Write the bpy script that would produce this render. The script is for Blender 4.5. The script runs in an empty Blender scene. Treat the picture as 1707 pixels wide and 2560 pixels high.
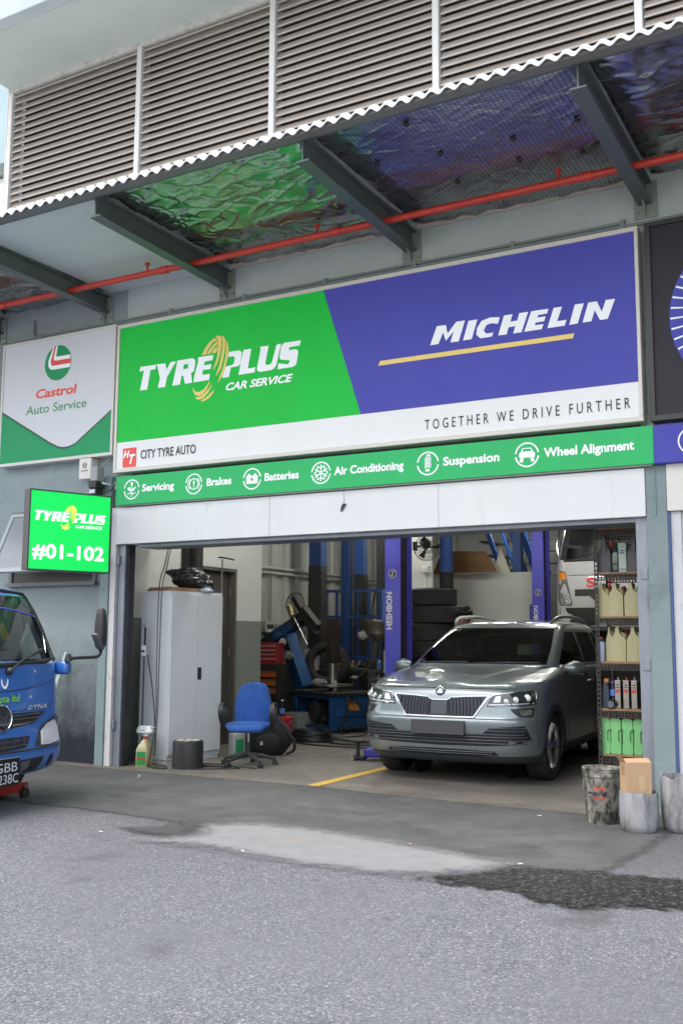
import bpy, bmesh, math, random
from mathutils import Vector, Matrix, noise
from mathutils.geometry import tessellate_polygon
random.seed(7)
sc = bpy.context.scene
COL = sc.collection
R = math.radians

# ------------------------------------------------------------------ camera, sky, sun, exposure
cam_d = bpy.data.cameras.new("camera"); cam = bpy.data.objects.new("camera", cam_d); COL.objects.link(cam)
yaw, pitch, roll = R(29.414), R(7.179), R(0.318)
f_ = Vector((-math.sin(yaw)*math.cos(pitch), math.cos(yaw)*math.cos(pitch), math.sin(pitch)))
r0 = Vector((math.cos(yaw), math.sin(yaw), 0)); u0 = r0.cross(f_)
r_ = r0*math.cos(roll) + u0*math.sin(roll); u_ = u0*math.cos(roll) - r0*math.sin(roll)
cam.matrix_world = Matrix(((r_.x, u_.x, -f_.x, 5.0), (r_.y, u_.y, -f_.y, -8.544), (r_.z, u_.z, -f_.z, 1.4), (0, 0, 0, 1)))
cam_d.sensor_fit = 'VERTICAL'; cam_d.sensor_height = 24.0; cam_d.lens = 24.0*2509.45/2560
cam_d.clip_end = 1000; sc.camera = cam
world = bpy.data.worlds.new("World"); sc.world = world; world.use_nodes = True
wn = world.node_tree; sky = wn.nodes.new("ShaderNodeTexSky"); sky.sky_type = 'NISHITA'; sky.sun_disc = False
SUN_EL, SUN_AZ = 66, 205          # azimuth measured clockwise from +y: the sun stands behind the camera
sky.sun_elevation = R(SUN_EL); sky.sun_rotation = R(SUN_AZ); sky.air_density = 1.6; sky.dust_density = 4.0; sky.ozone_density = 1.2
bg = wn.nodes["Background"]; bg.inputs[1].default_value = 0.15
hsv = wn.nodes.new("ShaderNodeHueSaturation"); hsv.inputs["Saturation"].default_value = .55
wn.links.new(sky.outputs[0], hsv.inputs["Color"]); wn.links.new(hsv.outputs[0], bg.inputs[0])
sun_d = bpy.data.lights.new("sun", 'SUN'); sun_d.energy = 0.6; sun_d.angle = R(30); sun_d.color = (1, .97, .92)
sun = bpy.data.objects.new("sun", sun_d); COL.objects.link(sun)
sun.rotation_euler = Vector((math.sin(R(SUN_AZ))*math.cos(R(SUN_EL)), math.cos(R(SUN_AZ))*math.cos(R(SUN_EL)), math.sin(R(SUN_EL)))).to_track_quat('Z', 'Y').to_euler()
sun.location = (0, -20, 30)
vs = sc.view_settings; vs.view_transform = 'Standard'; vs.look = 'None'; vs.gamma = 1; vs.exposure = 1.45
sc.cycles.max_bounces = 8; sc.cycles.caustics_reflective = False; sc.cycles.caustics_refractive = False
sc.cycles.sample_clamp_indirect = 6; sc.cycles.use_denoising = True

# ------------------------------------------------------------------ mesh helpers
class MB:
    def __init__(s): s.v = []; s.f = []
    def add(s, vs_, fs, M=None):
        b = len(s.v)
        s.v += [tuple(M @ Vector(p)) if M else tuple(p) for p in vs_]
        s.f += [tuple(b+i for i in f) for f in fs]
        return s
    def box(s, x0, x1, y0, y1, z0, z1, bev=0, M=None, seg=2):
        bm = bmesh.new(); bmesh.ops.create_cube(bm, size=1)
        for v in bm.verts: v.co = ((x0+x1)/2+v.co.x*(x1-x0), (y0+y1)/2+v.co.y*(y1-y0), (z0+z1)/2+v.co.z*(z1-z0))
        if bev: bmesh.ops.bevel(bm, geom=bm.edges[:], offset=bev, segments=seg, affect='EDGES', profile=.5)
        return s.bm(bm, M)
    def bm(s, bm, M=None):
        bm.verts.index_update()
        s.add([v.co[:] for v in bm.verts], [[v.index for v in f.verts] for f in bm.faces], M); bm.free(); return s
    def rings(s, rings, cap0=True, cap1=True, closed=True, M=None):
        n = len(rings[0]); vs_ = [p for r in rings for p in r]; fs = []
        for i in range(len(rings)-1):
            for j in range(n if closed else n-1):
                k = (j+1) % n
                fs.append((i*n+j, i*n+k, (i+1)*n+k, (i+1)*n+j))
        if closed and cap0: fs.append(tuple(range(n-1, -1, -1)))
        if closed and cap1: fs.append(tuple((len(rings)-1)*n+j for j in range(n)))
        return s.add(vs_, fs, M)
    def lathe(s, prof, o=(0, 0, 0), n=24, axis=(0, 0, 1), cap=True, M=None):
        q = Vector((0, 0, 1)).rotation_difference(Vector(axis)).to_matrix(); o = Vector(o)
        rr = [[o + q @ Vector((r*math.cos(2*math.pi*j/n), r*math.sin(2*math.pi*j/n), z)) for j in range(n)] for r, z in prof]
        return s.rings(rr, cap, cap, True, M)
    def cyl(s, p0, p1, r0, r1=None, n=14, M=None):
        p0 = Vector(p0); d = Vector(p1)-p0
        return s.lathe([(r0, 0), (r0 if r1 is None else r1, d.length)], p0, n, d, True, M)
    def tube(s, pts, r, n=8, closed=False, M=None, cap=True):
        P = [Vector(p) for p in pts]; m = len(P); rr = []; up = None
        for i in range(m):
            t = (P[(i+1) % m]-P[i-1]) if closed else (P[min(i+1, m-1)]-P[max(i-1, 0)])
            t.normalize()
            if up is None: up = Vector((0, 0, 1)) if abs(t.z) < .9 else Vector((1, 0, 0))
            a = t.cross(up); a.normalize(); up = a.cross(t); up.normalize()
            q = r[i] if isinstance(r, (list, tuple)) else r
            rr.append([P[i]+(a*math.cos(2*math.pi*j/n)+up*math.sin(2*math.pi*j/n))*q for j in range(n)])
        if closed: rr.append(rr[0])
        return s.rings(rr, cap and not closed, cap and not closed, True, M)
    def prism(s, loops, o, X, Y, d, back=False):
        """flat outline(s) in the plane (o, X, Y), standing d proud along X x Y"""
        o, X, Y = Vector(o), Vector(X), Vector(Y); N = X.cross(Y).normalized()
        if not isinstance(loops[0][0], (list, tuple)): loops = [loops]
        fl = [p for l in loops for p in l]; n = len(fl)
        tri = tessellate_polygon([[Vector((p[0], p[1], 0)) for p in l] for l in loops])
        top = [o+X*p[0]+Y*p[1]+N*d for p in fl]; bot = [o+X*p[0]+Y*p[1] for p in fl]
        fs = []
        for a, b, c in tri:
            A, B, C = fl[a], fl[b], fl[c]
            if (B[0]-A[0])*(C[1]-A[1])-(B[1]-A[1])*(C[0]-A[0]) < 0: b, c = c, b
            fs.append((a, b, c))
            if back: fs.append((n+a, n+c, n+b))
        k = 0
        for l in loops:
            m = len(l); ar = sum(l[i][0]*l[(i+1) % m][1]-l[(i+1) % m][0]*l[i][1] for i in range(m))
            for i in range(m):
                a, b = k+i, k+(i+1) % m
                outer = (l is loops[0])
                fs.append((n+a, n+b, b, a) if (ar > 0) == outer else (n+b, n+a, a, b))
            k += m
        return s.add(top+bot, fs)
    def build(s, name, mat, parent=None, smooth=None, world=False, M=None):
        me = bpy.data.meshes.new(name); me.from_pydata(s.v, [], s.f); me.materials.append(mat)
        me.validate(); me.update()
        if smooth:
            me.polygons.foreach_set("use_smooth", [True]*len(me.polygons)); me.set_sharp_from_angle(angle=R(smooth))
        o = bpy.data.objects.new(name, me); COL.objects.link(o)
        if M: o.matrix_basis = M
        if parent:
            o.parent = parent
            if world: o.matrix_parent_inverse = mw(parent).inverted()
        return o

def mw(o):
    m = o.matrix_basis
    return mw(o.parent) @ o.matrix_parent_inverse @ m if o.parent else m
def thing(name, label, cat, loc=(0, 0, 0), rot=0, group=None):
    o = bpy.data.objects.new(name, None); o.empty_display_size = .1; COL.objects.link(o)
    o.matrix_basis = Matrix.Translation(loc) @ Matrix.Rotation(rot, 4, 'Z')
    return tag(o, label, cat, group)
def tag(o, label, cat, group=None):
    o['label'] = label; o['category'] = cat
    if group: o['group'] = group
    return o
def kind(o, k='structure'): o['kind'] = k; return o
def dup(o, loc=None, rot=None, label=None, parent=None):
    c = o.copy(); COL.objects.link(c)
    if parent: c.parent = parent
    if loc is not None: c.matrix_basis = Matrix.Translation(loc) @ Matrix.Rotation(rot or 0, 4, 'Z')
    if label: c['label'] = label
    for ch in o.children: dup(ch, parent=c)
    return c
def rrect(x0, x1, y0, y1, r, n=5):
    out = []
    for cx, cy, a in ((x1-r, y1-r, 0), (x0+r, y1-r, 90), (x0+r, y0+r, 180), (x1-r, y0+r, 270)):
        out += [(cx+r*math.cos(R(a+90*i/n)), cy+r*math.sin(R(a+90*i/n))) for i in range(n+1)]
    return out
def circ(cx, cy, r, n=32, a0=0, a1=360, ry=None):
    m = n if a1-a0 >= 360 else n+1
    return [(cx+r*math.cos(R(a0+(a1-a0)*i/n)), cy+(ry or r)*math.sin(R(a0+(a1-a0)*i/n))) for i in range(m)]
def arcband(cx, cy, r0, r1, a0, a1, n=20):
    return circ(cx, cy, r1, n, a0, a1) + circ(cx, cy, r0, n, a0, a1)[::-1]
def smoothpts(pts, k=6, closed=False):
    P = [Vector(p) for p in pts]; m = len(P); out = []
    for i in range(m if closed else m-1):
        a, b, c, d = (P[(i-1) % m], P[i], P[(i+1) % m], P[(i+2) % m]) if closed else (P[max(i-1, 0)], P[i], P[i+1], P[min(i+2, m-1)])
        for j in range(k):
            t = j/k; out.append(.5*((2*b)+(c-a)*t+(2*a-5*b+4*c-d)*t*t+(3*b-a-3*c+d)*t**3))
    if not closed: out.append(P[-1])
    return out
def text(s, x0, x1, z0, h, o, X, Y, d=.003, off=0.0, shear=0.0, spacing=1.0, up=False):
    """lettering fitted to x0..x1, baseline z0, capital height h, as an MB in the plane (o, X, Y)"""
    cu = bpy.data.curves.new("lettering", 'FONT'); cu.body = s; cu.offset = off; cu.shear = shear; cu.space_character = spacing; cu.resolution_u = 3
    ob = bpy.data.objects.new("lettering", cu); COL.objects.link(ob)
    bpy.context.view_layer.update()
    me = bpy.data.meshes.new_from_object(ob, depsgraph=bpy.context.evaluated_depsgraph_get())
    vs_ = [v.co.copy() for v in me.vertices]; fs = [tuple(p.vertices) for p in me.polygons]
    bpy.data.objects.remove(ob); bpy.data.curves.remove(cu); bpy.data.meshes.remove(me)
    ax = min(v.x for v in vs_); bx = max(v.x for v in vs_); CAP = .729+off*2
    sx = (x1-x0)/(bx-ax); sy = h/CAP
    o, X, Y = Vector(o), Vector(X), Vector(Y); N = X.cross(Y).normalized()
    mb = MB(); P = [o+X*(x0+(v.x-ax)*sx)+Y*(z0+(v.y+off)*sy)+N*d for v in vs_]
    mb.add(P, fs)
    if fs:
        a, b, c = (P[i] for i in fs[0][:3])
        if (b-a).cross(c-a).dot(N) < 0: mb.f = [f[::-1] for f in mb.f]
    return mb

# ------------------------------------------------------------------ materials
MATS = {}
def mat(name, col, rough=.5, metal=0, col2=None, scale=8, amt=.5, dirt=None, dscale=3, damt=.45, bump=0, bscale=200, coat=0, emit=0, alpha=1, rvar=0, stretch=(1, 1, 1), spec=.5, detail=6):
    if name in MATS: return MATS[name]
    m = bpy.data.materials.new(name); m.use_nodes = True; nt = m.node_tree; N = nt.nodes; L = nt.links
    p = N["Principled BSDF"]; p.inputs["Roughness"].default_value = rough; p.inputs["Metallic"].default_value = metal
    p.inputs["Base Color"].default_value = (*col, 1); p.inputs["Specular IOR Level"].default_value = spec
    if coat: p.inputs["Coat Weight"].default_value = coat; p.inputs["Coat Roughness"].default_value = .04
    if emit: p.inputs["Emission Color"].default_value = (*col, 1); p.inputs["Emission Strength"].default_value = emit
    tc = N.new("ShaderNodeTexCoord"); mp = N.new("ShaderNodeMapping"); mp.inputs["Scale"].default_value = stretch; L.new(tc.outputs["Object"], mp.inputs[0])
    def noi(sca, det=detail, ro=.6):
        n = N.new("ShaderNodeTexNoise"); n.inputs["Scale"].default_value = sca; n.inputs["Detail"].default_value = det; n.inputs["Roughness"].default_value = ro
        L.new(mp.outputs[0], n.inputs["Vector"]); return n.outputs["Fac"]
    def ramp(src, a, b):
        r = N.new("ShaderNodeMapRange"); r.inputs[1].default_value = a; r.inputs[2].default_value = b; L.new(src, r.inputs[0]); return r.outputs[0]
    def mix(fac, a, b):
        x = N.new("ShaderNodeMix"); x.data_type = 'RGBA'
        L.new(fac, x.inputs[0])
        for v, i in ((a, 6), (b, 7)):
            if hasattr(v, 'links') or not isinstance(v, (tuple, list)): L.new(v, x.inputs[i])
            else: x.inputs[i].default_value = (*v, 1)
        return x.outputs[2]
    c = None
    if col2: c = mix(ramp(noi(scale), .5-amt*.5, .5+amt*.5), col, col2)
    if dirt: c = mix(ramp(noi(dscale, 8, .7), damt, damt+.22), c if c is not None else col, dirt)
    if c is not None:
        L.new(c, p.inputs["Base Color"])
        if emit: L.new(c, p.inputs["Emission Color"])
    if rvar:
        L.new(ramp(noi(scale*1.7+2), .2, .8), (mr := N.new("ShaderNodeMapRange")).inputs[0]); mr.inputs[3].default_value = max(0, rough-rvar); mr.inputs[4].default_value = min(1, rough+rvar)
        L.new(mr.outputs[0], p.inputs["Roughness"])
    if bump:
        b = N.new("ShaderNodeBump"); b.inputs["Strength"].default_value = bump; b.inputs["Distance"].default_value = .01
        L.new(noi(bscale, 4), b.inputs["Height"]); L.new(b.outputs[0], p.inputs["Normal"])
    m["nodes"] = ""; del m["nodes"]
    MATS[name] = m
    return m
def zsplit(m, col_lo, z, soft=.004):
    """a paint line: below world height z the wall is painted col_lo"""
    nt = m.node_tree; N = nt.nodes; L = nt.links; p = N["Principled BSDF"]
    g = N.new("ShaderNodeNewGeometry"); sp = N.new("ShaderNodeSeparateXYZ"); L.new(g.outputs["Position"], sp.inputs[0])
    mr = N.new("ShaderNodeMapRange"); mr.inputs[1].default_value = z-soft; mr.inputs[2].default_value = z+soft; L.new(sp.outputs[2], mr.inputs[0])
    x = N.new("ShaderNodeMix"); x.data_type = 'RGBA'; L.new(mr.outputs[0], x.inputs[0]); x.inputs[6].default_value = (*col_lo, 1)
    if p.inputs["Base Color"].links: L.new(p.inputs["Base Color"].links[0].from_socket, x.inputs[7])
    else: x.inputs[7].default_value = p.inputs["Base Color"].default_value
    L.new(x.outputs[2], p.inputs["Base Color"]); return m

def glass(name, tint, fres=1.45, trans=1.0):
    if name in MATS: return MATS[name]
    m = bpy.data.materials.new(name); m.use_nodes = True; nt = m.node_tree; N = nt.nodes; L = nt.links
    N.remove(N["Principled BSDF"]); t = N.new("ShaderNodeBsdfTransparent"); t.inputs[0].default_value = (*tint, 1)
    g = N.new("ShaderNodeBsdfGlossy"); g.inputs["Roughness"].default_value = .02
    fr = N.new("ShaderNodeFresnel"); fr.inputs[0].default_value = fres
    x = N.new("ShaderNodeMixShader"); L.new(fr.outputs[0], x.inputs[0]); L.new(t.outputs[0], x.inputs[1]); L.new(g.outputs[0], x.inputs[2])
    L.new(x.outputs[0], N["Material Output"].inputs[0]); MATS[name] = m; return m
TP=[[[[-2.302,4.388],[-2.083,4.384],[-2.094,4.334],[-2.161,4.337],[-2.2,4.119],[-2.301,4.119],[-2.252,4.342],[-2.289,4.34],[-2.319,4.335]]],[[[-2.08,4.387],[-1.952,4.384],[-1.937,4.305],[-1.879,4.386],[-1.804,4.386],[-1.928,4.222],[-1.948,4.118],[-2.05,4.12],[-2.022,4.221],[-2.062,4.366]]],[[[-1.794,4.39],[-1.58,4.391],[-1.549,4.371],[-1.543,4.335],[-1.557,4.244],[-1.597,4.228],[-1.579,4.121],[-1.675,4.12],[-1.699,4.212],[-1.726,4.212],[-1.745,4.12],[-1.847,4.118],[-1.786,4.38]],[[-1.7,4.337],[-1.636,4.337],[-1.64,4.286],[-1.707,4.284]]],[[[-1.507,4.389],[-1.304,4.389],[-1.316,4.333],[-1.416,4.333],[-1.426,4.289],[-1.327,4.292],[-1.336,4.241],[-1.437,4.241],[-1.446,4.187],[-1.346,4.189],[-1.353,4.124],[-1.561,4.121],[-1.551,4.188],[-1.503,4.342]]],[[[-1.098,4.394],[-0.961,4.392],[-0.938,4.366],[-0.948,4.25],[-0.979,4.224],[-1.072,4.222],[-1.096,4.124],[-1.183,4.123],[-1.138,4.239],[-1.058,4.247],[-1.033,4.261],[-1.024,4.317],[-1.039,4.339],[-1.107,4.341]]],[[[-0.911,4.389],[-0.816,4.39],[-0.857,4.182],[-0.759,4.183],[-0.772,4.131],[-0.972,4.129],[-0.925,4.35]]],[[[-0.704,4.394],[-0.602,4.392],[-0.639,4.209],[-0.626,4.19],[-0.581,4.189],[-0.558,4.207],[-0.503,4.387],[-0.448,4.392],[-0.502,4.174],[-0.529,4.142],[-0.57,4.129],[-0.708,4.127],[-0.741,4.151],[-0.738,4.187],[-0.699,4.355]]],[[[-0.41,4.394],[-0.212,4.392],[-0.224,4.341],[-0.342,4.34],[-0.358,4.327],[-0.348,4.309],[-0.267,4.308],[-0.24,4.285],[-0.259,4.159],[-0.278,4.138],[-0.312,4.128],[-0.488,4.127],[-0.475,4.188],[-0.366,4.162],[-0.346,4.177],[-0.342,4.203],[-0.452,4.224],[-0.464,4.249],[-0.444,4.366]]]]
SW=[[[[-1.286,4.59],[-1.242,4.596],[-1.205,4.572],[-1.198,4.485],[-1.215,4.389],[-1.249,4.296],[-1.294,4.226],[-1.299,4.242],[-1.258,4.346],[-1.246,4.455],[-1.248,4.541],[-1.263,4.571]]],[[[-1.205,4.584],[-1.175,4.578],[-1.155,4.54],[-1.15,4.454],[-1.169,4.334],[-1.203,4.229],[-1.26,4.157],[-1.263,4.17],[-1.219,4.28],[-1.193,4.399],[-1.184,4.508]]],[[[-1.145,4.529],[-1.123,4.505],[-1.106,4.436],[-1.118,4.328],[-1.158,4.187],[-1.232,4.078],[-1.236,4.093],[-1.181,4.214],[-1.147,4.331],[-1.135,4.44]]],[[[-1.457,4.407],[-1.417,4.479],[-1.359,4.539],[-1.308,4.569],[-1.268,4.563],[-1.263,4.544],[-1.314,4.526],[-1.372,4.467],[-1.407,4.404]]],[[[-1.392,4.408],[-1.357,4.458],[-1.299,4.506],[-1.258,4.533],[-1.254,4.499],[-1.29,4.48],[-1.329,4.436],[-1.352,4.405]]],[[[-1.329,4.41],[-1.304,4.445],[-1.257,4.479],[-1.257,4.438],[-1.274,4.41]]],[[[-1.57,4.066],[-1.538,4.019],[-1.478,4.006],[-1.419,4.03],[-1.376,4.074],[-1.347,4.111],[-1.349,4.089],[-1.382,4.025],[-1.432,3.976],[-1.492,3.961],[-1.537,3.982],[-1.561,4.022]]],[[[-1.533,3.954],[-1.476,3.954],[-1.403,3.985],[-1.345,4.039],[-1.317,4.085],[-1.323,4.043],[-1.366,3.981],[-1.416,3.938],[-1.468,3.922],[-1.513,3.93]]],[[[-1.457,3.908],[-1.387,3.934],[-1.321,3.982],[-1.281,4.01],[-1.292,3.978],[-1.342,3.929],[-1.401,3.902],[-1.438,3.897]]]]
MI=[[[[1.286,4.313],[1.377,4.311],[1.394,4.225],[1.483,4.325],[1.568,4.326],[1.505,4.135],[1.422,4.137],[1.458,4.24],[1.376,4.16],[1.35,4.244],[1.3,4.139],[1.217,4.139]]],[[[1.604,4.316],[1.691,4.316],[1.633,4.138],[1.548,4.137]]],[[[1.907,4.303],[1.889,4.244],[1.826,4.26],[1.779,4.25],[1.751,4.203],[1.772,4.169],[1.846,4.168],[1.828,4.134],[1.718,4.133],[1.68,4.172],[1.687,4.233],[1.731,4.295],[1.816,4.315]]],[[[1.948,4.312],[2.029,4.312],[2.006,4.246],[2.072,4.246],[2.093,4.312],[2.175,4.311],[2.111,4.133],[2.033,4.132],[2.054,4.198],[1.988,4.196],[1.971,4.133],[1.891,4.135]]],[[[2.204,4.311],[2.362,4.309],[2.348,4.268],[2.269,4.268],[2.259,4.244],[2.335,4.244],[2.32,4.202],[2.242,4.202],[2.233,4.177],[2.314,4.177],[2.297,4.133],[2.137,4.133]]],[[[2.41,4.31],[2.485,4.308],[2.437,4.184],[2.522,4.183],[2.505,4.134],[2.349,4.134]]],[[[2.6,4.309],[2.678,4.308],[2.621,4.136],[2.546,4.134]]],[[[2.718,4.307],[2.793,4.307],[2.833,4.207],[2.87,4.306],[2.949,4.304],[2.882,4.137],[2.816,4.137],[2.772,4.232],[2.741,4.137],[2.664,4.137]]]]
BAR=[[[0.691,4.057],[2.59,4.052],[2.576,4.009],[0.667,4.012]]]
# ------------------------------------------------------------------ palette
WALL = mat("wall_plaster", (.48, .535, .51), .85, col2=(.42, .475, .455), scale=3, dirt=(.34, .38, .37), dscale=2.2, damt=.56, bump=.6, bscale=60)
TRIMG = mat("pilaster_paint", (.24, .31, .31), .7, col2=(.18, .25, .25), scale=5, dirt=(.1, .13, .13), dscale=5, damt=.6, bump=.2, bscale=80)
SOFFIT = mat("soffit_paint", (.45, .50, .475), .85, col2=(.41, .46, .435), scale=1.2, dirt=(.36, .40, .38), dscale=.9, damt=.5, bump=.1, bscale=60)
WHITEP = mat("white_panel_paint", (.74, .74, .74), .5, col2=(.68, .68, .69), scale=1.5, dirt=(.50, .49, .48), dscale=2.5, damt=.6, stretch=(1, 1, .35))
WHITE = mat("white_paint", (.72, .73, .72), .6, col2=(.66, .67, .66), scale=2, dirt=(.5, .5, .47), dscale=2, damt=.62)
RAWST = mat("grey_steel", (.29, .31, .36), .5, .5, col2=(.20, .22, .25), scale=6, dirt=(.13, .12, .12), dscale=7, damt=.55, stretch=(1, 1, .3))
DKFR = mat("dark_frame", (.03, .03, .032), .4)
BLKP = mat("black_plastic", (.018, .018, .02), .5, col2=(.03, .03, .032), scale=20)
BLKM = mat("black_metal", (.012, .012, .013), .62, .1, col2=(.03, .028, .026), scale=15, dirt=(.05, .035, .025), dscale=8, damt=.6)
RUBB = mat("rubber", (.016, .016, .017), .75, col2=(.028, .028, .028), scale=12, bump=.2, bscale=150)
CHROME = mat("chrome", (.75, .75, .76), .12, 1)
STEEL = mat("bare_steel", (.38, .36, .33), .35, .9, col2=(.2, .18, .15), scale=9)
ALU = mat("aluminium", (.62, .62, .64), .35, .7, col2=(.5, .5, .52), scale=9)
# ------------------------------------------------------------------ ground
def asphalt():
    m = mat("asphalt", (.2, .2, .2), .85); nt = m.node_tree; N = nt.nodes; L = nt.links; p = N["Principled BSDF"]
    g = N.new("ShaderNodeNewGeometry"); P = g.outputs["Position"]
    def noi(s, d=6, r=.6):
        n = N.new("ShaderNodeTexNoise"); n.inputs["Scale"].default_value = s; n.inputs["Detail"].default_value = d; n.inputs["Roughness"].default_value = r; L.new(P, n.inputs[0]); return n.outputs[0]
    def mr(src, a, b, c=0, d=1):
        r = N.new("ShaderNodeMapRange"); [setattr(r.inputs[i], "default_value", v) for i, v in ((1, a), (2, b), (3, c), (4, d))]; L.new(src, r.inputs[0]); return r.outputs[0]
    def mix(f, a, b):
        x = N.new("ShaderNodeMix"); x.data_type = 'RGBA'; L.new(f, x.inputs[0])
        for v, i in ((a, 6), (b, 7)):
            if isinstance(v, tuple): x.inputs[i].default_value = (*v, 1)
            else: L.new(v, x.inputs[i])
        return x.outputs[2]
    vo = N.new("ShaderNodeTexVoronoi"); vo.inputs["Scale"].default_value = 105; L.new(P, vo.inputs[0])
    sp = N.new("ShaderNodeSeparateColor"); L.new(vo.outputs["Color"], sp.inputs[0])
    vd = N.new("ShaderNodeTexVoronoi"); vd.feature = 'DISTANCE_TO_EDGE'; vd.inputs["Scale"].default_value = 105; L.new(P, vd.inputs[0])
    base = mix(mr(sp.outputs[0], .0, 1), (.078, .082, .098), (.235, .24, .264))
    base = mix(mr(sp.outputs[1], .88, .92), base, (.36, .357, .355))
    base = mix(mr(vd.outputs[0], .0, .06), (.07, .07, .078), base)
    base = mix(mr(noi(.55, 7, .65), .42, .62, 0, .45), base, (.185, .188, .204))
    base = mix(mr(noi(3.2, 8, .72), .60, .70), base, (.085, .085, .092))
    base = mix(mr(noi(1.1, 5, .6), .60, .70, 0, .8), base, (.07, .07, .075))
    base = mix(mr(noi(.28, 4, .55), .48, .66, 0, .5), base, (.11, .112, .122))
    # the trafficked strip near the workshop is darker with spilled oil
    s3 = N.new("ShaderNodeSeparateXYZ"); L.new(P, s3.inputs[0])
    ad = N.new("ShaderNodeMath"); ad.operation = 'ADD'; L.new(s3.outputs[1], ad.inputs[0]); L.new(mr(noi(.9, 6, .7), 0, 1, -1.1, 1.1), ad.inputs[1])
    base = mix(mr(ad.outputs[0], -3.0, -1.6, 0, .6), base, (.075, .075, .08))
    L.new(base, p.inputs["Base Color"])
    b = N.new("ShaderNodeBump"); b.inputs["Strength"].default_value = .75; b.inputs["Distance"].default_value = .006
    L.new(mr(vd.outputs[0], 0, .25), b.inputs["Height"]); L.new(b.outputs[0], p.inputs["Normal"])
    return m
ASPH = asphalt()
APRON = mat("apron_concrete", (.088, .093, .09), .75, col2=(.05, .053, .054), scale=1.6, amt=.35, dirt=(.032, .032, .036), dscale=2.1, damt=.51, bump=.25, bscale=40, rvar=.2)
FLOORC = mat("garage_concrete", (.17, .155, .13), .6, col2=(.11, .10, .088), scale=1.3, amt=.4, dirt=(.05, .045, .04), dscale=1.7, damt=.54, bump=.12, bscale=30, rvar=.25)
PATCH = mat("cement", (.235, .236, .243), .9, col2=(.17, .172, .18), scale=7, amt=.6, dirt=(.24, .20, .12), dscale=2.6, damt=.585, bump=.5, bscale=110)
PUDD = mat("wet_asphalt", (.011, .012, .011), .6, spec=.12, col2=(.019, .019, .018), scale=25, dirt=(.26, .26, .26), dscale=45, damt=.535, bump=.15, bscale=50, rvar=.16)
YELL = mat("yellow_road_paint", (.62, .40, .055), .7, col2=(.5, .32, .06), scale=9, dirt=(.18, .14, .08), dscale=9, damt=.6)
def soften(m, amp=.16, sc_=9, w=.05):
    """broken edge: the layer thins out where the stored distance to its rim, stirred by noise, falls to nothing"""
    nt = m.node_tree; N = nt.nodes; L = nt.links; a = N.new("ShaderNodeAttribute"); a.attribute_name = "rim"
    g = N.new("ShaderNodeNewGeometry"); n = N.new("ShaderNodeTexNoise"); n.inputs["Scale"].default_value = sc_; n.inputs["Detail"].default_value = 10; n.inputs["Roughness"].default_value = .72; L.new(g.outputs["Position"], n.inputs[0])
    q = N.new("ShaderNodeMath"); q.operation = 'MULTIPLY_ADD'; L.new(n.outputs[0], q.inputs[0]); q.inputs[1].default_value = amp*2; L.new(a.outputs["Fac"], q.inputs[2])
    r = N.new("ShaderNodeMapRange"); r.inputs[1].default_value = amp-w; r.inputs[2].default_value = amp+w; L.new(q.outputs[0], r.inputs[0])
    t = N.new("ShaderNodeBsdfTransparent"); x = N.new("ShaderNodeMixShader"); L.new(r.outputs[0], x.inputs[0]); L.new(t.outputs[0], x.inputs[1]); L.new(N["Principled BSDF"].outputs[0], x.inputs[2]); L.new(x.outputs[0], N["Material Output"].inputs[0]); return m
def soft_sheet(name, pts, z, m, pad=.25, step=.05):
    P = [Vector(q).to_2d() for q in pts]; n = len(P)
    def sd(q):
        d = 1e9; ins = False
        for i in range(n):
            a, b = P[i], P[(i+1) % n]; e = b-a; t = max(0, min(1, (q-a).dot(e)/e.length_squared)); d = min(d, (q-a-e*t).length)
            if (a.y > q.y) != (b.y > q.y) and q.x < (b.x-a.x)*(q.y-a.y)/(b.y-a.y)+a.x: ins = not ins
        return d if ins else -d
    x0, x1, y0, y1 = min(q.x for q in P)-pad, max(q.x for q in P)+pad, min(q.y for q in P)-pad, max(q.y for q in P)+pad
    nx, ny = int((x1-x0)/step)+1, int((y1-y0)/step)+1; mb = MB(); vals = []
    for j in range(ny+1):
        for i in range(nx+1):
            q = Vector((x0+(x1-x0)*i/nx, y0+(y1-y0)*j/ny)); mb.v.append((q.x, q.y, z)); vals.append(sd(q))
    k = nx+1
    for j in range(ny):
        for i in range(nx):
            c = (j*k+i, j*k+i+1, (j+1)*k+i+1, (j+1)*k+i)
            if max(vals[t] for t in c) > -pad: mb.f.append(c)
    o = mb.build(name, m); at = o.data.attributes.new("rim", 'FLOAT', 'POINT')
    if len(o.data.vertices) == len(vals): at.data.foreach_set("value", vals)
    return kind(o)
def sheet(name, pts, z, m, jit=0, step=.12, seed=1, thick=.003, sub=3):
    out = []; n = len(pts)
    for i in range(n):
        a, b = Vector(pts[i]).to_2d(), Vector(pts[(i+1) % n]).to_2d(); k = max(1, int((b-a).length/step)) if jit else 1
        for j in range(k):
            q = a.lerp(b, j/k); w = jit*(noise.noise((q.x*3, q.y*3, seed))+.6*noise.noise((q.x*9, q.y*9, seed+5))+.5*noise.noise((q.x*27, q.y*27, seed+8)))
            e = (b-a).normalized(); out.append((q.x-e.y*w, q.y+e.x*w))
    o = MB().prism(out, (0, 0, z-thick), (1, 0, 0), (0, 1, 0), thick).build(name, m)
    return kind(o)
sheet("road", [(-150, -150), (150, -150), (150, 150), (-150, 150)], 0, ASPH)
sheet("unseen_bounce_ground", [(-60, -60), (60, -60), (60, -9.6), (-60, -9.6)], .004, mat("bounce_ground_pale", (.58, .575, .56), .85, col2=(.5, .495, .48), scale=.6))  # unseen pale ground added behind the camera to bounce light under the awning
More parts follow.
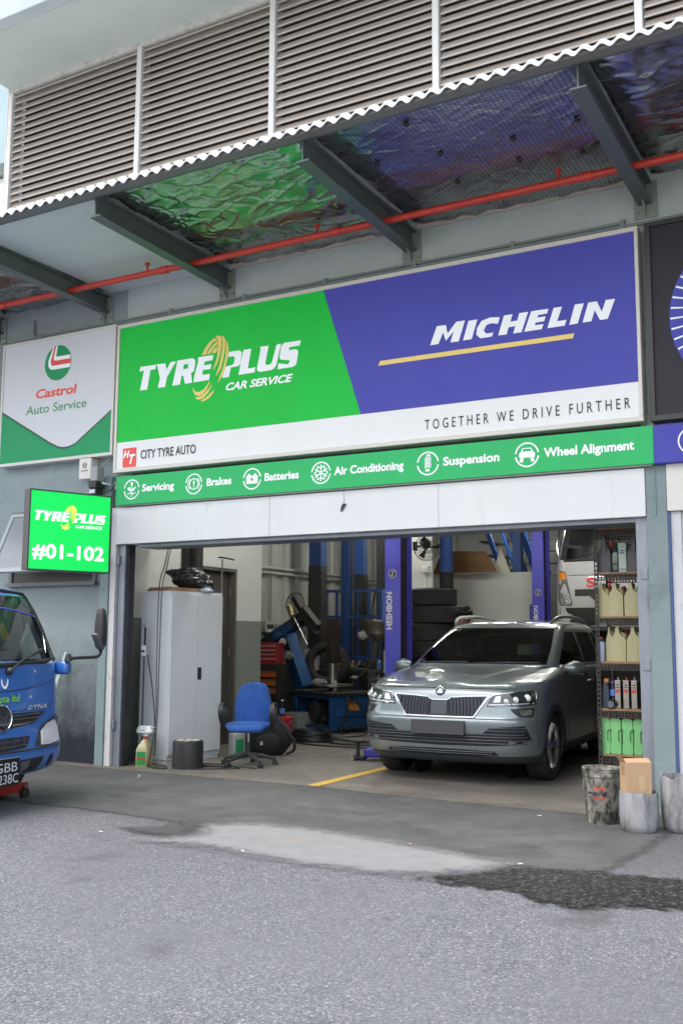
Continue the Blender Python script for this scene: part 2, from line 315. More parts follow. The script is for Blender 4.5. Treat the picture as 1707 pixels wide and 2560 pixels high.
soft_sheet("pavement", [(-5.5, -2.3), (-1.06, -2.2), (2.07, -2.42), (3.3, -2.32), (3.36, -1.5), (3.42, .25), (-5.5, .25)], .005, soften(APRON, .12, 5, .05), .2, .08)
sheet("floor", [(-4.7, -.22), (.0, -.15), (.95, -.25), (2.5, -.33), (3.1, -.33), (3.15, .12), (3.6, .12), (3.6, 14.5), (-4.7, 14.5)], .009, FLOORC)
soft_sheet("concrete_patch", [(.32, -2.95), (.55, -2.62), (.33, -2.28), (.62, -2.06), (1.17, -2.03), (1.96, -2.2), (2.4, -2.28), (2.74, -2.36), (2.62, -2.66), (2.35, -2.92), (2.1, -3.0), (1.6, -3.02), (1.22, -2.97), (.8, -2.9), (.6, -2.93)], .013, soften(PATCH, .22, 7, .10), .2)
soft_sheet("puddle_water", [(2.42, -2.95), (2.55, -2.85), (2.7, -2.62), (2.85, -2.44), (3.4, -2.30), (4.3, -2.2), (5.2, -2.3), (5.2, -2.75), (4.4, -2.86), (3.95, -2.92), (3.62, -2.98), (3.4, -3.16), (3.2, -3.18), (3.05, -3.02), (2.8, -3.0), (2.6, -3.02)], .009, soften(PUDD, .30, 9, .05), .2)
sheet("floor_marking", [(-.09, -.15), (.03, -.15), (.03, 8.5), (-.09, 8.5)], .013, YELL)
soft_sheet("oil_stain_ground", [(-.1, -2.7), (.42, -2.8), (.45, -2.6), (.28, -2.4), (.35, -2.2), (.1, -2.2), (.05, -2.5)], .010, soften(mat("oil_stain", (.045, .045, .048), .6, col2=(.07, .07, .072), scale=12), .28, 5, .08), .25)

# ------------------------------------------------------------------ building
BLD = thing("workshop_building", "pale green plastered workshop building with tall louvred upper storey", "building", (0, 0, 0))
def stained():
    m = mat("stained_plaster", (.29, .335, .335), .85, col2=(.25, .295, .295), scale=3, dirt=(.17, .21, .22), dscale=3.2, damt=.56, bump=.6, bscale=60)
    nt = m.node_tree; N = nt.nodes; L = nt.links; p = N["Principled BSDF"]
    g = N.new("ShaderNodeNewGeometry"); sp = N.new("ShaderNodeSeparateXYZ"); L.new(g.outputs["Position"], sp.inputs[0])
    n = N.new("ShaderNodeTexNoise"); n.inputs["Scale"].default_value = 3.2; n.inputs["Detail"].default_value = 12; n.inputs["Roughness"].default_value = .85; L.new(g.outputs["Position"], n.inputs[0])
    a = N.new("ShaderNodeMath"); a.operation = 'MULTIPLY_ADD'; L.new(n.outputs[0], a.inputs[0]); a.inputs[1].default_value = -1.7; L.new(sp.outputs[2], a.inputs[2])
    r = N.new("ShaderNodeMapRange"); r.inputs[1].default_value = .62; r.inputs[2].default_value = -.62; L.new(a.outputs[0], r.inputs[0])
    x = N.new("ShaderNodeMix"); x.data_type = 'RGBA'; L.new(r.outputs[0], x.inputs[0]); L.new(p.inputs["Base Color"].links[0].from_socket, x.inputs[6]); x.inputs[7].default_value = (.011, .017, .026, 1)
    L.new(x.outputs[2], p.inputs["Base Color"]); return m
STAIN = stained()
X, Z, Y = (1, 0, 0), (0, 0, 1), (0, 1, 0)
mb = MB(); mb.box(-9, -2.66, 0, .2, -.3, 6.4); mb.build("facade_wall", STAIN, BLD)
mb = MB(); mb.box(-2.66, 3.13, .002, .2, 2.835, 6.4); mb.box(3.13, 12, .002, .2, 2.46, 6.4); mb.build("upper_wall", WALL, BLD)
MB().box(-4.75, 12, .02, .3, 6.4, 6.75).build("ledge_wall", SOFFIT, BLD)
mb = MB(); mb.box(-2.87, -2.752, -.07, 0, -.1, 3.2, .006); mb.build("pilaster", TRIMG, BLD)
mb = MB(); mb.box(-2.75, -2.668, -.05, .1, 0, 2.84, .004); mb.build("jamb_strip", mat("worn_white_strip", (.62, .6, .6), .6, dirt=(.22, .2, .2), dscale=6, damt=.56), BLD)
mb = MB(); mb.box(3.128, 3.30, -.05, .22, -.1, 2.85, .008); mb.build("column", mat("column_paint", (.235, .29, .30), .85, col2=(.20, .25, .26), scale=3, dirt=(.15, .18, .19), dscale=3, damt=.56, bump=.7, bscale=70), BLD)
MB().tube([(3.205, -.055, 2.84), (3.207, -.056, 2.6), (3.204, -.056, 2.42)], .007).build("conduit", TRIMG, BLD)
MB().box(3.302, 3.318, -.045, .1, 0, 2.45).build("blue_strip", mat("blue_strip_paint", (.05, .09, .25), .5), BLD)
# neighbour's doorway to the right
MB().box(3.302, 8, -.06, .3, 2.46, 2.852, .004).build("neighbour_shutter_hood", mat("cream_panel", (.66, .65, .6), .55, dirt=(.5, .48, .44), dscale=2, damt=.6), BLD)
MB().box(3.32, 3.40, -.02, .1, 0, 2.458).build("door_frame", mat("pale_frame", (.55, .55, .57), .5, dirt=(.4, .3, .3), dscale=5, damt=.58), BLD)
MB().box(3.402, 8, .02, .1, 0, 2.458).build("neighbour_door", mat("white_door", (.72, .72, .74), .45), BLD)
# louvred storey
LZ0, LZ1 = 6.75, 8.35; xs = [-4.71, -2.57, -.69, 1.24, 3.2, 5.15, 7.1, 9.0, 11]
SLAT = mat("louvre_paint", (.31, .262, .225), .6, col2=(.25, .21, .18), scale=2, dirt=(.15, .12, .10), dscale=2.2, damt=.54, stretch=(.5, 1, .6))
LIP = mat("louvre_edge_paint", (.42, .405, .39), .5, col2=(.33, .315, .30), scale=5, dirt=(.28, .25, .22), dscale=4, damt=.58)
FRM = mat("louvre_frame_paint", (.62, .62, .61), .5, col2=(.55, .54, .53), scale=4)
for i in range(len(xs)-1):
    a, b = xs[i]+.045, xs[i+1]-.045; mb = MB(); ml = MB(); z = LZ0+.03
    while z < LZ1-.06:
        mb.add([(a, -.02, z), (b, -.02, z), (b, .014, z+.086), (a, .014, z+.086), (a, -.012, z), (b, -.012, z), (b, .022, z+.086), (a, .022, z+.086)], [(0, 3, 2, 1), (4, 5, 6, 7), (2, 3, 7, 6)])
        ml.box(a, b, -.028, -.0205, z-.001, z+.016); z += .0938
    pn = mb.build("louvre_panel", SLAT, BLD); ml.build("blade_edge", LIP, pn)
for x in xs: MB().box(x-.034, x+.034, -.05, .12, LZ0-.1, LZ1, .004).build("mullion", FRM, BLD)
MB().box(-4.745, 11, -.045, .12, LZ1, LZ1+.07).build("louvre_head", mat("head_trim", (.5, .49, .47), .7, dirt=(.32, .3, .27), dscale=8, damt=.5), BLD)
MB().box(-4.7, 11, .2, .22, LZ0, LZ1).build("louvre_backing", mat("plenum_dark", (.05, .047, .045), .9), BLD)
# overhang above the louvres with its edge beam and mesh balustrade
MB().box(-4.76, 12, -1.0, .3, LZ1+.072, LZ1+.3).build("soffit", SOFFIT, BLD)
MB().box(-12, 12, -1.16, -1.002, LZ1+.05, LZ1+.36, .01).build("edge_beam", mat("edge_beam_paint", (.45, .50, .52), .8, col2=(.35, .4, .42), scale=3, dirt=(.2, .22, .23), dscale=4, damt=.55), BLD)
mb = MB()
for k in range(140): mb.box(-12+k*.17, -11.985+k*.17, -1.1, -1.085, LZ1+.36, LZ1+1.5)
for k in range(16): mb.box(-12, 12, -1.103, -1.088, LZ1+.40+k*.07, LZ1+.412+k*.07)
mb.build("balustrade", ALU, BLD)
MB().box(-4.765, -4.748, -.05, .3, 6.4, LZ1+.07).build("corner_trim", FRM, BLD)
# lower wing set back beyond the louvred corner
WG = thing("rear_wing", "pale blue wall of the set-back wing left of the louvres", "building", (-7.5, .9, 0))
MB().box(-12, -4.77, .8, 1.2, 7.98, 12).build("wall", mat("blue_wall_paint", (.36, .46, .52), .85, col2=(.31, .41, .46), scale=2, dirt=(.25, .33, .36), dscale=2, damt=.6, bump=.1), WG, world=True)
MB().box(-12, -4.77, .72, 1.2, 7.78, 7.978, .01).build("ledge", mat("dark_ledge", (.13, .16, .165), .8), WG, world=True)
MB().box(-12, -4.77, .78, 1.2, 6.2, 7.778).build("white_panel", WHITEP, WG, world=True)
# ------------------------------------------------------------------ garage interior
INW = zsplit(mat("interior_wall_paint", (.74, .75, .71), .7, col2=(.68, .69, .65), scale=1.4, dirt=(.52, .52, .47), dscale=1.8, damt=.58), (.20, .225, .205), 1.63)
SHEETW = zsplit(mat("ribbed_wall_paint", (.46, .48, .43), .6, col2=(.38, .40, .35), scale=.8, dirt=(.28, .28, .25), dscale=1.5, damt=.55, stretch=(1, 1, .3)), (.15, .175, .165), 1.63)
mb = MB(); mb.box(-3.1, -2.9, .201, 1.72, -.05, 4.6); mb.box(-3.1, -2.9, 2.62, 3.06, -.05, 4.6); mb.box(-3.1, -2.9, 1.72, 2.62, 2.32, 4.6)
mb.build("inner_side_wall", INW, BLD)
dr = MB().box(-3.06, -3.0, 1.76, 2.58, .01, 2.28).build("door", mat("brown_door_steel", (.10, .093, .08), .5, .3, col2=(.07, .064, .055), scale=4, stretch=(1, 1, .2)), BLD)
mb = MB(); mb.box(-3.09, -2.91, 2.58, 2.618, 0, 2.319); mb.box(-3.09, -2.91, 1.722, 1.76, 0, 2.319); mb.box(-3.09, -2.91, 1.76, 2.58, 2.28, 2.319); mb.build("door_frame", mat("brown_frame", (.15, .14, .12), .5, .3), BLD)
for z in (.35, 1.15, 1.95): MB().cyl((-2.985, 2.565, z), (-2.985, 2.565, z+.13), .012).build("hinge", STEEL, dr)
mb = MB(); y = 3.06; prof = []
while y < 14.2: prof += [(y, 0), (y+.20, 0), (y+.235, -.05), (y+.33, -.05), (y+.365, 0)]; y += .42
mb.rings([[(-4.5-p, yy, z) for yy, p in prof] for z in (-.05, 4.6)], closed=False)
mb.v += []; mb.build("ribbed_side_wall", SHEETW, BLD)
MB().box(-4.5, -2.9, 3.061, 3.2, -.05, 4.6).build("return_wall", INW, BLD)
BACKW = zsplit(mat("back_wall_paint", (.50, .52, .47), .7, col2=(.44, .46, .42), scale=1, dirt=(.3, .3, .27), dscale=1.2, damt=.55), (.2, .22, .21), 1.2)
MB().box(-4.7, 3.8, 14.2, 14.4, -.05, 4.6).build("back_wall", BACKW, BLD)
MB().box(3.45, 3.6, .3, 14.2, -.05, 4.6).build("party_wall", mat("party_wall_paint", (.13, .135, .125), .8, col2=(.09, .095, .09), scale=1.5), BLD)
MB().box(-5, 3.8, .201, 14.4, 4.6, 4.8).build("ceiling", mat("ceiling_grey", (.3, .3, .28), .9), BLD)
# half-height white partition and stair flight at the back of the garage
HW = MB().box(-3.0, -.86, 9.0, 9.18, 0, 2.62, .01).build("partition_wall", mat("partition_paint", (.56, .59, .53), .6, col2=(.5, .53, .48), scale=1.5), BLD)
MB().box(-.858, -.77, 9.0, 10.0, 0, 2.60).build("partition_end", MATS["partition_paint"], BLD)
# ------------------------------------------------------------------ awning
AW = thing("awning", "corrugated awning on steel beams with foil insulation underneath", "awning", (0, 0, 5.3))
BEAMM = mat("beam_paint", (.13, .15, .14), .45, .1, col2=(.10, .115, .11), scale=3, dirt=(.14, .15, .14), dscale=4, damt=.6)
bx = [-4.72, -2.97, -1.25, .96, 3.2, 5.3]
for x in bx:
    mb = MB(); z0, z1 = 5.15, 5.35
    for (a, b, c, d) in ((-.06, .06, 0, .014), (-.06, .06, .186, .2), (-.006, .006, .014, .186)):
        mb.add([(x+a, -.005, z0+c), (x+b, -.005, z0+c), (x+b, -2.05, z0+.045+c), (x+a, -2.05, z0+.045+c), (x+a, -.005, z0+d), (x+b, -.005, z0+d), (x+b, -2.05, z0+.045+d), (x+a, -2.05, z0+.045+d)],
               [(0, 1, 2, 3), (7, 6, 5, 4), (0, 4, 5, 1), (1, 5, 6, 2), (2, 6, 7, 3), (3, 7, 4, 0)])
    bo = mb.build("beam", BEAMM, AW, world=True)
    mp_ = MB(); mp_.box(x-.10, x+.10, -.014, -.002, 5.03, 5.36); mp_.add([(x-.005, -.014, 5.04), (x+.005, -.014, 5.04), (x+.005, -.014, 5.15), (x-.005, -.014, 5.15), (x-.005, -.13, 5.152), (x+.005, -.13, 5.152)], [(0, 4, 5, 1), (0, 3, 4), (1, 5, 2)])
    for sx in (-.07, .07):
        for sz in (5.09, 5.3): mp_.cyl((x+sx, -.014, sz), (x+sx, -.032, sz), .013, n=6)
    mp_.build("wall_plate", mat("plate_paint", (.25, .28, .25), .6, dirt=(.2, .13, .08), dscale=8, damt=.6), bo, world=True)
# corrugated sheet with a thick glossy lip
mb = MB(); pitch_ = .125; ys = [.0, -.6, -1.2, -1.7, -2.02, -2.13, -2.185, -2.205]; x = -9; xs_ = []
while x < 8: xs_.append(x); x += pitch_/10
rows = []
for k, yy in enumerate(ys):
    drop = 0 if k < 5 else (.018, .050, .078)[k-5]
    rows.append([(xx, yy, 5.475+.0-.02*(-yy/2.2)+.0175*math.sin(2*math.pi*xx/pitch_)*(1+.15*noise.noise((xx*.7, 1, 2)))-drop) for xx in xs_])
mb.rings(rows, closed=False)
mb.rings([[(p[0], p[1], p[2]-.012) for p in r] for r in rows][::-1], closed=False)
n_ = len(xs_); mb.rings([rows[-1], [(p[0], p[1]+.006, p[2]-.012) for p in rows[-1]]], closed=False)
mb.build("roof_sheet", mat("white_roof_sheet", (.66, .67, .68), .4, col2=(.54, .55, .56), scale=7, dirt=(.45, .44, .42), dscale=6, damt=.62), AW, 60, world=True)
MB().box(-9, 8, -2.17, -2.08, 5.36, 5.405).build("edge_angle", mat("edge_angle_paint", (.19, .18, .17), .6), AW, world=True)
MB().box(-9, 8, -2.075, -2.03, 5.375, 5.42).build("purlin", BEAMM, AW, world=True)
# underside bays: foil, painted board, foil, meshed foil ...
def foil(x0, x1, wr, seed, tilt=0):
    nx, ny = 150, 130; rows = []
    for j in range(ny+1):
        yy = -.03-(2.0)*j/ny; row = []
        for i in range(nx+1):
            xx = x0+(x1-x0)*i/nx; q = Vector((xx, yy, seed))
            a = noise.noise(Vector((xx*1.3+yy*.5, yy*1.1, seed)))*.014*wr
            c = (1-abs(noise.noise(Vector((xx*2.1+yy*1.6, yy*2.6-xx*.7, seed+3)))))**9*.009*wr
            d = noise.noise(Vector((xx*9+yy*5, yy*4, seed+9)))*.0035*wr+(1-abs(noise.noise(Vector((xx*3.5-yy*4.5, yy*2+xx*1.5, seed+20)))))**26*.008*wr-(1-abs(noise.noise(Vector((xx*2.2+yy*5, yy*1.5-xx, seed+31)))))**30*.009*wr
            ed = min(xx-x0, x1-xx); sag = .035*min(1, ed/.25)
            if yy > -.12: d += .03*noise.noise(Vector((xx*7, yy*20, seed)))
            row.append((xx, yy, 5.425-sag+a*min(1, ed/.15)-c+d))
        rows.append(row)
    return rows
FOILM = mat("foil", (.54, .535, .54), .22, .96, col2=(.30, .295, .29), scale=3, dirt=(.13, .115, .10), dscale=1.5, damt=.535, bump=.05, bscale=40, rvar=.1, stretch=(1, 1.6, 1))
def foil_grid():
    m = mat("gridded_foil", (.52, .515, .52), .30, .9, col2=(.34, .335, .34), scale=2, dirt=(.08, .075, .075), dscale=1.0, damt=.56, rvar=.08)
    nt = m.node_tree; N = nt.nodes; L = nt.links; p = N["Principled BSDF"]
    g = N.new("ShaderNodeNewGeometry"); sp = N.new("ShaderNodeSeparateXYZ"); L.new(g.outputs["Position"], sp.inputs[0]); fs = []
    for ax, s in ((0, 26), (1, 26)):
        mu = N.new("ShaderNodeMath"); mu.operation = 'MULTIPLY'; mu.inputs[1].default_value = s; L.new(sp.outputs[ax], mu.inputs[0])
        fr = N.new("ShaderNodeMath"); fr.operation = 'FRACT'; L.new(mu.outputs[0], fr.inputs[0])
        lt = N.new("ShaderNodeMath"); lt.operation = 'LESS_THAN'; lt.inputs[1].default_value = .16; L.new(fr.outputs[0], lt.inputs[0]); fs.append(lt.outputs[0])
    mx = N.new("ShaderNodeMath"); mx.operation = 'MAXIMUM'; L.new(fs[0], mx.inputs[0]); L.new(fs[1], mx.inputs[1])
    x = N.new("ShaderNodeMix"); x.data_type = 'RGBA'; L.new(mx.outputs[0], x.inputs[0]); L.new(p.inputs["Base Color"].links[0].from_socket, x.inputs[6]); x.inputs[7].default_value = (.06, .06, .062, 1)
    L.new(x.outputs[2], p.inputs["Base Color"])
    m2 = N.new("ShaderNodeMath"); m2.operation = 'SUBTRACT'; m2.inputs[0].default_value = 1; L.new(mx.outputs[0], m2.inputs[1]); L.new(m2.outputs[0], p.inputs["Metallic"])
    return m
FGRID = foil_grid()
for (a, b, m, wr, sd) in ((-9, -4.78, FOILM, 1, 1), (-4.66, -3.03, FOILM, 1.2, 2), (-1.19, .90, FOILM, 1.5, 3), (1.02, 3.14, FGRID, .75, 4), (3.26, 8, FOILM, 1.1, 5)):
    MB().rings(foil(a, b, wr, sd), closed=False).build("foil_insulation", m, AW, 180, world=True)
MB().box(-2.91, -1.31, -2.04, -.01, 5.385, 5.4).build("ceiling_board", mat("board_paint", (.72, .72, .70), .5, col2=(.66, .66, .64), scale=1, dirt=(.55, .55, .52), dscale=1.5, damt=.55), AW, world=True)
mb = MB(); mb.box(1.03, 3.13, -.04, -.02, 5.36, 5.40); mb.box(-1.2, .9, -.04, -.02, 5.36, 5.41); mb.build("wall_batten", mat("bare_batten", (.52, .47, .42), .8, dirt=(.3, .2, .12), dscale=6, damt=.6), AW, world=True)
for k in range(14): MB().lathe([(.004, -.012), (.026, -.006), (.026, .004), (.01, .01)], (1.2+(k % 4)*.55+random.random()*.15, -.25-(k//4)*.5-random.random()*.15, 5.375), 8).build("foil_fixing", BLKP, AW, world=True)
# red sprinkler pipe
PIPE = thing("sprinkler_pipe", "long red fire pipe running under the awning beams", "pipe", (0, -.62, 5.22))
pr = mat("red_pipe_paint", (.62, .055, .03), .4, col2=(.5, .04, .025), scale=6)
MB().cyl((-9, -.62, 5.235), (8, -.62, 5.235), .033, n=16).build("pipe", pr, PIPE, 40, world=True)
for x in (-4.0, -1.62, .46, 2.86, 5): MB().cyl((x-.05, -.62, 5.235), (x+.05, -.62, 5.235), .041, n=16).build("coupling", pr, PIPE, 40, world=True)
for x in (-3.2, -1.85, .25, 2.62):
    mb = MB(); mb.cyl((x, -.62, 5.268), (x, -.62, 5.36), .012, n=8); mb.cyl((x, -.62, 5.33), (x, -.62, 5.345), .03, n=8)
    mb.build("hanger", pr, PIPE, 40, world=True)
CN = thing("wall_conduit", "thin grey conduit running along the wall above the signs", "conduit", (0, -.03, 5.0))
CP = mat("conduit_paint", (.22, .27, .27), .5)
mb = MB(); mb.tube([(-4.7, -.03, 5.0), (-4.1, -.03, 4.99), (0, -.03, 4.985), (3, -.03, 4.985), (7, -.03, 4.985)], .017); mb.tube([(-4.12, -.03, 5.24), (-4.13, -.03, 5.08), (-4.08, -.03, 5.022), (-3.6, -.03, 5.02), (3, -.03, 5.02)], .013)
mb.build("pipe", CP, CN, 60, world=True)
for x in range(-4, 4): MB().box(x-.02, x+.02, -.05, -.0, 4.96, 5.045, .005).build("saddle", CP, CN, world=True)
# ------------------------------------------------------------------ signs
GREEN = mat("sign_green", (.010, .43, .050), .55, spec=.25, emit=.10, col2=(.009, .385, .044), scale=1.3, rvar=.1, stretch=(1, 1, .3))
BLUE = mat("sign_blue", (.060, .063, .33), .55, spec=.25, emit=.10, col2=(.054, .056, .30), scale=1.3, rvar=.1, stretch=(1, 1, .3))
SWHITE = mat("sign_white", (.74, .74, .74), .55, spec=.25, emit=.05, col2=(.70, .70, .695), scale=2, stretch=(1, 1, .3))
LETW = mat("letter_white", (.78, .80, .83), .4, emit=.06)
LETY = mat("letter_yellow", (.85, .62, .17), .4)
LETK = mat("letter_black", (.02, .02, .022), .5)
LETR = mat("letter_red", (.80, .07, .05), .4)
CREAM = mat("sign_frame_cream", (.66, .64, .58), .45, dirt=(.4, .36, .3), dscale=6, damt=.62)
O = lambda y: (0, y, 0)
SG = thing("shop_sign", "wide green and blue shop sign with white band above the workshop opening", "sign", (0, -.1, 4))
x0, x1, z0, z1, ys = -2.65, 3.155, 3.215, 4.915, -.16
mb = MB(); mb.box(x0, x1, ys+.012, -.01, z0, z1); mb.box(x0, x1, ys-.008, ys+.0115, z1-.042, z1, .004); mb.box(x0, x1, ys-.008, ys+.0115, z0, z0+.042, .004); mb.box(x0, x0+.035, ys-.008, ys+.0115, z0+.0425, z1-.0425, .004); mb.box(x1-.03, x1, ys-.008, ys+.0115, z0+.0425, z1-.0425, .004)
mb.build("frame", CREAM, SG, world=True)
B = lambda pts, nm, m, par, d=.003, y=ys: MB().prism(pts, (0, y+d-.003+.003, 0), X, Z, d).build(nm, m, par, world=True)
yf = ys+.010
def face(pts, nm, m, par, y, d=.002): return MB().prism(pts, (0, y, 0), X, Z, d).build(nm, m, par, world=True)
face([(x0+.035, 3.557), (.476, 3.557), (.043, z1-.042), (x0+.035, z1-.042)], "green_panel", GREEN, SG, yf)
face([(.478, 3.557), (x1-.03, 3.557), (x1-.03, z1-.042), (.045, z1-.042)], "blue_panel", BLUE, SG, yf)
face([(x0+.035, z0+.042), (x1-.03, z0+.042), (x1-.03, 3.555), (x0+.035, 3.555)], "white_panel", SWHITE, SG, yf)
yl = yf-.004
mb = MB()
for l in TP: mb.prism(l, (0, yl, 0), X, Z, .004)
mb.build("lettering", LETW, SG, world=True)
mb = MB()
for l in SW: mb.prism(l, (0, yl+.0015, 0), X, Z, .004)
mb.build("tyre_emblem", LETY, SG, world=True)
text("CAR SERVICE", -1.131, -.30, 3.976, .088, O(yl), X, Z, .004, .035, .3).build("lettering", LETW, SG, world=True)
mb = MB()
for l in MI: mb.prism(l, (0, yl, 0), X, Z, .004)
mb.build("lettering", LETW, SG, world=True)
mb = MB()
for l in BAR: mb.prism(l, (0, yl, 0), X, Z, .004)
mb.build("underline_bar", LETY, SG, world=True)
text("TOGETHER WE DRIVE FURTHER", 1.157, 3.05, 3.336, .098, O(yl), X, Z, .004, .0, 0, 1.6).build("lettering", LETK, SG, world=True)
text("CITY TYRE AUTO", -2.265, -1.508, 3.345, .103, O(yl), X, Z, .004, .012).build("lettering", LETK, SG, world=True)
face([(-2.52, 3.268), (-2.33, 3.268), (-2.33, 3.482), (-2.52, 3.482)], "red_badge", LETR, SG, yl, .004)
text("H", -2.51, -2.42, 3.372, .085, O(yl-.005), X, Z, .002, .04, .3).build("badge_letter", LETW, SG, world=True)
text("T", -2.425, -2.335, 3.30, .115, O(yl-.005), X, Z, .002, .04, .3).build("badge_letter", LETW, SG, world=True)
mb = MB(); mb.box(-2.5, 3.1, -.02, -.001, 3.18, 3.2145); mb.build("sign_gap_shade", DKFR, SG, world=True)  # dark strip painted in for the shaded gap between sign and fascia
# oil company sign on the left
CS = thing("shop_sign", "white and green lubricant sign with round red and green emblem left of main sign", "sign", (-3.6, -.08, 4.2))
cx0, cx1, cz0, cz1, cy = -4.52, -2.703, 3.432, 4.947, -.13
mb = MB(); mb.box(cx0, cx1, cy+.008, -.01, cz0, cz1)
for a in ((cx0, cx1, cz1-.03, cz1), (cx0, cx1, cz0, cz0+.035), (cx0, cx0+.03, cz0+.0355, cz1-.0305), (cx1-.03, cx1, cz0+.0355, cz1-.0305)): mb.box(a[0], a[1], cy-.006, cy+.0075, a[2], a[3])
mb.build("frame", CREAM, CS, world=True)
face([(cx0+.03, cz0+.035), (cx1-.03, cz0+.035), (cx1-.03, cz1-.03), (cx0+.03, cz1-.03)], "white_panel", mat("sign_grey_white", (.66, .67, .685), .55, spec=.25), CS, cy+.0065)
DG = mat("dark_green", (.022, .31, .12), .55, spec=.25)
gp = [(cx0+.031, 4.108), (-3.68, 3.666), (-3.541, 3.602), (-3.456, 3.587), (-3.372, 3.590), (-3.277, 3.614), (cx1-.031, 3.959), (cx1-.031, cz0+.036), (cx0+.031, cz0+.036)]
face([(p[0], p[1]+(.004 if i < 7 else 0)) for i, p in enumerate(gp)], "dark_print_edge", mat("printed_edge", (.008, .06, .03), .4), CS, cy+.003)  # dark line printed along the curved top of the green field
face([(p[0], p[1]-(.022 if i < 7 else -.0005)) for i, p in enumerate(gp)], "green_panel", DG, CS, cy+.0005)
ec = (-3.597, 4.614)
face(circ(*ec, .212, 48), "emblem_disc", DG, CS, cy+.003)
face([(-3.677, 4.81), (-3.607, 4.826), (-3.629, 4.692), (-3.40, 4.688), (-3.388, 4.605), (-3.402, 4.537), (-3.68, 4.539), (-3.715, 4.55), (-3.742, 4.58), (-3.752, 4.62), (-3.748, 4.66)], "emblem_band", LETW, CS, cy)
face([(-3.656, 4.818), (-3.632, 4.823), (-3.666, 4.68), (-3.662, 4.656), (-3.640, 4.643), (-3.392, 4.642), (-3.390, 4.585), (-3.67, 4.585), (-3.69, 4.592), (-3.705, 4.61), (-3.706, 4.65)], "emblem_stripe", LETR, CS, cy-.0025)
text("Castrol", -3.936, -3.28, 4.214, .118, O(cy+.004), X, Z, .003, .028, .12).build("lettering", LETR, CS, world=True)
text("Auto Service", -4.09, -3.121, 4.031, .113, O(cy+.004), X, Z, .003, .003, .08).build("lettering", mat("letter_green", (.03, .27, .09), .4), CS, world=True)
# dark sign with a rayed disc on the right
DS = thing("shop_sign", "black framed dark sign with blue rayed disc right of main sign", "sign", (5, -.08, 4.05))
mb = MB(); mb.box(3.21, 6.4, -.14, -.01, 3.205, 4.925)
for a in ((3.21, 6.4, 4.885, 4.925), (3.21, 6.4, 3.205, 3.25), (3.21, 3.255, 3.2505, 4.8845), (6.36, 6.4, 3.2505, 4.8845)): mb.box(a[0], a[1], -.165, -.1405, a[2], a[3])
mb.build("frame", DKFR, DS, world=True)
face([(3.256, 3.251), (6.358, 3.251), (6.358, 4.884), (3.256, 4.884)], "dark_panel", mat("sign_charcoal", (.032, .03, .038), .55, spec=.25), DS, -.141)
face(circ(4.1, 4.06, .71, 64), "blue_disc", BLUE, DS, -.145)
mb = MB()
for k in range(48):
    a = 2*math.pi*k/48; c, s_ = math.cos(a), math.sin(a)
    mb.prism([(4.1+.52*c-.004*s_, 4.06+.52*s_+.004*c), (4.1+.52*c+.004*s_, 4.06+.52*s_-.004*c), (4.1+.70*c+.008*s_, 4.06+.70*s_-.008*c), (4.1+.70*c-.008*s_, 4.06+.70*s_+.008*c)], (0, -.1475, 0), X, Z, .002)
mb.build("white_rays", LETW, DS, world=True)
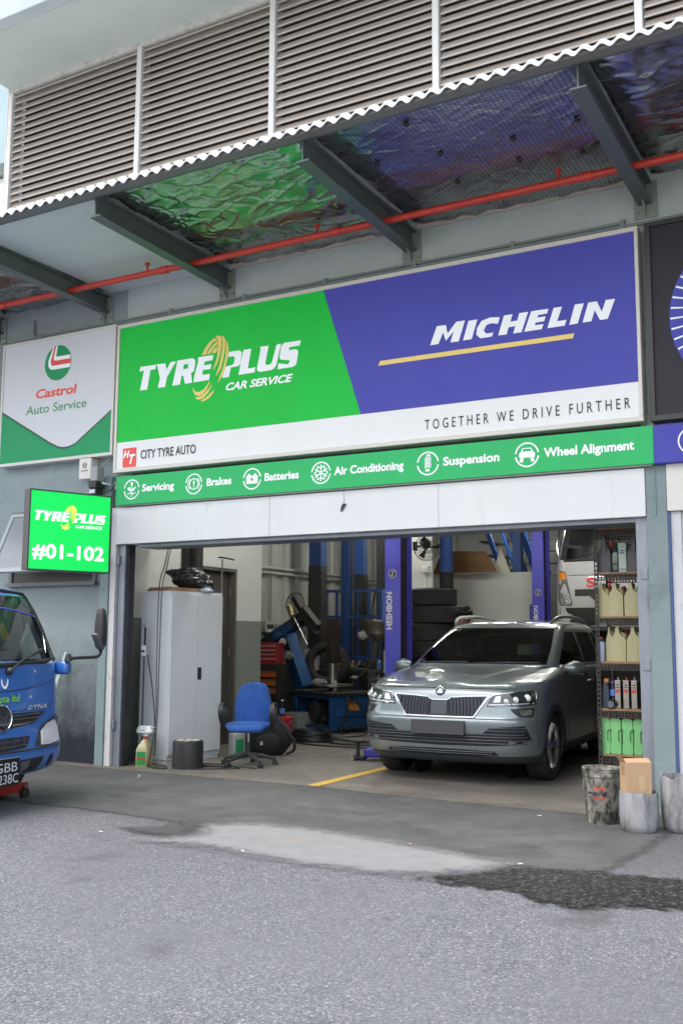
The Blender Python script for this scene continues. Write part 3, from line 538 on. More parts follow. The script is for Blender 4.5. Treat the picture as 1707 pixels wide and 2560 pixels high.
# service fascia
FS = thing("fascia_sign", "long green service fascia with round white icons above the shutter hood", "sign", (.3, -.06, 3))
FG = mat("fascia_green", (.042, .48, .155), .55, spec=.25, col2=(.038, .44, .14), scale=1.7, dirt=(.05, .37, .13), dscale=5, damt=.6, stretch=(1, 1, .3))
fx0, fx1, fz0, fz1, fy = -2.632, 3.222, 2.855, 3.176, -.125
MB().box(fx0, fx1, fy, -.008, fz0, fz1, .003).build("panel", FG, FS, world=True)
MB().box(fx0+.05, fx1-.02, -.10, -.0085, fz0-.012, fz0-.0005).build("underside_trim", mat("trim_grey", (.42, .42, .42), .6), FS, world=True)
def icon(cx, nm):
    cz, y = 3.02, fy-.001; mb = MB(); P_ = lambda l, dd=.003: mb.prism(l, (0, y, 0), X, Z, dd)
    P_(arcband(cx, cz, .098, .112, 8, 172)); P_(arcband(cx, cz, .098, .112, 188, 352))
    if nm == 'oil':
        P_([(cx-.006, cz-.085), (cx+.006, cz-.085), (cx+.006, cz+.045), (cx-.006, cz+.045)]); P_([(cx-.012, cz+.045), (cx+.012, cz+.045), (cx+.018, cz+.08), (cx-.018, cz+.08)])
        P_([(cx-.055, cz+.02), (cx-.03, cz+.03), (cx-.01, cz-.005), (cx+.055, cz+.03), (cx+.06, cz+.018), (cx+.03, cz-.02), (cx-.03, cz-.02), (cx-.06, cz+.005)])
        P_([(cx-.055, cz-.045), (cx-.02, cz-.032), (cx+.02, cz-.045), (cx+.055, cz-.032), (cx+.055, cz-.045), (cx+.02, cz-.058), (cx-.02, cz-.045), (cx-.055, cz-.058)])
    if nm == 'brake':
        P_([circ(cx, cz, .062, 32), circ(cx, cz, .051, 32)[::-1]]); P_(arcband(cx, cz, .07, .08, 130, 230)); P_(arcband(cx, cz, .07, .08, -50, 50))
        P_([(cx-.008, cz-.01), (cx+.008, cz-.01), (cx+.010, cz+.035), (cx-.010, cz+.035)]); P_(circ(cx, cz-.027, .009, 10))
    if nm == 'battery':
        P_([[(cx-.07, cz-.05), (cx+.07, cz-.05), (cx+.07, cz+.035), (cx+.05, cz+.035), (cx+.05, cz+.055), (cx+.025, cz+.055), (cx+.025, cz+.035), (cx-.025, cz+.035), (cx-.025, cz+.055), (cx-.05, cz+.055), (cx-.05, cz+.035), (cx-.07, cz+.035)],
            [(cx+.008, cz+.025), (cx-.03, cz-.008), (cx-.004, cz-.008), (cx-.012, cz-.038), (cx+.028, cz-.002), (cx+.003, cz-.002)]])
    if nm == 'flake':
        for k in range(6):
            a = R(30+60*k); c, s_ = math.cos(a), math.sin(a)
            def q(u, v): return (cx+u*c-v*s_, cz+u*s_+v*c)
            P_([q(.004, -.006), q(.082, -.006), q(.082, .006), q(.004, .006)])
            for w in (1, -1): P_([q(.04, w*.004), q(.052, w*.004), q(.074, w*.032), q(.064, w*.038)][::w])
    if nm == 'spring':
        for k in range(6): P_([(cx-.032, cz-.045+k*.017), (cx+.032, cz-.035+k*.017), (cx+.032, cz-.024+k*.017), (cx-.032, cz-.034+k*.017)])
        P_([(cx-.025, cz-.075), (cx+.015, cz-.075), (cx+.02, cz-.05), (cx-.025, cz-.056)]); P_([(cx-.02, cz+.062), (cx+.025, cz+.068), (cx+.025, cz+.085), (cx-.01, cz+.085)])
    if nm == 'car':
        P_([[(cx-.07, cz-.025), (cx+.07, cz-.025), (cx+.075, cz+.01), (cx+.055, cz+.03), (cx+.04, cz+.062), (cx-.04, cz+.062), (cx-.055, cz+.03), (cx-.075, cz+.01)], [(cx-.042, cz+.03), (cx-.034, cz+.054), (cx+.034, cz+.054), (cx+.042, cz+.03)]])
        P_([(cx-.06, cz-.028), (cx-.03, cz-.028), (cx-.04, cz-.07), (cx-.07, cz-.06)]); P_([(cx+.03, cz-.028), (cx+.06, cz-.028), (cx+.07, cz-.06), (cx+.04, cz-.07)])
    mb.build("icon", LETW, FS, world=True)
for cx, nm in ((-2.402, 'oil'), (-1.545, 'brake'), (-.80, 'battery'), (.02, 'flake'), (1.173, 'spring'), (2.131, 'car')): icon(cx, nm)
for s_, a, b in (("Servicing", -2.252, -1.81), ("Brakes", -1.375, -1.055), ("Batteries", -.645, -.235), ("Air Conditioning", .17, .925), ("Suspension", 1.328, 1.875), ("Wheel Alignment", 2.285, 3.065)):
    text(s_, a, b, 2.984, .088, O(fy-.001), X, Z, .003, .034).build("lettering", LETW, FS, world=True)
BF = thing("fascia_sign", "blue fascia with spanner icon continuing right of the green fascia", "sign", (5, -.06, 3))
MB().box(3.224, 7.5, fy, -.008, fz0, fz1, .003).build("panel", BLUE, BF, world=True)
mb = MB(); mb.prism([circ(3.53, 3.02, .112, 40), circ(3.53, 3.02, .100, 40)[::-1]], (0, fy-.001, 0), X, Z, .003)
mb.prism([(3.475, 3.06), (3.50, 3.085), (3.52, 3.07), (3.50, 3.05), (3.52, 3.03), (3.54, 3.05), (3.56, 3.03), (3.53, 3.0), (3.58, 2.95), (3.55, 2.935), (3.505, 2.99), (3.475, 3.01)], (0, fy-.001, 0), X, Z, .003)
mb.build("icon", LETW, BF, world=True)
# ------------------------------------------------------------------ roller shutter
RS = thing("roller_shutter", "white roller shutter hood over the opening with grey steel guide rails", "roller shutter", (.25, 0, 2.6))
MB().box(-2.665, 3.127, -.065, .34, 2.425, 2.834, .005).build("hood", WHITEP, RS, world=True)
mb = MB()
for x in (-.62, 1.25): mb.box(x-.003, x+.003, -.0665, -.0655, 2.43, 2.83)
mb.build("seam", mat("seam_grey", (.4, .4, .4), .6), RS, world=True)
MB().box(-2.4, 3.1, .0, .33, 2.385, 2.4245, .004).build("bottom_bar", RAWST, RS, world=True)
MB().box(-2.6, -1.55, .341, .95, 2.50, 2.9, .005).build("drum_housing", WHITE, RS, world=True)
for sx in (0, 1):
    mb = MB()
    if sx == 0: mb.box(-2.667, -2.565, -.01, .012, 0, 2.424); mb.box(-2.585, -2.565, .0125, .12, 0, 2.424); mb.box(-2.667, -2.565, .1205, .14, 0, 2.424)
    else: mb.box(3.03, 3.127, -.01, .012, 0, 2.424); mb.box(3.03, 3.05, .0125, .12, 0, 2.424); mb.box(3.03, 3.127, .1205, .14, 0, 2.424)
    g = mb.build("guide_rail", RAWST, RS, world=True)
    for z in ((2.25, .45) if sx == 0 else (1.2, 1.95)):
        MB().box(-2.69 if sx == 0 else 3.06, -2.63 if sx == 0 else 3.12, -.035 if sx == 0 else -.018, -.0105, z-.05, z+.05, .004).build("bracket", RAWST, g, world=True)
MB().box(-2.562, -2.535, .02, .12, .0, 2.42).build("rail_gap_shade", BLKP, RS, world=True)  # black strip standing in for the shade in the gap beside the rail
FG_ = thing("dangling_tag", "small black tag hanging on a wire against the shutter hood", "tag", (.24, -.075, 2.7))
mb = MB(); mb.tube([(.245, -.07, 2.85), (.25, -.075, 2.77), (.248, -.074, 2.705)], .002, 5); mb.build("wire", STEEL, FG_, world=True)
MB().prism([(.215, 2.63), (.235, 2.64), (.275, 2.70), (.25, 2.71), (.228, 2.69)], (0, -.07, 0), X, Z, .012, True).build("tag_body", BLKP, FG_, world=True)
# ------------------------------------------------------------------ projecting light box
near, far = Vector((-2.717, -1.30)), Vector((-2.393, -.45)); W_ = (far-near).length; ux = ((far-near)/W_)
LB = thing("light_box", "glowing green light box sign projecting from the wall above the truck", "sign", (near.x, near.y, 2.07), math.atan2(ux.y, ux.x))
H_ = .83; t_ = .13
mb = MB(); mb.box(0, W_, .004, t_, 0, H_)
for a in ((0, W_, H_-.014, H_), (0, W_, 0, .014), (0, .014, .0145, H_-.0145), (W_-.014, W_, .0145, H_-.0145)): mb.box(a[0], a[1], -.008, .0035, a[2], a[3])
mb.build("case", mat("case_grey", (.05, .048, .05), .45), LB)
GE = mat("lit_green", (.0, .60, .085), .4, emit=.30); WE = mat("lit_white", (.85, .88, .85), .4, emit=.30); YE = mat("lit_yellow", (.85, .75, .12), .4, emit=.28)
MB().box(.0145, W_-.0145, -.002, .0035, .0145, H_-.0145).build("lit_face", GE, LB)
sc_ = .372; fx = lambda p: (.055+(p[0]+2.34)*sc_, H_-.135-(4.61-p[1])*sc_)
def lp(l): return [[fx(p) for p in q] for q in l] if isinstance(l[0][0], (list, tuple)) else [fx(p) for p in l]
mb = MB()
for l in TP: mb.prism(lp(l), (0, -.0025, 0), X, Z, .003)
mb.build("lettering", WE, LB)
mb = MB()
for l in SW: mb.prism(lp(l), (0, -.002, 0), X, Z, .003)
mb.build("tyre_emblem", YE, LB)
text("CAR SERVICE", .055+(2.34-1.131)*sc_, .055+(2.34-.30)*sc_, H_-.135-(4.61-3.976)*sc_, .033, (0, -.0025, 0), X, Z, .003, .035, .3).build("lettering", WE, LB)
text("#01-102", .05, .84, .125, .158, (0, -.0025, 0), X, Z, .003, .03).build("lettering", WE, LB)
for z in (2.24, 2.74): MB().box(-2.80, -2.76, -.66, -.001, z, z+.04).build("bracket", DKFR, LB, world=True)
# window behind it
WN = thing("top_hung_window", "tilted frosted window half hidden behind the green light box", "window", (-3.7, 0, 2.5))
mb = MB(); mb.box(-4.36, -2.98, -.03, -.001, 2.83, 2.88); mb.box(-4.36, -4.31, -.03, -.001, 2.03, 2.829); mb.box(-3.03, -2.98, -.03, -.001, 2.03, 2.829); mb.box(-4.38, -2.96, -.07, -.001, 1.985, 2.029)
mb.build("frame", mat("window_frame_grey", (.16, .17, .17), .5), WN, world=True)
MB().box(-4.309, -3.031, -.012, -.001, 2.03, 2.829).build("opening", mat("opening_shade", (.03, .035, .035), .4), WN, world=True)  # dark pane on the solid wall, its colour standing for the unlit opening
Ms = Matrix.Translation((-3.67, -.02, 2.84)) @ Matrix.Rotation(R(-24), 4, 'X')
mb = MB(); 
for a in ((-.66, .66, -.78, -.73), (-.66, .66, -.04, 0), (-.66, -.61, -.7295, -.0405), (.61, .66, -.7295, -.0405)): mb.box(a[0], a[1], -.035, 0, a[2], a[3], 0, Ms)
sh = mb.build("sash", mat("sash_grey", (.40, .42, .43), .5), WN, world=True)
MB().box(-.609, .609, -.022, -.012, -.7295, -.0405, 0, Ms).build("frosted_pane", mat("frosted_glass", (.30, .33, .34), .22, spec=.7, col2=(.2, .22, .23), scale=2), sh, world=True)
# alarm box, sensor lamp and cable
AB = thing("alarm_box", "small white alarm box fixed on the wall below the left sign", "alarm box", (-3.1, 0, 3.3))
MB().box(-3.20, -3.015, -.13, -.001, 3.185, 3.43, .012).build("cover", mat("aged_white_plastic", (.70, .68, .61), .45, dirt=(.45, .36, .26), dscale=9, damt=.6), AB, world=True)
mb = MB(); mb.prism([circ(-3.108, 3.345, .034, 24), circ(-3.108, 3.345, .027, 24)[::-1]], (0, -.1305, 0), X, Z, .002); mb.prism([circ(-3.108, 3.345, .019, 6), circ(-3.108, 3.345, .012, 6)[::-1]], (0, -.1305, 0), X, Z, .002)
mb.build("emblem", LETK, AB, world=True)
text("certis", -3.16, -3.055, 3.275, .024, O(-.1305), X, Z, .002, .01).build("lettering", LETK, AB, world=True)
CT = thing("security_camera", "grey wall camera with black lens hood beside the alarm box", "camera", (-2.86, -.1, 3.1))
GP = mat("grey_plastic", (.30, .31, .32), .45)
mb = MB(); mb.box(-2.915, -2.815, -.24, -.12, 3.13, 3.30, .015); mb.build("housing", GP, CT, world=True)
MB().box(-2.92, -2.81, -.26, -.11, 3.05, 3.129, .012).build("lens_hood", BLKP, CT, world=True)
mb = MB(); mb.box(-2.915, -2.815, -.25, -.13, 2.98, 3.045, .008); mb.build("lamp_head", BLKP, CT, world=True)
MB().box(-2.905, -2.825, -.256, -.2505, 2.992, 3.034).build("lens", mat("lens_white", (.6, .6, .66), .2), CT, world=True)
mb = MB(); mb.box(-2.99, -2.9, -.05, -.001, 2.99, 3.11, .008); mb.cyl((-2.93, -.05, 3.05), (-2.87, -.16, 3.09), .014); mb.build("wall_plate", MATS["aged_white_plastic"], CT, world=True)
mb = MB(); mb.cyl((-2.76, -.001, 3.10), (-2.76, -.02, 3.10), .045, n=20); mb.tube([(-2.76, -.015, 3.10), (-2.79, -.12, 3.11), (-2.83, -.17, 3.12)], .013); mb.build("mount_arm", WHITE, CT, world=True)
SCB = MB().tube(smoothpts([(-2.88, -.15, 3.29), (-2.84, -.08, 3.36), (-2.78, -.03, 3.44)], 5), .009).build("camera_cable", mat("cable_grey", (.35, .36, .36), .5), CT, 60, world=True)
LC = MB().tube(smoothpts([(-2.68, -.03, 3.215), (-2.72, -.06, 3.08), (-2.62, -.35, 2.95), (-2.56, -.55, 2.9)], 6), .006).build("power_cable", BLKP, None, 60)
tag(LC, "thin black cable from main sign down to the light box", "cable")
# ------------------------------------------------------------------ vehicle bodies from stacked plan outlines
def crom(a, b, c, d, t): return .5*((2*b)+(c-a)*t+(2*a-5*b+4*c-d)*t*t+(3*b-a-3*c+d)*t*t*t)
class Shell:
    """levels: (z, front y, rear y, half width, front bow, corner rx, corner ry, rear corner r)"""
    def __init__(s, levels, sub=5, nf=9, nc=7, sides=(), nr=5):
        s.L = []
        n = len(levels)
        for i in range(n-1):
            a, b, c, d = levels[max(i-1, 0)], levels[i], levels[i+1], levels[min(i+2, n-1)]
            for k in range(sub): s.L.append(tuple(crom(a[q], b[q], c[q], d[q], k/sub) for q in range(8)))
        s.L.append(tuple(levels[-1])); s.nf, s.nc, s.sides, s.nr = nf, nc, list(sides), nr
        s.rows = [s.half(l) for l in s.L]; s.nh = len(s.rows[0])
    def half(s, l):
        z, yf, yr, w, bow, rx, ry, rr = l; P = []
        for k in range(s.nf): x = (w-rx)*k/s.nf; P.append((x, yf+bow*(x/w)**2, z))
        for k in range(s.nc+1):
            a = math.pi/2*k/s.nc; x = w-rx+rx*math.sin(a); P.append((x, yf+bow*(x/w)**2+ry*(1-math.cos(a)), z))
        y0 = P[-1][1]; y1 = yr-rr
        for t in s.sides:
            P.append((w, y0+(y1-y0)*t, z))
        for k in range(4): a = math.pi/2*k/3; P.append((w-rr+rr*math.cos(a), y1+rr*math.sin(a), z))
        for k in range(1, s.nr+1): P.append(((w-rr)*(1-k/s.nr), yr, z))
        return P
    def front(s, x, z):
        """y of the front face at x, z"""
        x = abs(x); best = None
        for i in range(len(s.L)-1):
            if s.L[i][0] <= z <= s.L[i+1][0]:
                t = (z-s.L[i][0])/max(1e-9, s.L[i+1][0]-s.L[i][0]); ys = []
                for r in (s.rows[i], s.rows[i+1]):
                    m = s.nf+s.nc
                    y = r[m][1]
                    for j in range(m):
                        if r[j][0] <= x <= r[j+1][0]: u = (x-r[j][0])/max(1e-9, r[j+1][0]-r[j][0]); y = r[j][1]+u*(r[j+1][1]-r[j][1]); break
                    ys.append(y)
                return ys[0]+(ys[1]-ys[0])*t
        return s.rows[0][0][1]
CAR_LV = [(.20, .26, 4.15, .78, .10, .25, .25, .2), (.24, .12, 4.28, .86, .10, .26, .28, .2), (.34, .04, 4.36, .905, .10, .28, .32, .22), (.50, .005, 4.38, .918, .10, .28, .34, .24), (.62, -.008, 4.38, .921, .10, .28, .35, .25),
 (.665, .018, 4.38, .922, .10, .28, .36, .25), (.80, .040, 4.36, .920, .11, .28, .38, .25), (.90, .075, 4.33, .915, .12, .30, .42, .25), (.965, .15, 4.31, .905, .13, .34, .46, .25),
 (1.01, .38, 4.30, .892, .13, .36, .46, .25), (1.05, .68, 4.28, .875, .12, .34, .40, .25), (1.085, 1.0, 4.26, .855, .12, .28, .30, .25), (1.105, 1.13, 4.24, .838, .12, .20, .22, .25),
 (1.135, 1.17, 4.22, .815, .12, .15, .2, .24), (1.30, 1.52, 4.12, .765, .12, .13, .18, .24), (1.45, 1.84, 4.0, .71, .12, .13, .18, .22), (1.545, 2.08, 3.9, .665, .12, .13, .18, .2),
 (1.595, 2.28, 3.8, .61, .12, .14, .2, .2), (1.622, 2.6, 3.6, .46, .1, .12, .18, .15), (1.63, 2.9, 3.3, .18, .05, .06, .06, .06)]
CAR_POS = (.955, .56); CAR_ROT = 3.0
CAR_SH = Shell(CAR_LV, 5, 18, 7, [(.01+.98*k/63) for k in range(64)])
TRK_LV = [(.27, .12, 1.7, .90, .14, .2, .16, .1), (.31, .05, 1.7, .95, .15, .22, .18, .1), (.40, .0, 1.7, .965, .15, .22, .2, .1), (.52, .0, 1.7, .965, .15, .22, .2, .1), (.66, .03, 1.7, .96, .15, .22, .2, .1), (.90, .05, 1.7, .955, .15, .22, .2, .1),
 (1.14, .07, 1.7, .945, .15, .2, .2, .1), (1.20, .085, 1.7, .935, .15, .2, .2, .1), (1.40, .17, 1.7, .905, .15, .18, .19, .1), (1.58, .26, 1.7, .87, .15, .17, .19, .1), (1.70, .33, 1.68, .84, .15, .17, .2, .1),
 (1.79, .42, 1.6, .80, .14, .17, .2, .1), (1.84, .6, 1.48, .66, .1, .14, .16, .1), (1.86, .85, 1.25, .3, .05, .06, .06, .05)]
TRK_SH = Shell(TRK_LV, 4, 9, 7, [(.01+.98*k/9) for k in range(10)])
TRK_A = 6.0; TRK_POS = (-1.27, -2.81)
def shell_mb(sh, keep, arcs=(), rad=.37, cap=True, deform=None):
    rows = [[deform(*q) if deform else q for q in r] for r in sh.rows]
    if arcs:
        for r in rows:
            for j in range(sh.nf+3, len(r)):
                x, y, z = r[j]
                for yc, zc in arcs:
                    d = math.hypot(y-yc, z-zc)
                    if abs(d-rad) < .03 and x > .5: r[j] = (x, yc+(y-yc)*rad/d, zc+(z-zc)*rad/d)
    mb = MB(); nh = sh.nh
    for sx in (1, -1):
        b = len(mb.v); mb.v += [(sx*p[0], p[1], p[2]) for r in rows for p in r]
        for i in range(len(rows)-1):
            for j in range(nh-1):
                q = [rows[i][j], rows[i][j+1], rows[i+1][j+1], rows[i+1][j]]
                c = tuple(sum(p[k] for p in q)/4 for k in range(3))
                if any(math.hypot(c[1]-yc, c[2]-zc) < rad*.985 and c[0] > .5 and j > sh.nf+3 for yc, zc in arcs): continue
                if not keep(c, i, j): continue
                f = (b+i*nh+j, b+i*nh+j+1, b+(i+1)*nh+j+1, b+(i+1)*nh+j)
                mb.f.append(f if sx > 0 else f[::-1])
        if cap:
            for i, fl in ((0, True), (len(rows)-1, False)):
                if keep(rows[i][0], i, 0):
                    ring = [b+i*nh+j for j in range(nh)]
                    mb.f.append(tuple(ring if (fl != (sx > 0)) else ring[::-1]))
    return mb
def patch(sh, loops, off, cuts=3, mirror=False):
    if not isinstance(loops[0][0], (list, tuple)): loops = [loops]
    fl = [p for l in loops for p in l]
    tri = tessellate_polygon([[Vector((p[0], p[1], 0)) for p in l] for l in loops])
    bm = bmesh.new(); vs_ = [bm.verts.new((p[0], 0, p[1])) for p in fl]
    for t in tri:
        try: bm.faces.new([vs_[k] for k in t])
        except ValueError: pass
    for _ in range(cuts):
        es = [e for e in bm.edges if e.calc_length() > .035]
        if es: bmesh.ops.subdivide_edges(bm, edges=es, cuts=1)
    bmesh.ops.triangulate(bm, faces=bm.faces[:])
    mb = MB()
    for sx in ((1, -1) if mirror else (1,)):
        bm.verts.index_update(); P = [(sx*v.co.x, sh.front(v.co.x, v.co.z)-off, v.co.z) for v in bm.verts]; F = []
        for f in bm.faces:
            i, j, k = [v.index for v in f.verts]
            A, B_, C_ = P[i], P[j], P[k]
            nrm = (B_[0]-A[0])*(C_[2]-A[2])-(B_[2]-A[2])*(C_[0]-A[0])
            F.append((i, j, k) if nrm > 0 else (i, k, j))
        mb.add(P, F)
    bm.free(); return mb
def ptube(sh, pts, off, r, n=6, closed=False):
    return MB().tube([(x, sh.front(x, z)-off, z) for x, z in pts], r, n, closed)
def mir(pts): return pts + [(-p[0], p[1]) for p in pts[::-1]]
TYREM = mat("tyre_rubber", (.018, .018, .019), .75, col2=(.03, .03, .03), scale=10, dirt=(.06, .055, .05), dscale=6, damt=.6)
def wheel(parent, x, y, z, R_, w, rim, spokes=5, side=1, name="wheel", rimm=None):
    """the wheel's outer face looks along side*x"""
    M = Matrix.Translation((x, y, z)) @ Matrix.Rotation(R(90)*side, 4, 'Y')
    prof = [(R_*.66, -w*.42), (R_*.72, -w*.5), (R_*.93, -w*.5), (R_*.985, -w*.42), (R_, -w*.3), (R_*.994, -w*.29), (R_, -w*.27), (R_, -w*.09), (R_*.99, -w*.08), (R_, -w*.07), (R_, w*.07), (R_*.99, w*.08), (R_, w*.09), (R_, w*.27), (R_*.994, w*.29), (R_, w*.3), (R_*.985, w*.42), (R_*.93, w*.5), (R_*.72, w*.5), (R_*.66, w*.42), (R_*.6, w*.3), (R_*.6, -w*.42), (R_*.66, -w*.42)]
    wh = MB().lathe(prof, (0, 0, 0), 40, cap=False, M=M).build(name, TYREM, parent, 40)
    m2 = rimm or mat("alloy_rim", (.55, .54, .53), .25, .9)
    mb = MB(); mb.lathe([(R_*.67, w*.42), (R_*.69, w*.46), (R_*.66, w*.48), (R_*.62, w*.40), (R_*.60, -w*.3)], n=40, cap=False, M=M)
    mb.lathe([(0, w*.36), (R_*.10, w*.36), (R_*.17, w*.30), (R_*.18, w*.1), (0, w*.1)], n=20, cap=False, M=M)
    for k in range(spokes):
        for dk in (-.16, .16):
            a = 2*math.pi*k/spokes+.3; p0 = Vector((math.cos(a+dk*.5), math.sin(a+dk*.5), 0))*R_*.12; p1 = Vector((math.cos(a+dk), math.sin(a+dk), 0))*R_*.66
            t = Vector((-math.sin(a), math.cos(a), 0)); rr = []
            for q, hw, zt, zb in ((p0, .020, w*.33, w*.18), (p0.lerp(p1, .5), .015, w*.37, w*.26), (p1, .020, w*.44, w*.34)):
                rr.append([q+t*hw+Vector((0, 0, zb)), q+t*hw*.7+Vector((0, 0, zt)), q-t*hw*.7+Vector((0, 0, zt)), q-t*hw+Vector((0, 0, zb))])
            mb.rings(rr, M=M)
    mb.build("rim", m2, wh, 35)
    MB().lathe([(0, -w*.1), (R_*.55, -w*.1), (R_*.55, -w*.2), (0, -w*.2)], n=24, cap=False, M=M).build("brake_disc", mat("brake_disc_metal", (.05, .045, .04), .5, .6), wh)
    return wh
# ------------------------------------------------------------------ the car in the bay
CAR = thing("parked_car", "grey green compact SUV standing in the workshop doorway with plain dark number plate", "car", (*CAR_POS, 0), R(CAR_ROT))
PAINT = mat("car_paint", (.245, .285, .295), .32, .55, coat=1, col2=(.215, .25, .26), scale=400)
CLAD = mat("car_cladding", (.022, .023, .026), .55)
SKID = mat("car_bumper_plastic", (.05, .06, .075), .45, .1)
CGLASS = glass("car_glass", (.34, .42, .38), 1.55)
ARC = [(.88, .345), (3.52, .345)]
nf, nc = CAR_SH.nf, CAR_SH.nc; SIDE0 = nf+nc+1; ns = len(CAR_SH.sides)
LZ = [l[0] for l in CAR_SH.L]
def side_y(i, j): return CAR_SH.rows[i][j][1]
def is_ws(c, i, j): return 1.135 < c[2] < 1.535 and j < nf+2
def is_side(c, i, j):
    if not (1.13 < c[2] < 1.50 and SIDE0-1 <= j < SIDE0+ns-5): return False
    return not (2.62 < c[1] < 2.72 or 3.42 < c[1] < 3.5)
def is_rear(c, i, j): return 1.18 < c[2] < 1.5 and j > SIDE0+ns+3
glassy = lambda c, i, j: is_ws(c, i, j) or is_side(c, i, j) or is_rear(c, i, j)
low = lambda c, i, j: c[2] < .30 or (c[2] < .335 and j > SIDE0)
def bonnet(x, y, z):
    """two creases running from the badge to the windscreen corners, the middle of the bonnet standing proud"""
    if z < .93 or z > 1.14 or y > 1.4: return (x, y, z)
    k = min(1, (z-.93)/.05)*min(1, (1.14-z)/.03); xc = .16+.30*min(1, max(0, y-.1)/1.1); t = max(0, min(1, (abs(x)-xc)/.10)); t = t*t*(3-2*t)
    t2 = max(0, min(1, (abs(x)-xc-.26)/.14)); return (x, y, z+k*(.012*(1-t)+.006*t2))
body = shell_mb(CAR_SH, lambda c, i, j: not glassy(c, i, j) and not low(c, i, j), ARC, deform=bonnet).build("body", PAINT, CAR, 40)
shell_mb(CAR_SH, lambda c, i, j: low(c, i, j), ARC).build("lower_cladding", SKID, CAR, 50)
shell_mb(CAR_SH, is_ws, cap=False).build("windscreen", CGLASS, CAR, 60)
for sx in (1, -1):
    g = shell_mb(CAR_SH, lambda c, i, j: is_side(c, i, j), cap=False); g.f = [f for f in g.f if g.v[f[0]][0]*sx > 0]; g.build("side_window", CGLASS, CAR, 60)
shell_mb(CAR_SH, is_rear, cap=False).build("rear_window", CGLASS, CAR, 60)
def car_w(z):
    L = CAR_SH.L
    for a, b in zip(L, L[1:]):
        if a[0] <= z <= b[0]: return a[3]+(b[3]-a[3])*(z-a[0])/max(1e-6, b[0]-a[0])
    return L[0][3]
for yc, zc in ARC:
    for sx in (1, -1):
        rr = []
        for k in range(41):
            a = R(-14+208*k/40); c, s_ = math.cos(a), math.sin(a); row = []
            for rad, o in ((.345, -.03), (.352, .010), (.40, .014), (.418, .004), (.418, -.03)):
                z = max(.22, zc+rad*s_); row.append((sx*(car_w(z)+o), yc+rad*c, z))
            rr.append(row if sx > 0 else row[::-1])
        MB().rings(rr, closed=False).build("wheel_arch_trim", CLAD, CAR, 50)
        mb = MB(); rr = [[(sx*xx, yc+.365*math.cos(R(a)), zc+.365*math.sin(R(a))) for a in range(-20, 201, 10)] for xx in (.90, .5)]
        mb.rings(rr, closed=False); mb.add([(sx*.5, yc+.37*math.cos(R(a)), zc+.37*math.sin(R(a))) for a in range(0, 360, 15)], [tuple(range(24))])
        mb.build("wheel_arch_liner", BLKP, CAR, 50)
        wheel(CAR, sx*.79, yc, .345, .345, .215, .24, 5, sx)
# front details on the bumper surface
S_ = CAR_SH
gh_o = [(0, .822), (.085, .822), (.118, .846), (.25, .857), (.485, .866), (.502, .852), (.355, .655), (0, .652)]
gh_i = [(0, .811), (.078, .811), (.123, .836), (.25, .847), (.474, .856), (.345, .664), (0, .662)]
full = lambda h: h + [(-p[0], p[1]) for p in h[::-1] if p[0] > 0]
gr = patch(S_, full(gh_i), .004, 4).build("grille", mat("grille_black", (.012, .013, .02), .35), CAR)
patch(S_, [full(gh_o), full(gh_i)[::-1]], .012, 4).build("grille_surround", mat("dark_chrome", (.42, .43, .45), .2, 1), gr)
for k in range(-12, 13):
    if abs(k) < 3: continue
    x = k*.0345; zt = (.846 if abs(x) > .13 else .808+(abs(x)-.075)*.48)-.006; zb = .668 if abs(x) < .34 else .668+(abs(x)-.34)*1.4
    if zt-zb > .02:
        ptube(S_, [(x-.012*(1 if x > 0 else -1), zt), (x, (zt+zb)/2), (x+.0, zb)], .010, .0085).build("grille_bar", mat("grille_bar_chrome", (.07, .075, .10), .25, .6), gr, 60)
patch(S_, [(-.085, .80), (.085, .80), (.085, .68), (-.085, .68)], .014, 2).build("radar_cover", mat("radar_plastic", (.045, .048, .065), .25), gr)
emy = S_.front(0, .90)-.012
em = MB().lathe([(.0, -.004), (.047, -.004), (.050, .004), (.046, .012), (.042, .008), (.0, .008)], (0, emy+.006, .897), 32, (0, -1, .22)).build("emblem", CHROME, CAR, 40)
mb = MB(); E_ = lambda l: mb.prism(l, (0, emy-.0045, .897), (1, 0, 0), (0, .215, .976), .003)
E_(circ(.0, -.002, .040, 28)); em_b = mb.build("emblem_ground", mat("emblem_black", (.012, .014, .014), .3), em)
mb = MB(); E2 = lambda l: mb.prism(l, (0, emy-.008, .898), (1, 0, 0), (0, .215, .976), .003)
E2([(-.034, -.012), (-.02, -.006), (.018, -.01), (.034, -.004), (.030, -.014), (.012, -.022), (-.018, -.020)])
for k in range(3): E2([(-.022+k*.016, -.004), (-.006+k*.014, .002), (.006+k*.010, .026-k*.004), (-.008+k*.012, .018-k*.003)])
mb.build("winged_arrow", CHROME, em)
hl = [(.474, .765), (.500, .83), (.525, .868), (.62, .882), (.72, .896), (.845, .911), (.868, .896), (.880, .83), (.877, .785), (.80, .770), (.65, .764)]
fg = [(.690, .742), (.876, .748), (.872, .700), (.868, .664), (.776, .667), (.73, .70)]
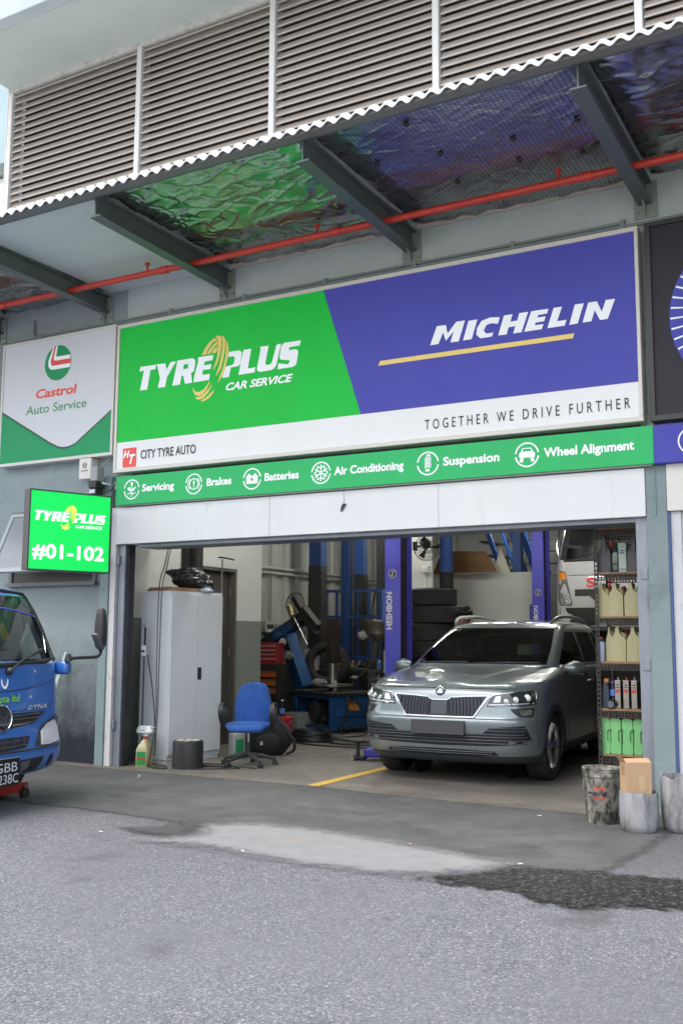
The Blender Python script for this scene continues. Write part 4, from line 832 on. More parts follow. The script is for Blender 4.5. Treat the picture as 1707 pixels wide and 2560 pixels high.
for sx in (1, -1):
    m_ = lambda l: [(sx*p[0], p[1]) for p in l]
    h = patch(S_, m_(hl), .006, 4).build("headlight", mat("lamp_housing", (.03, .032, .036), .12, coat=1), CAR)
    mb = MB(); pp = [(sx*p[0], S_.front(p[0], p[1])-.008, p[1]) for p in hl]; mb.tube(pp, .0055, 6, True); mb.build("lamp_rim", CHROME, h, 60)
    for x, z, r in ((.655, .815, .028), (.735, .83, .03), (.82, .845, .036)):
        y = S_.front(x, z)-.010; MB().lathe([(.0, .004), (r*.55, .007), (r*.8, .004), (r, .012), (r*1.08, .004), (r*1.08, -.004)], (sx*x, y, z), 18, (sx*.35, -1, .1), cap=False).build("projector_lens", mat("lens_glass", (.55, .56, .56), .08, .8), h, 50)
    patch(S_, m_([(.535, .80), (.60, .805), (.60, .86), (.555, .855)]), .0085, 2).build("reflector", mat("reflector_silver", (.6, .6, .58), .15, .9), h)
    patch(S_, m_([(.49, .772), (.87, .788), (.87, .797), (.495, .782)]), .0085, 3).build("light_strip", mat("light_strip_white", (.65, .68, .72), .2, .3), h)
    f = patch(S_, m_(fg), .005, 3).build("fog_light", BLKP, CAR)
    y = S_.front(.815, .705)-.008; patch(S_, m_([(.765, .728), (.862, .732), (.86, .68), (.785, .68)]), .008, 2).build("fog_lens", MATS["lens_glass"], f)
lo = [(0, .505), (.438, .508), (.470, .535), (.509, .560), (.66, .575), (.815, .583), (.838, .53), (.862, .445), (.74, .405), (.5, .392), (0, .383)]
lg = patch(S_, full(lo), .003, 4).build("lower_grille", mat("grille_mesh_black", (.014, .015, .018), .45), CAR)
mb = MB(); hexm = mat("grille_hex", (.07, .075, .09), .4)
for zz in (.415, .445, .475, .50):
    xm = .83 if zz < .48 else .81
    pts = [(x*xm/24, zz+.0*(x % 2)) for x in range(-24, 25)]; mb.tube([(x, S_.front(x, z)-.006, z) for x, z in pts], .0045, 5)
mb.build("grille_mesh", hexm, lg, 60)
mb = MB()
for zz in (.535, .56):
    for sx in (1, -1): mb.tube([(sx*x, S_.front(x, zz)-.006, zz) for x in (.50+.03*(zz < .55)*-1, .58, .66, .74, .82)], .0045, 5)
mb.build("intake_slats", hexm, lg, 60)
patch(S_, full([(0, .352), (.30, .348), (.535, .337), (.575, .303), (.3, .288), (0, .286)]), .004, 4).build("lower_intake", MATS["grille_mesh_black"], CAR)
mb = MB()
for zz in (.31, .33): mb.tube([(x*.02, S_.front(x*.02, zz)-.006, zz) for x in range(-26, 27)], .004, 5)
mb.build("intake_mesh", hexm, CAR, 60)
patch(S_, [(-.88, .29), (-.55, .278), (.55, .278), (.88, .29), (.88, .26), (-.88, .26)], .006, 4).build("bumper_lip", SKID, CAR)
yp = S_.front(0, .55)-.02
MB().box(-.272, .272, yp-.012, yp+.012, .488, .622, .004).build("number_plate", mat("plate_grey", (.055, .052, .06), .5), CAR)
sp_ = [(x*.06, S_.front(x*.06, .925)-.002, .925) for x in range(0, 13)]
for sx in (1, -1): MB().tube([(sx*p_[0], p_[1], p_[2]) for p_ in sp_]+[(sx*S_.rows[i][nf+2][0], S_.rows[i][nf+2][1], S_.rows[i][nf+2][2]+.002) for i in range(len(S_.rows)) if .945 < S_.rows[i][0][2] < 1.10], .0045, 5).build("bonnet_seam", BLKP, CAR)
for sx in (1, -1): MB().tube([(sx*x, S_.front(x, z)-.001, z) for x, z in ((.882, .79), (.885, .70), (.89, .60), (.895, .50), (.90, .40))], .004, 5).build("bumper_seam", BLKP, CAR)
for sx in (1, -1):
    mr = thing  # mirrors
    mb = MB(); base = Vector((sx*.99, 1.50, 1.095))
    rr = []
    for k in range(9):
        t = k/8; s_ = math.sin(math.pi*min(1, .12+t*.86))**.6; cx = sx*(.89+.22*t)
        rr.append([(cx, 1.50+.05*t+.085*s_*math.cos(R(a))-.03, 1.10+.075*s_*math.sin(R(a))) for a in range(0, 360, 24)])
    mo = mb.rings(rr).build("door_mirror", PAINT, CAR, 50)
    MB().tube([(sx*.82, 1.55, 1.06), (sx*.93, 1.53, 1.05)], .022, 8).build("mirror_stalk", BLKP, mo, 50)
    MB().box(sx*.91 if sx > 0 else -1.10, 1.10 if sx > 0 else -.91, 1.45, 1.57, 1.022, 1.055, .012).build("mirror_base", BLKP, mo)
    MB().tube(smoothpts([(sx*.575, 2.12, 1.585), (sx*.60, 2.28, 1.648), (sx*.60, 2.7, 1.672), (sx*.59, 3.3, 1.665), (sx*.57, 3.8, 1.62), (sx*.56, 3.95, 1.575)], 6), .019, 8).build("roof_rail", mat("rail_silver", (.55, .57, .57), .3, .8), CAR, 60)
    MB().tube([(sx*(car_w(1.125)+.006), y, 1.125) for y in (1.55, 2.2, 3.0, 3.8)], .007, 6).build("window_trim", CHROME, CAR, 60)
    MB().box(min(sx*.90, sx*.935), max(sx*.90, sx*.935), 2.45, 2.63, .93, .955, .008).build("door_handle", CHROME, CAR)
    mb = MB()
    for yy in (1.42, 2.66): mb.tube([(sx*(car_w(z)+.001), yy, z) for z in (.36, .55, .75, .95, 1.09)], .004, 5)
    mb.build("door_seam", BLKP, CAR)
for a, b in ((-.70, -.10), (-.02, .66)):
    MB().tube([(a, S_.front(a, 1.14)-.012, 1.140), ((a+b)/2, S_.front((a+b)/2, 1.15)-.016, 1.152), (b, S_.front(b, 1.15)-.012, 1.152)], .010, 6).build("wiper", BLKP, CAR, 60)
ci = mat("car_interior", (.02, .02, .02), .7); ci2 = mat("seat_fabric", (.045, .045, .045), .85)
MB().box(-.80, .80, 1.35, 3.9, .32, .40).build("cabin_floor", ci, CAR)
mb = MB(); mb.rings([[(x, y, z) for x in (-.74, -.3, .3, .74)] for y, z in ((1.22, 1.115), (1.45, 1.12), (1.62, 1.10), (1.72, 1.0), (1.75, .5))], closed=False); mb.build("dashboard", ci, CAR)
for x in (-.36, .36):
    mb = MB(); mb.box(x-.25, x+.25, 2.25, 2.8, .42, .62, .06); mb.box(x-.24, x+.24, 2.70, 2.86, .60, 1.22, .05, Matrix.Translation((0, .0, 0))); mb.box(x-.12, x+.12, 2.78, 2.88, 1.23, 1.42, .04); mb.build("seat", ci2, CAR, 60)
mb = MB(); mb.box(-.68, .68, 3.25, 3.45, .5, 1.2, .05); mb.build("rear_bench", ci2, CAR, 60)
MB().tube([(-.36+.185*math.cos(R(a)), 1.87-.06*math.sin(R(a)), 1.03+.175*math.sin(R(a))) for a in range(0, 360, 15)], .014, 8, True).build("steering_wheel", BLKP, CAR, 60)
MB().box(-.12, .12, 1.93, 1.97, 1.40, 1.46, .01).build("rear_view_mirror", BLKP, CAR)
# ------------------------------------------------------------------ blue lorry at the left edge
TR = thing("lorry", "blue lorry cab with black wing mirror parked against the stained wall", "lorry", (*TRK_POS, 0), R(90+TRK_A))
TB = mat("lorry_blue", (.045, .16, .50), .3, coat=.8, col2=(.04, .145, .46), scale=2)
TG = glass("lorry_glass", (.80, .86, .83), 1.5)
T_ = TRK_SH
tws = lambda c, i, j: 1.195 < c[2] < 1.76 and j < nf+4
tside = lambda c, i, j: 1.2 < c[2] < 1.72 and nf+nc+2 < j < nf+nc+8
shell_mb(T_, lambda c, i, j: not tws(c, i, j) and not tside(c, i, j)).build("cab", TB, TR, 40)
shell_mb(T_, tws, cap=False).build("windscreen", TG, TR, 60)
for sx in (1, -1):
    g = shell_mb(T_, tside, cap=False); g.f = [f for f in g.f if g.v[f[0]][0]*sx > 0]; g.build("side_window", TG, TR, 60)
# rubber round the glass
top = [(x*.09, 1.765-.0*abs(x)) for x in range(-8, 9)]; sp = [(-.86, 1.205), (-.6, 1.19), (0, 1.17), (.6, 1.19), (.86, 1.205), (.88, 1.26), (.845, 1.45), (.80, 1.62), (.755, 1.73), (.70, 1.77), (.4, 1.785), (0, 1.79), (-.4, 1.785), (-.70, 1.77), (-.755, 1.73), (-.80, 1.62), (-.845, 1.45), (-.88, 1.26)]
MB().tube([(x, T_.front(x, z)-.004, z) for x, z in sp], .022, 6, True).build("windscreen_seal", BLKP, TR, 60)
MB().tube([(x*.08, T_.front(x*.08, 1.645-.008*(abs(x)/9)**2*9)-.004, 1.645-.008*(abs(x)/9)**2*9) for x in range(-9, 10)], .006, 6).build("sun_strip", mat("strip_blue", (.06, .1, .6), .4), TR, 60)
pk = lambda l, o, c=3: patch(T_, l, o, c)
pk(full([(0, .79), (.12, .787), (.585, .778), (.41, .690), (.12, .672), (0, .672)]), .004).build("grille", mat("lorry_grille", (.022, .023, .03), .4), TR)
mb = MB()
for zz in (.70, .735, .765):
    xm = .42 if zz < .72 else .5
    mb.tube([(x*xm/10, T_.front(x*xm/10, zz)-.008, zz) for x in range(-10, 11)], .005, 5)
mb.build("grille_bar", mat("grille_bar_grey", (.06, .062, .075), .4), TR)
pk([(.125, .688), (.345, .694), (.35, .706), (.13, .702)], .009, 2).build("badge_strip", mat("badge_gold", (.5, .45, .22), .4), TR)
ey = T_.front(0, .757)-.012
eb = MB().lathe([(0, -.006), (.098, -.006), (.108, .004), (.098, .014), (.092, .006), (0, .006)], (0, ey, .757), 40, (0, -1, .1), cap=False).build("emblem", CHROME, TR, 40)
MB().lathe([(0, 0), (.092, 0)], (0, ey-.0075, .757), 36, (0, -1, .1), cap=False).build("emblem_ground", BLKP, eb)
mb = MB()
ell = lambda cx, cz, rx, rz, t: mb.prism([circ(cx, cz, rx, 28, ry=rz), circ(cx, cz, rx-t, 28, ry=rz-t)[::-1]], (0, ey-.0085, .757), (1, 0, 0), (0, .1, .995), .006)
ell(0, 0, .088, .062, .014); ell(0, 0, .030, .060, .012); ell(0, .022, .062, .026, .012); mb.build("emblem_ovals", CHROME, eb)
pk(full([(0, .600), (.335, .596), (.315, .55), (.27, .508), (0, .497)]), .004).build("lower_grille", MATS["lorry_grille"], TR)
mb = MB()
for x in range(-2, 3): mb.box(x*.12-.006, x*.12+.006, T_.front(x*.12, .55)-.012, T_.front(x*.12, .55)-.002, .51, .59)
for zz in (.53, .565): mb.tube([(x*.025, T_.front(x*.025, zz)-.007, zz) for x in range(-11, 12)], .005, 5)
mb.build("lower_grille_bars", MATS["grille_bar_grey"], TR)
MB().tube([(x*.055, T_.front(x*.055, .964+.0006*x*x)-.001, .964+.0006*x*x*.6) for x in range(-17, 18)], .0045, 5).build("panel_seam", BLKP, TR)
MB().tube([(x*.055, T_.front(x*.055, .80+.0001*x*x)-.001, .80+.0002*x*x) for x in range(-17, 18)], .0035, 5).build("grille_panel_seam", BLKP, TR)
MB().tube([(x*.055, T_.front(x*.055, .495)-.001, .487-.0000*x) for x in range(-17, 18)], .009, 5).build("bumper_gap", BLKP, TR)
thl = [(.40, .505), (.42, .56), (.49, .655), (.62, .70), (.78, .735), (.90, .757), (.925, .72), (.93, .60), (.90, .53), (.72, .505), (.55, .495)]
for sx in (1, -1):
    m_ = lambda l: [(sx*p[0], p[1]) for p in l]
    h = pk(m_(thl), .006, 4).build("headlight", mat("lorry_lamp_housing", (.09, .095, .10), .15, .4, coat=1), TR)
    pk(m_([(.47, .51), (.49, .62), (.60, .675), (.74, .70), (.80, .62), (.78, .52), (.62, .505)]), .010, 3).build("reflector", mat("lamp_reflector", (.88, .88, .9), .22, .35, bump=.5, bscale=30), h)
    pk(m_([(.47, .515), (.50, .515), (.525, .64), (.495, .62)]), .013, 2).build("lamp_strip", mat("lamp_white", (.85, .85, .86), .2), h)
    pk(m_([(.83, .70), (.90, .735), (.915, .70), (.86, .66)]), .011, 2).build("indicator", mat("indicator_amber", (.25, .10, .04), .25), h)
    ho = pk(m_([(.20, .41), (.53, .415), (.52, .37), (.475, .305), (.33, .297), (.235, .33)]), .003, 3).build("bumper_opening", mat("opening_dark", (.015, .016, .018), .6), TR)
    pk(m_([(.21, .395), (.33, .40), (.34, .33), (.30, .305), (.24, .33)]), .006, 2).build("blank_cover", mat("cover_grey", (.12, .12, .125), .5), ho)
    pk(m_(circ(.66, .367, .035, 18, ry=.055)), .004, 2).build("fog_recess", MATS["opening_dark"], TR)
MB().box(-.16, .155, T_.front(0, .40)-.035, T_.front(0, .40)-.02, .235, .445, .003).build("number_plate", mat("plate_black", (.012, .012, .013), .35), TR)
npy = T_.front(0, .40)-.0355
for s_, z in (("GBB", .345), ("8238C", .255)):
    text(s_, -.13 if s_ == "GBB" else -.14, .125 if s_ == "GBB" else .14, z, .075, (0, npy, 0), X, Z, .003, .0).build("plate_lettering", mat("plate_white", (.62, .62, .64), .5), TR)
MB().box(-.16, .155, npy-.001, npy+.02, .4455, .449).build("plate_edge", ALU, TR)
dl = lambda s_, a, b, z, h, off, sh_, m, nm: text(s_, a, b, z, h, (0, T_.front((a+b)/2, z+h/2)-.004, 0), (1, (T_.front(b, z+h/2)-T_.front(a, z+h/2))/(b-a), 0), (0, (T_.front((a+b)/2, z+h)-T_.front((a+b)/2, z))/h, 1), .003, off, sh_).build(nm, m, TR)
LG_ = mat("letter_lime", (.22, .62, .08), .4)
text("pte ltd", -.03, .215, .878, .062, (0, T_.front(.1, .88)-.008-.07*.878, 0), (1, .03, 0), (0, .07, 1), .003, .02).build("door_lettering", LG_, TR)
text("DYNA", .31, .60, .803, .04, (0, T_.front(.31, .80)-.010-.07*.803-.14*.31, 0), (1, .14, 0), (0, .07, 1), .004, .03, .3, 1.2).build("model_lettering", mat("badge_silver", (.68, .68, .70), .3, .3), TR)
mb = MB()
for sx in (1, -1):
    for k in range(3): mb.prism([(.037+sx*(.008+k*.011), .985+k*.010), (.037+sx*(.017+k*.010), .990+k*.014), (.037+sx*(.036+k*.002), 1.02+k*.014), (.037+sx*(.030+k*.002), 1.048+k*.010), (.037+sx*(.020+k*.006), 1.02+k*.010)][::sx], (0, T_.front(.04, 1.0)-.008-.07*1.0, 0), X, (0, .07, 1), .003)
mb.prism(circ(.037, .997, .012, 12), (0, T_.front(.04, 1.0)-.008-.07*1.0, 0), X, (0, .07, 1), .003)
mb.build("winged_logo", LETW, TR)
for sx in (1, -1):
    mb = MB(); mb.box(min(sx*.87, sx*.965), max(sx*.87, sx*.965), .12, .26, 1.07, 1.19, .03); mb.build("mirror_bracket", TB, TR, 60)
    arm = MB(); arm.tube(smoothpts([(sx*.90, .13, 1.205), (sx*.98, .10, 1.215), (sx*1.14, .05, 1.22), (sx*1.19, .03, 1.225), (sx*1.23, .03, 1.25), (sx*1.235, .03, 1.31)], 6), .0145, 8); arm.cyl((sx*.90, .12, 1.19), (sx*.90, .12, 1.25), .035, .02)
    am = arm.build("mirror_arm", BLKP, TR, 60)
    mb = MB(); rr = []
    for z, w, d in ((1.30, .05, .035), (1.315, .078, .06), (1.36, .088, .075), (1.50, .082, .08), (1.60, .066, .07), (1.645, .058, .055), (1.66, .04, .03)):
        rr.append([(sx*1.235+p[0]*.55, .035+p[1]*.62, z) for p in rrect(-w, w, -d, d, min(w, d)*.6, 4)])
    mb.rings(rr); mb.build("wing_mirror", mat("mirror_shell", (.030, .028, .034), .6), am, 40)
    arm2 = MB(); arm2.tube(smoothpts([(sx*1.20, .04, 1.222), (sx*1.23, .02, 1.26), (sx*1.20, .0, 1.30)], 5), .011, 8); arm2.build("lower_mirror_arm", BLKP, TR, 60)
    Mq = Matrix.Translation((sx*1.15, .0, 1.36)) @ Matrix.Rotation(R(38*-sx), 4, 'Y')
    MB().box(-.014, .014, -.035, .035, -.09, .09, .010, Mq).build("kerb_mirror", mat("kerb_mirror_shell", (.10, .10, .115), .5), am, 60)
for a, b in (((.08, 1.12), (.62, 1.30)), ((-.55, 1.12), (-.02, 1.27))):
    MB().tube([(a[0], T_.front(a[0], a[1])-.03, a[1]), (a[0]+.12, T_.front(a[0]+.1, 1.2)-.035, 1.19), (b[0], T_.front(b[0], b[1])-.012, b[1])], .009, 6).build("wiper_arm", BLKP, TR, 60)
    MB().tube([(b[0]-.30, T_.front(b[0]-.3, 1.22)-.012, 1.225), (b[0]+.14, T_.front(b[0]+.1, 1.335)-.012, 1.30)], .008, 6).build("wiper_blade", BLKP, TR, 60)
    MB().lathe([(.03, 0), (.03, .03), (.015, .05)], (a[0], T_.front(a[0], a[1])-.0, a[1]), 12, (0, -1, .2)).build("wiper_hub", BLKP, TR, 50)
MB().box(-.85, .85, .5, 1.6, .6, .66).build("cab_floor", ci, TR)
mb = MB(); mb.box(-.84, .84, .26, .62, 1.0, 1.13, .03); mb.build("dashboard", mat("dash_grey", (.26, .27, .265), .7), TR)
for x in (-.42, .42): mb = MB(); mb.box(x-.3, x+.3, .95, 1.35, .68, .85, .05); mb.box(x-.28, x+.28, 1.3, 1.45, .85, 1.45, .05); mb.box(x-.13, x+.13, 1.32, 1.42, 1.46, 1.64, .04); mb.build("seat", mat("lorry_seat", (.22, .23, .225), .8), TR, 60)
MB().tube([(.42+.2*math.cos(R(a)), .72-.12*math.sin(R(a)), 1.18+.12*math.sin(R(a))) for a in range(0, 360, 15)], .014, 8, True).build("steering_wheel", BLKP, TR, 60)
MB().prism([(.655, 1.30), (.72, 1.30), (.70, 1.43), (.65, 1.43)], (0, T_.front(.69, 1.36)+.015, 0), (1, .35, 0), (0, .42, 1), .002, True).build("permit_sticker", mat("sticker_yellow", (.62, .42, .10), .6), TR)
for sx in (1, -1):
    wheel(TR, sx*.74, .78, .33, .33, .20, .2, 6, sx, rimm=mat("steel_rim", (.35, .36, .38), .5, .5))
MB().box(-.36, .36, .3, 5.0, .36, .52).build("chassis", BLKM, TR)
mb = MB(); mb.box(-.95, .95, 1.85, 5.0, .66, .78); mb.box(-.95, .95, 1.80, 1.849, .66, 1.5); mb.build("load_bed", TB, TR)
for sx in (1, -1): wheel(TR, sx*.72, 3.9, .33, .33, .26, .2, 6, sx, rimm=MATS["steel_rim"])
mwT = mw(TR)
Pp = MB(); Pp.add([(-.14, .40, 1.135), (.26, .38, 1.135), (.26, .50, 1.30), (-.14, .52, 1.30)], [(0, 1, 2, 3)]); Pp.add([(.24, .34, 1.136), (.62, .34, 1.136), (.50, .56, 1.20), (.22, .56, 1.22)], [(0, 1, 2, 3)])
pv = Pp.build("paper_sheet", mat("paper", (.78, .80, .78), .8), None, M=mwT); tag(pv, "pale folded paper propped on the lorry dashboard", "paper")
ty = thing("plush_toy", "small brown plush toy leaning on paper behind the lorry windscreen", "toy", mwT @ Vector((-.10, .33, 1.135)))
PL = mat("plush_brown", (.34, .15, .05), .95, bump=.5, bscale=300)
mb = MB(); mb.lathe([(.0, 0), (.045, .01), (.06, .05), (.05, .09), (.03, .11), (0, .115)], n=14, cap=False); mb.build("body", PL, ty, 60)
mb = MB(); mb.lathe([(0, .10), (.035, .11), (.05, .145), (.035, .18), (0, .19)], n=14, cap=False); hd = mb.build("head", PL, ty, 60)
for sx in (1, -1): MB().lathe([(0, 0), (.018, .008), (.012, .02), (0, .024)], (sx*.038, 0, .178), 10, (sx, 0, .8), cap=False).build("ear", PL, hd, 60); MB().lathe([(0, 0), (.007, .002), (0, .006)], (sx*.018+.01, -.045, .15), 8, (0, -1, 0), cap=False).build("eye", BLKP, hd)
# red trolley jack under the bumper
JK = thing("trolley_jack", "red trolley jack lying under the blue lorry bumper", "jack", mwT @ Vector((.42, .62, 0)), R(90+TRK_A))
JR = mat("jack_red", (.42, .03, .025), .45, col2=(.25, .02, .018), scale=8, dirt=(.05, .03, .03), dscale=8, damt=.58)
for sx in (1, -1):
    MB().prism([(-.45, .10), (-.40, .06), (.38, .05), (.46, .09), (.46, .13), (.2, .15), (-.3, .12)], (0, sx*.11-.008, 0), X, Z, .016, True).build("side_plate", JR, JK)
for x in (-.38, .40):
    for sx in (1, -1): MB().cyl((x, sx*.125, .045), (x, sx*.165, .045), .045, n=18).build("wheel", BLKM, JK, 50)
mb = MB(); mb.tube([(.35, 0, .14), (0, 0, .17), (-.25, 0, .19)], .035, 10); mb.build("lift_arm", JR, JK, 50)
MB().lathe([(.05, 0), (.065, .02), (.065, .04), (.04, .04)], (-.27, 0, .19), 18).build("saddle", BLKM, JK, 50)
MB().cyl((.40, -.16, .10), (.40, .16, .10), .018).build("axle", STEEL, JK, 50)
# pale pole leaning on the wall behind the cab
PO = MB().tube([(-3.46, -.42, .0), (-3.37, -.03, 1.22)], .028, 10)
po = PO.build("leaning_pole", mat("pale_pole_paint", (.42, .48, .46), .6, dirt=(.25, .28, .28), dscale=9, damt=.55), None, 50); tag(po, "pale painted pole leaning on the wall behind the blue lorry", "pole")
# ------------------------------------------------------------------ lamps on the garage ceiling
TUBE = mat("lamp_tube", (1, .97, .90), .5, emit=32)
FIX = mat("lamp_fixture_white", (.7, .7, .68), .5)
for i, (x, y) in enumerate(((-1.7, 1.5), (.7, 2.2), (-2.6, 6.2), (.6, 6.6), (-2.2, 10.5), (1.2, 10.5))):
    L_ = thing("ceiling_lamp", "white fluorescent batten hanging from the garage ceiling", "lamp", (x, y, 3.9), 0, "fluorescent ceiling lamps")
    MB().box(-.72, .72, -.09, .09, 0, .06, .008).build("housing", FIX, L_)
    for s_ in (-.045, .045): MB().cyl((-.69, s_, -.025), (.69, s_, -.025), .017, n=10).build("tube", TUBE, L_, 60)
    for s_ in (-.5, .5): MB().cyl((s_, 0, .06), (s_, 0, .695), .006, n=6).build("hanger_rod", STEEL, L_)
# ------------------------------------------------------------------ left side of the doorway
CABM = mat("cabinet_paint", (.68, .71, .74), .45, col2=(.64, .67, .70), scale=1.5, dirt=(.44, .45, .46), dscale=4, damt=.62)
d_ = (Vector((-2.147, 1.271))-Vector((-2.222, .387))); ang = math.atan2(d_.y, d_.x); Wc, Dc, Hc = d_.length, .46, 1.925
CB = thing("steel_cabinet", "tall pale grey two-door steel cabinet with black handle plate", "cabinet", (-2.222, .387, 0), ang)
MB().box(0, Wc, .02, Dc, .05, Hc, .004).build("body", CABM, CB)
MB().box(.015, Wc-.015, .03, Dc-.015, .0, .0495).build("plinth", CABM, CB)
for a, b in ((.012, Wc/2-.002), (Wc/2+.002, Wc-.012)): MB().box(a, b, 0, .0195, .10, Hc-.035, .003).build("door", CABM, CB)
hp = MB().box(Wc/2-.0+.015, Wc/2+.075, -.008, -.0005, .92, 1.06, .003).build("handle", BLKP, CB)
MB().cyl((Wc/2+.045, -.012, .99), (Wc/2+.045, -.0085, .99), .012).build("lock", CHROME, hp)
mC = mw(CB)
CARD = mat("cardboard", (.40, .27, .16), .85, col2=(.35, .235, .14), scale=3)
for k, (a, b, z) in enumerate(((.02, .50, 0), (.05, .56, .022))):
    mb = MB(); mb.box(a, b, .03+.02*k, .40, Hc+.001+z, Hc+.019+z, .002); mb.box(a-.02, b+.04, .05, .42, Hc+.0195+z, Hc+.0215+z)
    c = mb.build("cardboard_sheet", CARD, None, M=mC); tag(c, "folded brown cardboard lying lowest on the steel cabinet" if k == 0 else "flattened brown cardboard on top of the folded one on cabinet", "cardboard")
bm = bmesh.new(); bmesh.ops.create_icosphere(bm, subdivisions=5, radius=1)
for v in bm.verts:
    p = v.co.copy(); n = 1+.28*noise.noise(p*1.6+Vector((3, 0, 0)))+.16*(1-abs(noise.noise(p*3.5)))-.10+.07*noise.noise(p*8)
    v.co = Vector((p.x*.34*n+.56, p.y*.17*n+.22, max(0, (p.z*.13*n+.115-.035*p.x))+Hc+.046))
BAG = MB().bm(bm).build("rubbish_bag", mat("black_bag", (.012, .012, .013), .22, coat=.6, bump=.5, bscale=14), None, 180, M=mC)
tag(BAG, "shiny crumpled black plastic bag lying on top of the cabinet", "plastic bag")
bm = bmesh.new(); bmesh.ops.create_icosphere(bm, subdivisions=3, radius=1)
for v in bm.verts: p = v.co; n = 1+.5*noise.noise(p*3); v.co = (p.x*.09*n+.62, p.y*.05*n+.03, max(0, p.z*.035*n+.02)+Hc+.001)
CW = MB().bm(bm).build("plastic_wrapper", mat("clear_wrapper", (.50, .58, .68), .25, spec=.8), None, 180, M=mC); tag(CW, "small crumpled pale blue wrapper at the cabinet's front edge", "wrapper")
TH = thing("tee_handle", "thin steel rod with black crossbar rising behind the cabinet", "tool", (-2.24, 1.36, 0))
MB().cyl((0, 0, 0), (0, 0, 2.35), .010).build("rod", STEEL, TH, 50); MB().tube([(-.06, 0, 2.37), (.0, .0, 2.37), (.16, .02, 2.335)], .010).build("crossbar", BLKM, TH)
BP = thing("black_column", "black toothed steel column standing behind the cabinet", "column", (-2.84, 1.5, 0))
MB().box(-.055, .06, -.10, .07, 0, 3.4).build("front_channel", mat("gunmetal", (.03, .033, .033), .5, .4), BP)
mb = MB(); mb.box(.0605, .15, -.06, .07, 0, 3.4)
for k in range(16): mb.box(.0605, .165, -.075, -.0605, .2+k*.2, .32+k*.2)
mb.build("toothed_rail", BLKM, BP)
CHN = thing("pull_chain", "long double hoist chain hanging in front of the cabinet", "chain", (-2.29, .25, 0))
def chain(pts, r=.0032, L=.028):
    P = smoothpts(pts, 12); mb = MB(); acc = 0; k = 0; cur = Vector(P[0]); seglen = L*.74
    dist = [0]
    for a, b in zip(P, P[1:]): dist.append(dist[-1]+(b-a).length)
    s_ = 0
    while s_ < dist[-1]-seglen:
        i = max(j for j in range(len(dist)) if dist[j] <= s_); i = min(i, len(P)-2); t = (s_-dist[i])/max(1e-6, dist[i+1]-dist[i]); p = P[i].lerp(P[i+1], t); d = (P[i+1]-P[i]).normalized()
        u = d.cross(Vector((.3, 1, .1))).normalized(); w_ = d.cross(u)
        if k % 2: u = w_
        mb.tube([p+d*(L*.5*math.cos(R(a)))+u*(L*.28*math.sin(R(a))) for a in range(0, 360, 60)], r, 4, True); s_ += seglen; k += 1
    return mb
CHM = mat("chain_steel", (.10, .095, .085), .45, .8)
chain([(-2.142, .25, 2.49), (-2.22, .25, 2.2), (-2.285, .25, 1.96), (-2.295, .25, 1.3), (-2.285, .25, .6), (-2.29, .25, .1)]).build("chain_fall", CHM, CHN, world=True)
chain([(-2.130, .27, 2.49), (-2.20, .27, 2.2), (-2.262, .27, 1.94), (-2.275, .27, 1.3), (-2.28, .27, .6), (-2.29, .25, .1)]).build("chain_fall", CHM, CHN, world=True)
# jug with a plastic bag, black drum, cables
JUGC = mat("oil_jug_cream", (.44, .40, .22), .4, col2=(.38, .345, .185), scale=5)
LABG = mat("label_green", (.02, .24, .07), .5); LABR = mat("label_red", (.55, .04, .03), .5)
OJ = thing("oil_jug", "cream oil jug with green and red label on floor by the guide rail", "jug", (-2.36, .17, 0), R(20))
mb = MB(); mb.rings([[(x, y, z) for x, y in rrect(-w, w, -d, d, .02)] for z, w, d in ((0, .06, .10), (.01, .066, .106), (.19, .066, .106), (.235, .05, .09), (.27, .03, .06), (.29, .025, .05))])
mb.build("body", JUGC, OJ, 50); MB().box(-.0672, -.0665, -.07, .07, .04, .16).build("label", LABG, OJ); MB().box(-.05, .05, -.1072, -.1065, .03, .17).build("label", LABG, OJ); MB().box(-.05, .05, -.1082, -.1075, .085, .105).build("label_band", LABR, OJ); MB().cyl((.0, .03, .285), (.0, .03, .315), .022).build("cap", LABR, OJ)
bm = bmesh.new(); bmesh.ops.create_icosphere(bm, subdivisions=4, radius=1)
for v in bm.verts: p = v.co.copy(); n = 1+.45*noise.noise(p*2.5+Vector((7, 1, 0)))+.12*noise.noise(p*7); v.co = (-2.41+p.x*.12*n, .23+p.y*.05*n, .375+p.z*.06*n)
PB = MB().bm(bm).build("plastic_bag", mat("clear_bag", (.60, .63, .66), .25, spec=.8, bump=.6, bscale=25), None, 180); tag(PB, "crumpled clear plastic bag lying on top of the cream jug", "plastic bag")
DM = thing("black_drum", "short black drum stool with cream patterned top before the cabinet", "drum", (-1.87, .30, 0))
MB().lathe([(0, 0), (.158, 0), (.165, .008), (.165, .275), (.160, .292), (0, .292)], n=40, cap=False).build("side", BLKP, DM, 40)
top_ = MB().lathe([(0, .2925), (.15, .2925), (.148, .300), (0, .301)], n=40, cap=False).build("top", BLKP, DM, 40)
for k in range(7):
    a = 2*math.pi*k/6; rr = 0 if k == 6 else .095; MB().prism(circ(rr*math.cos(a), rr*math.sin(a), .042, 6), (0, 0, .3005), (1, 0, 0), (0, 1, 0), .002).build("patch", mat("cream_patch", (.5, .48, .4), .7), top_)
CBM = mat("cable_black", (.014, .014, .015), .5)
def cable(name, pts, r, label, cat="cable", m=None):
    o = MB().tube(smoothpts(pts, 8), r, 6).build(name, m or CBM, None, 60); return tag(o, label, cat)
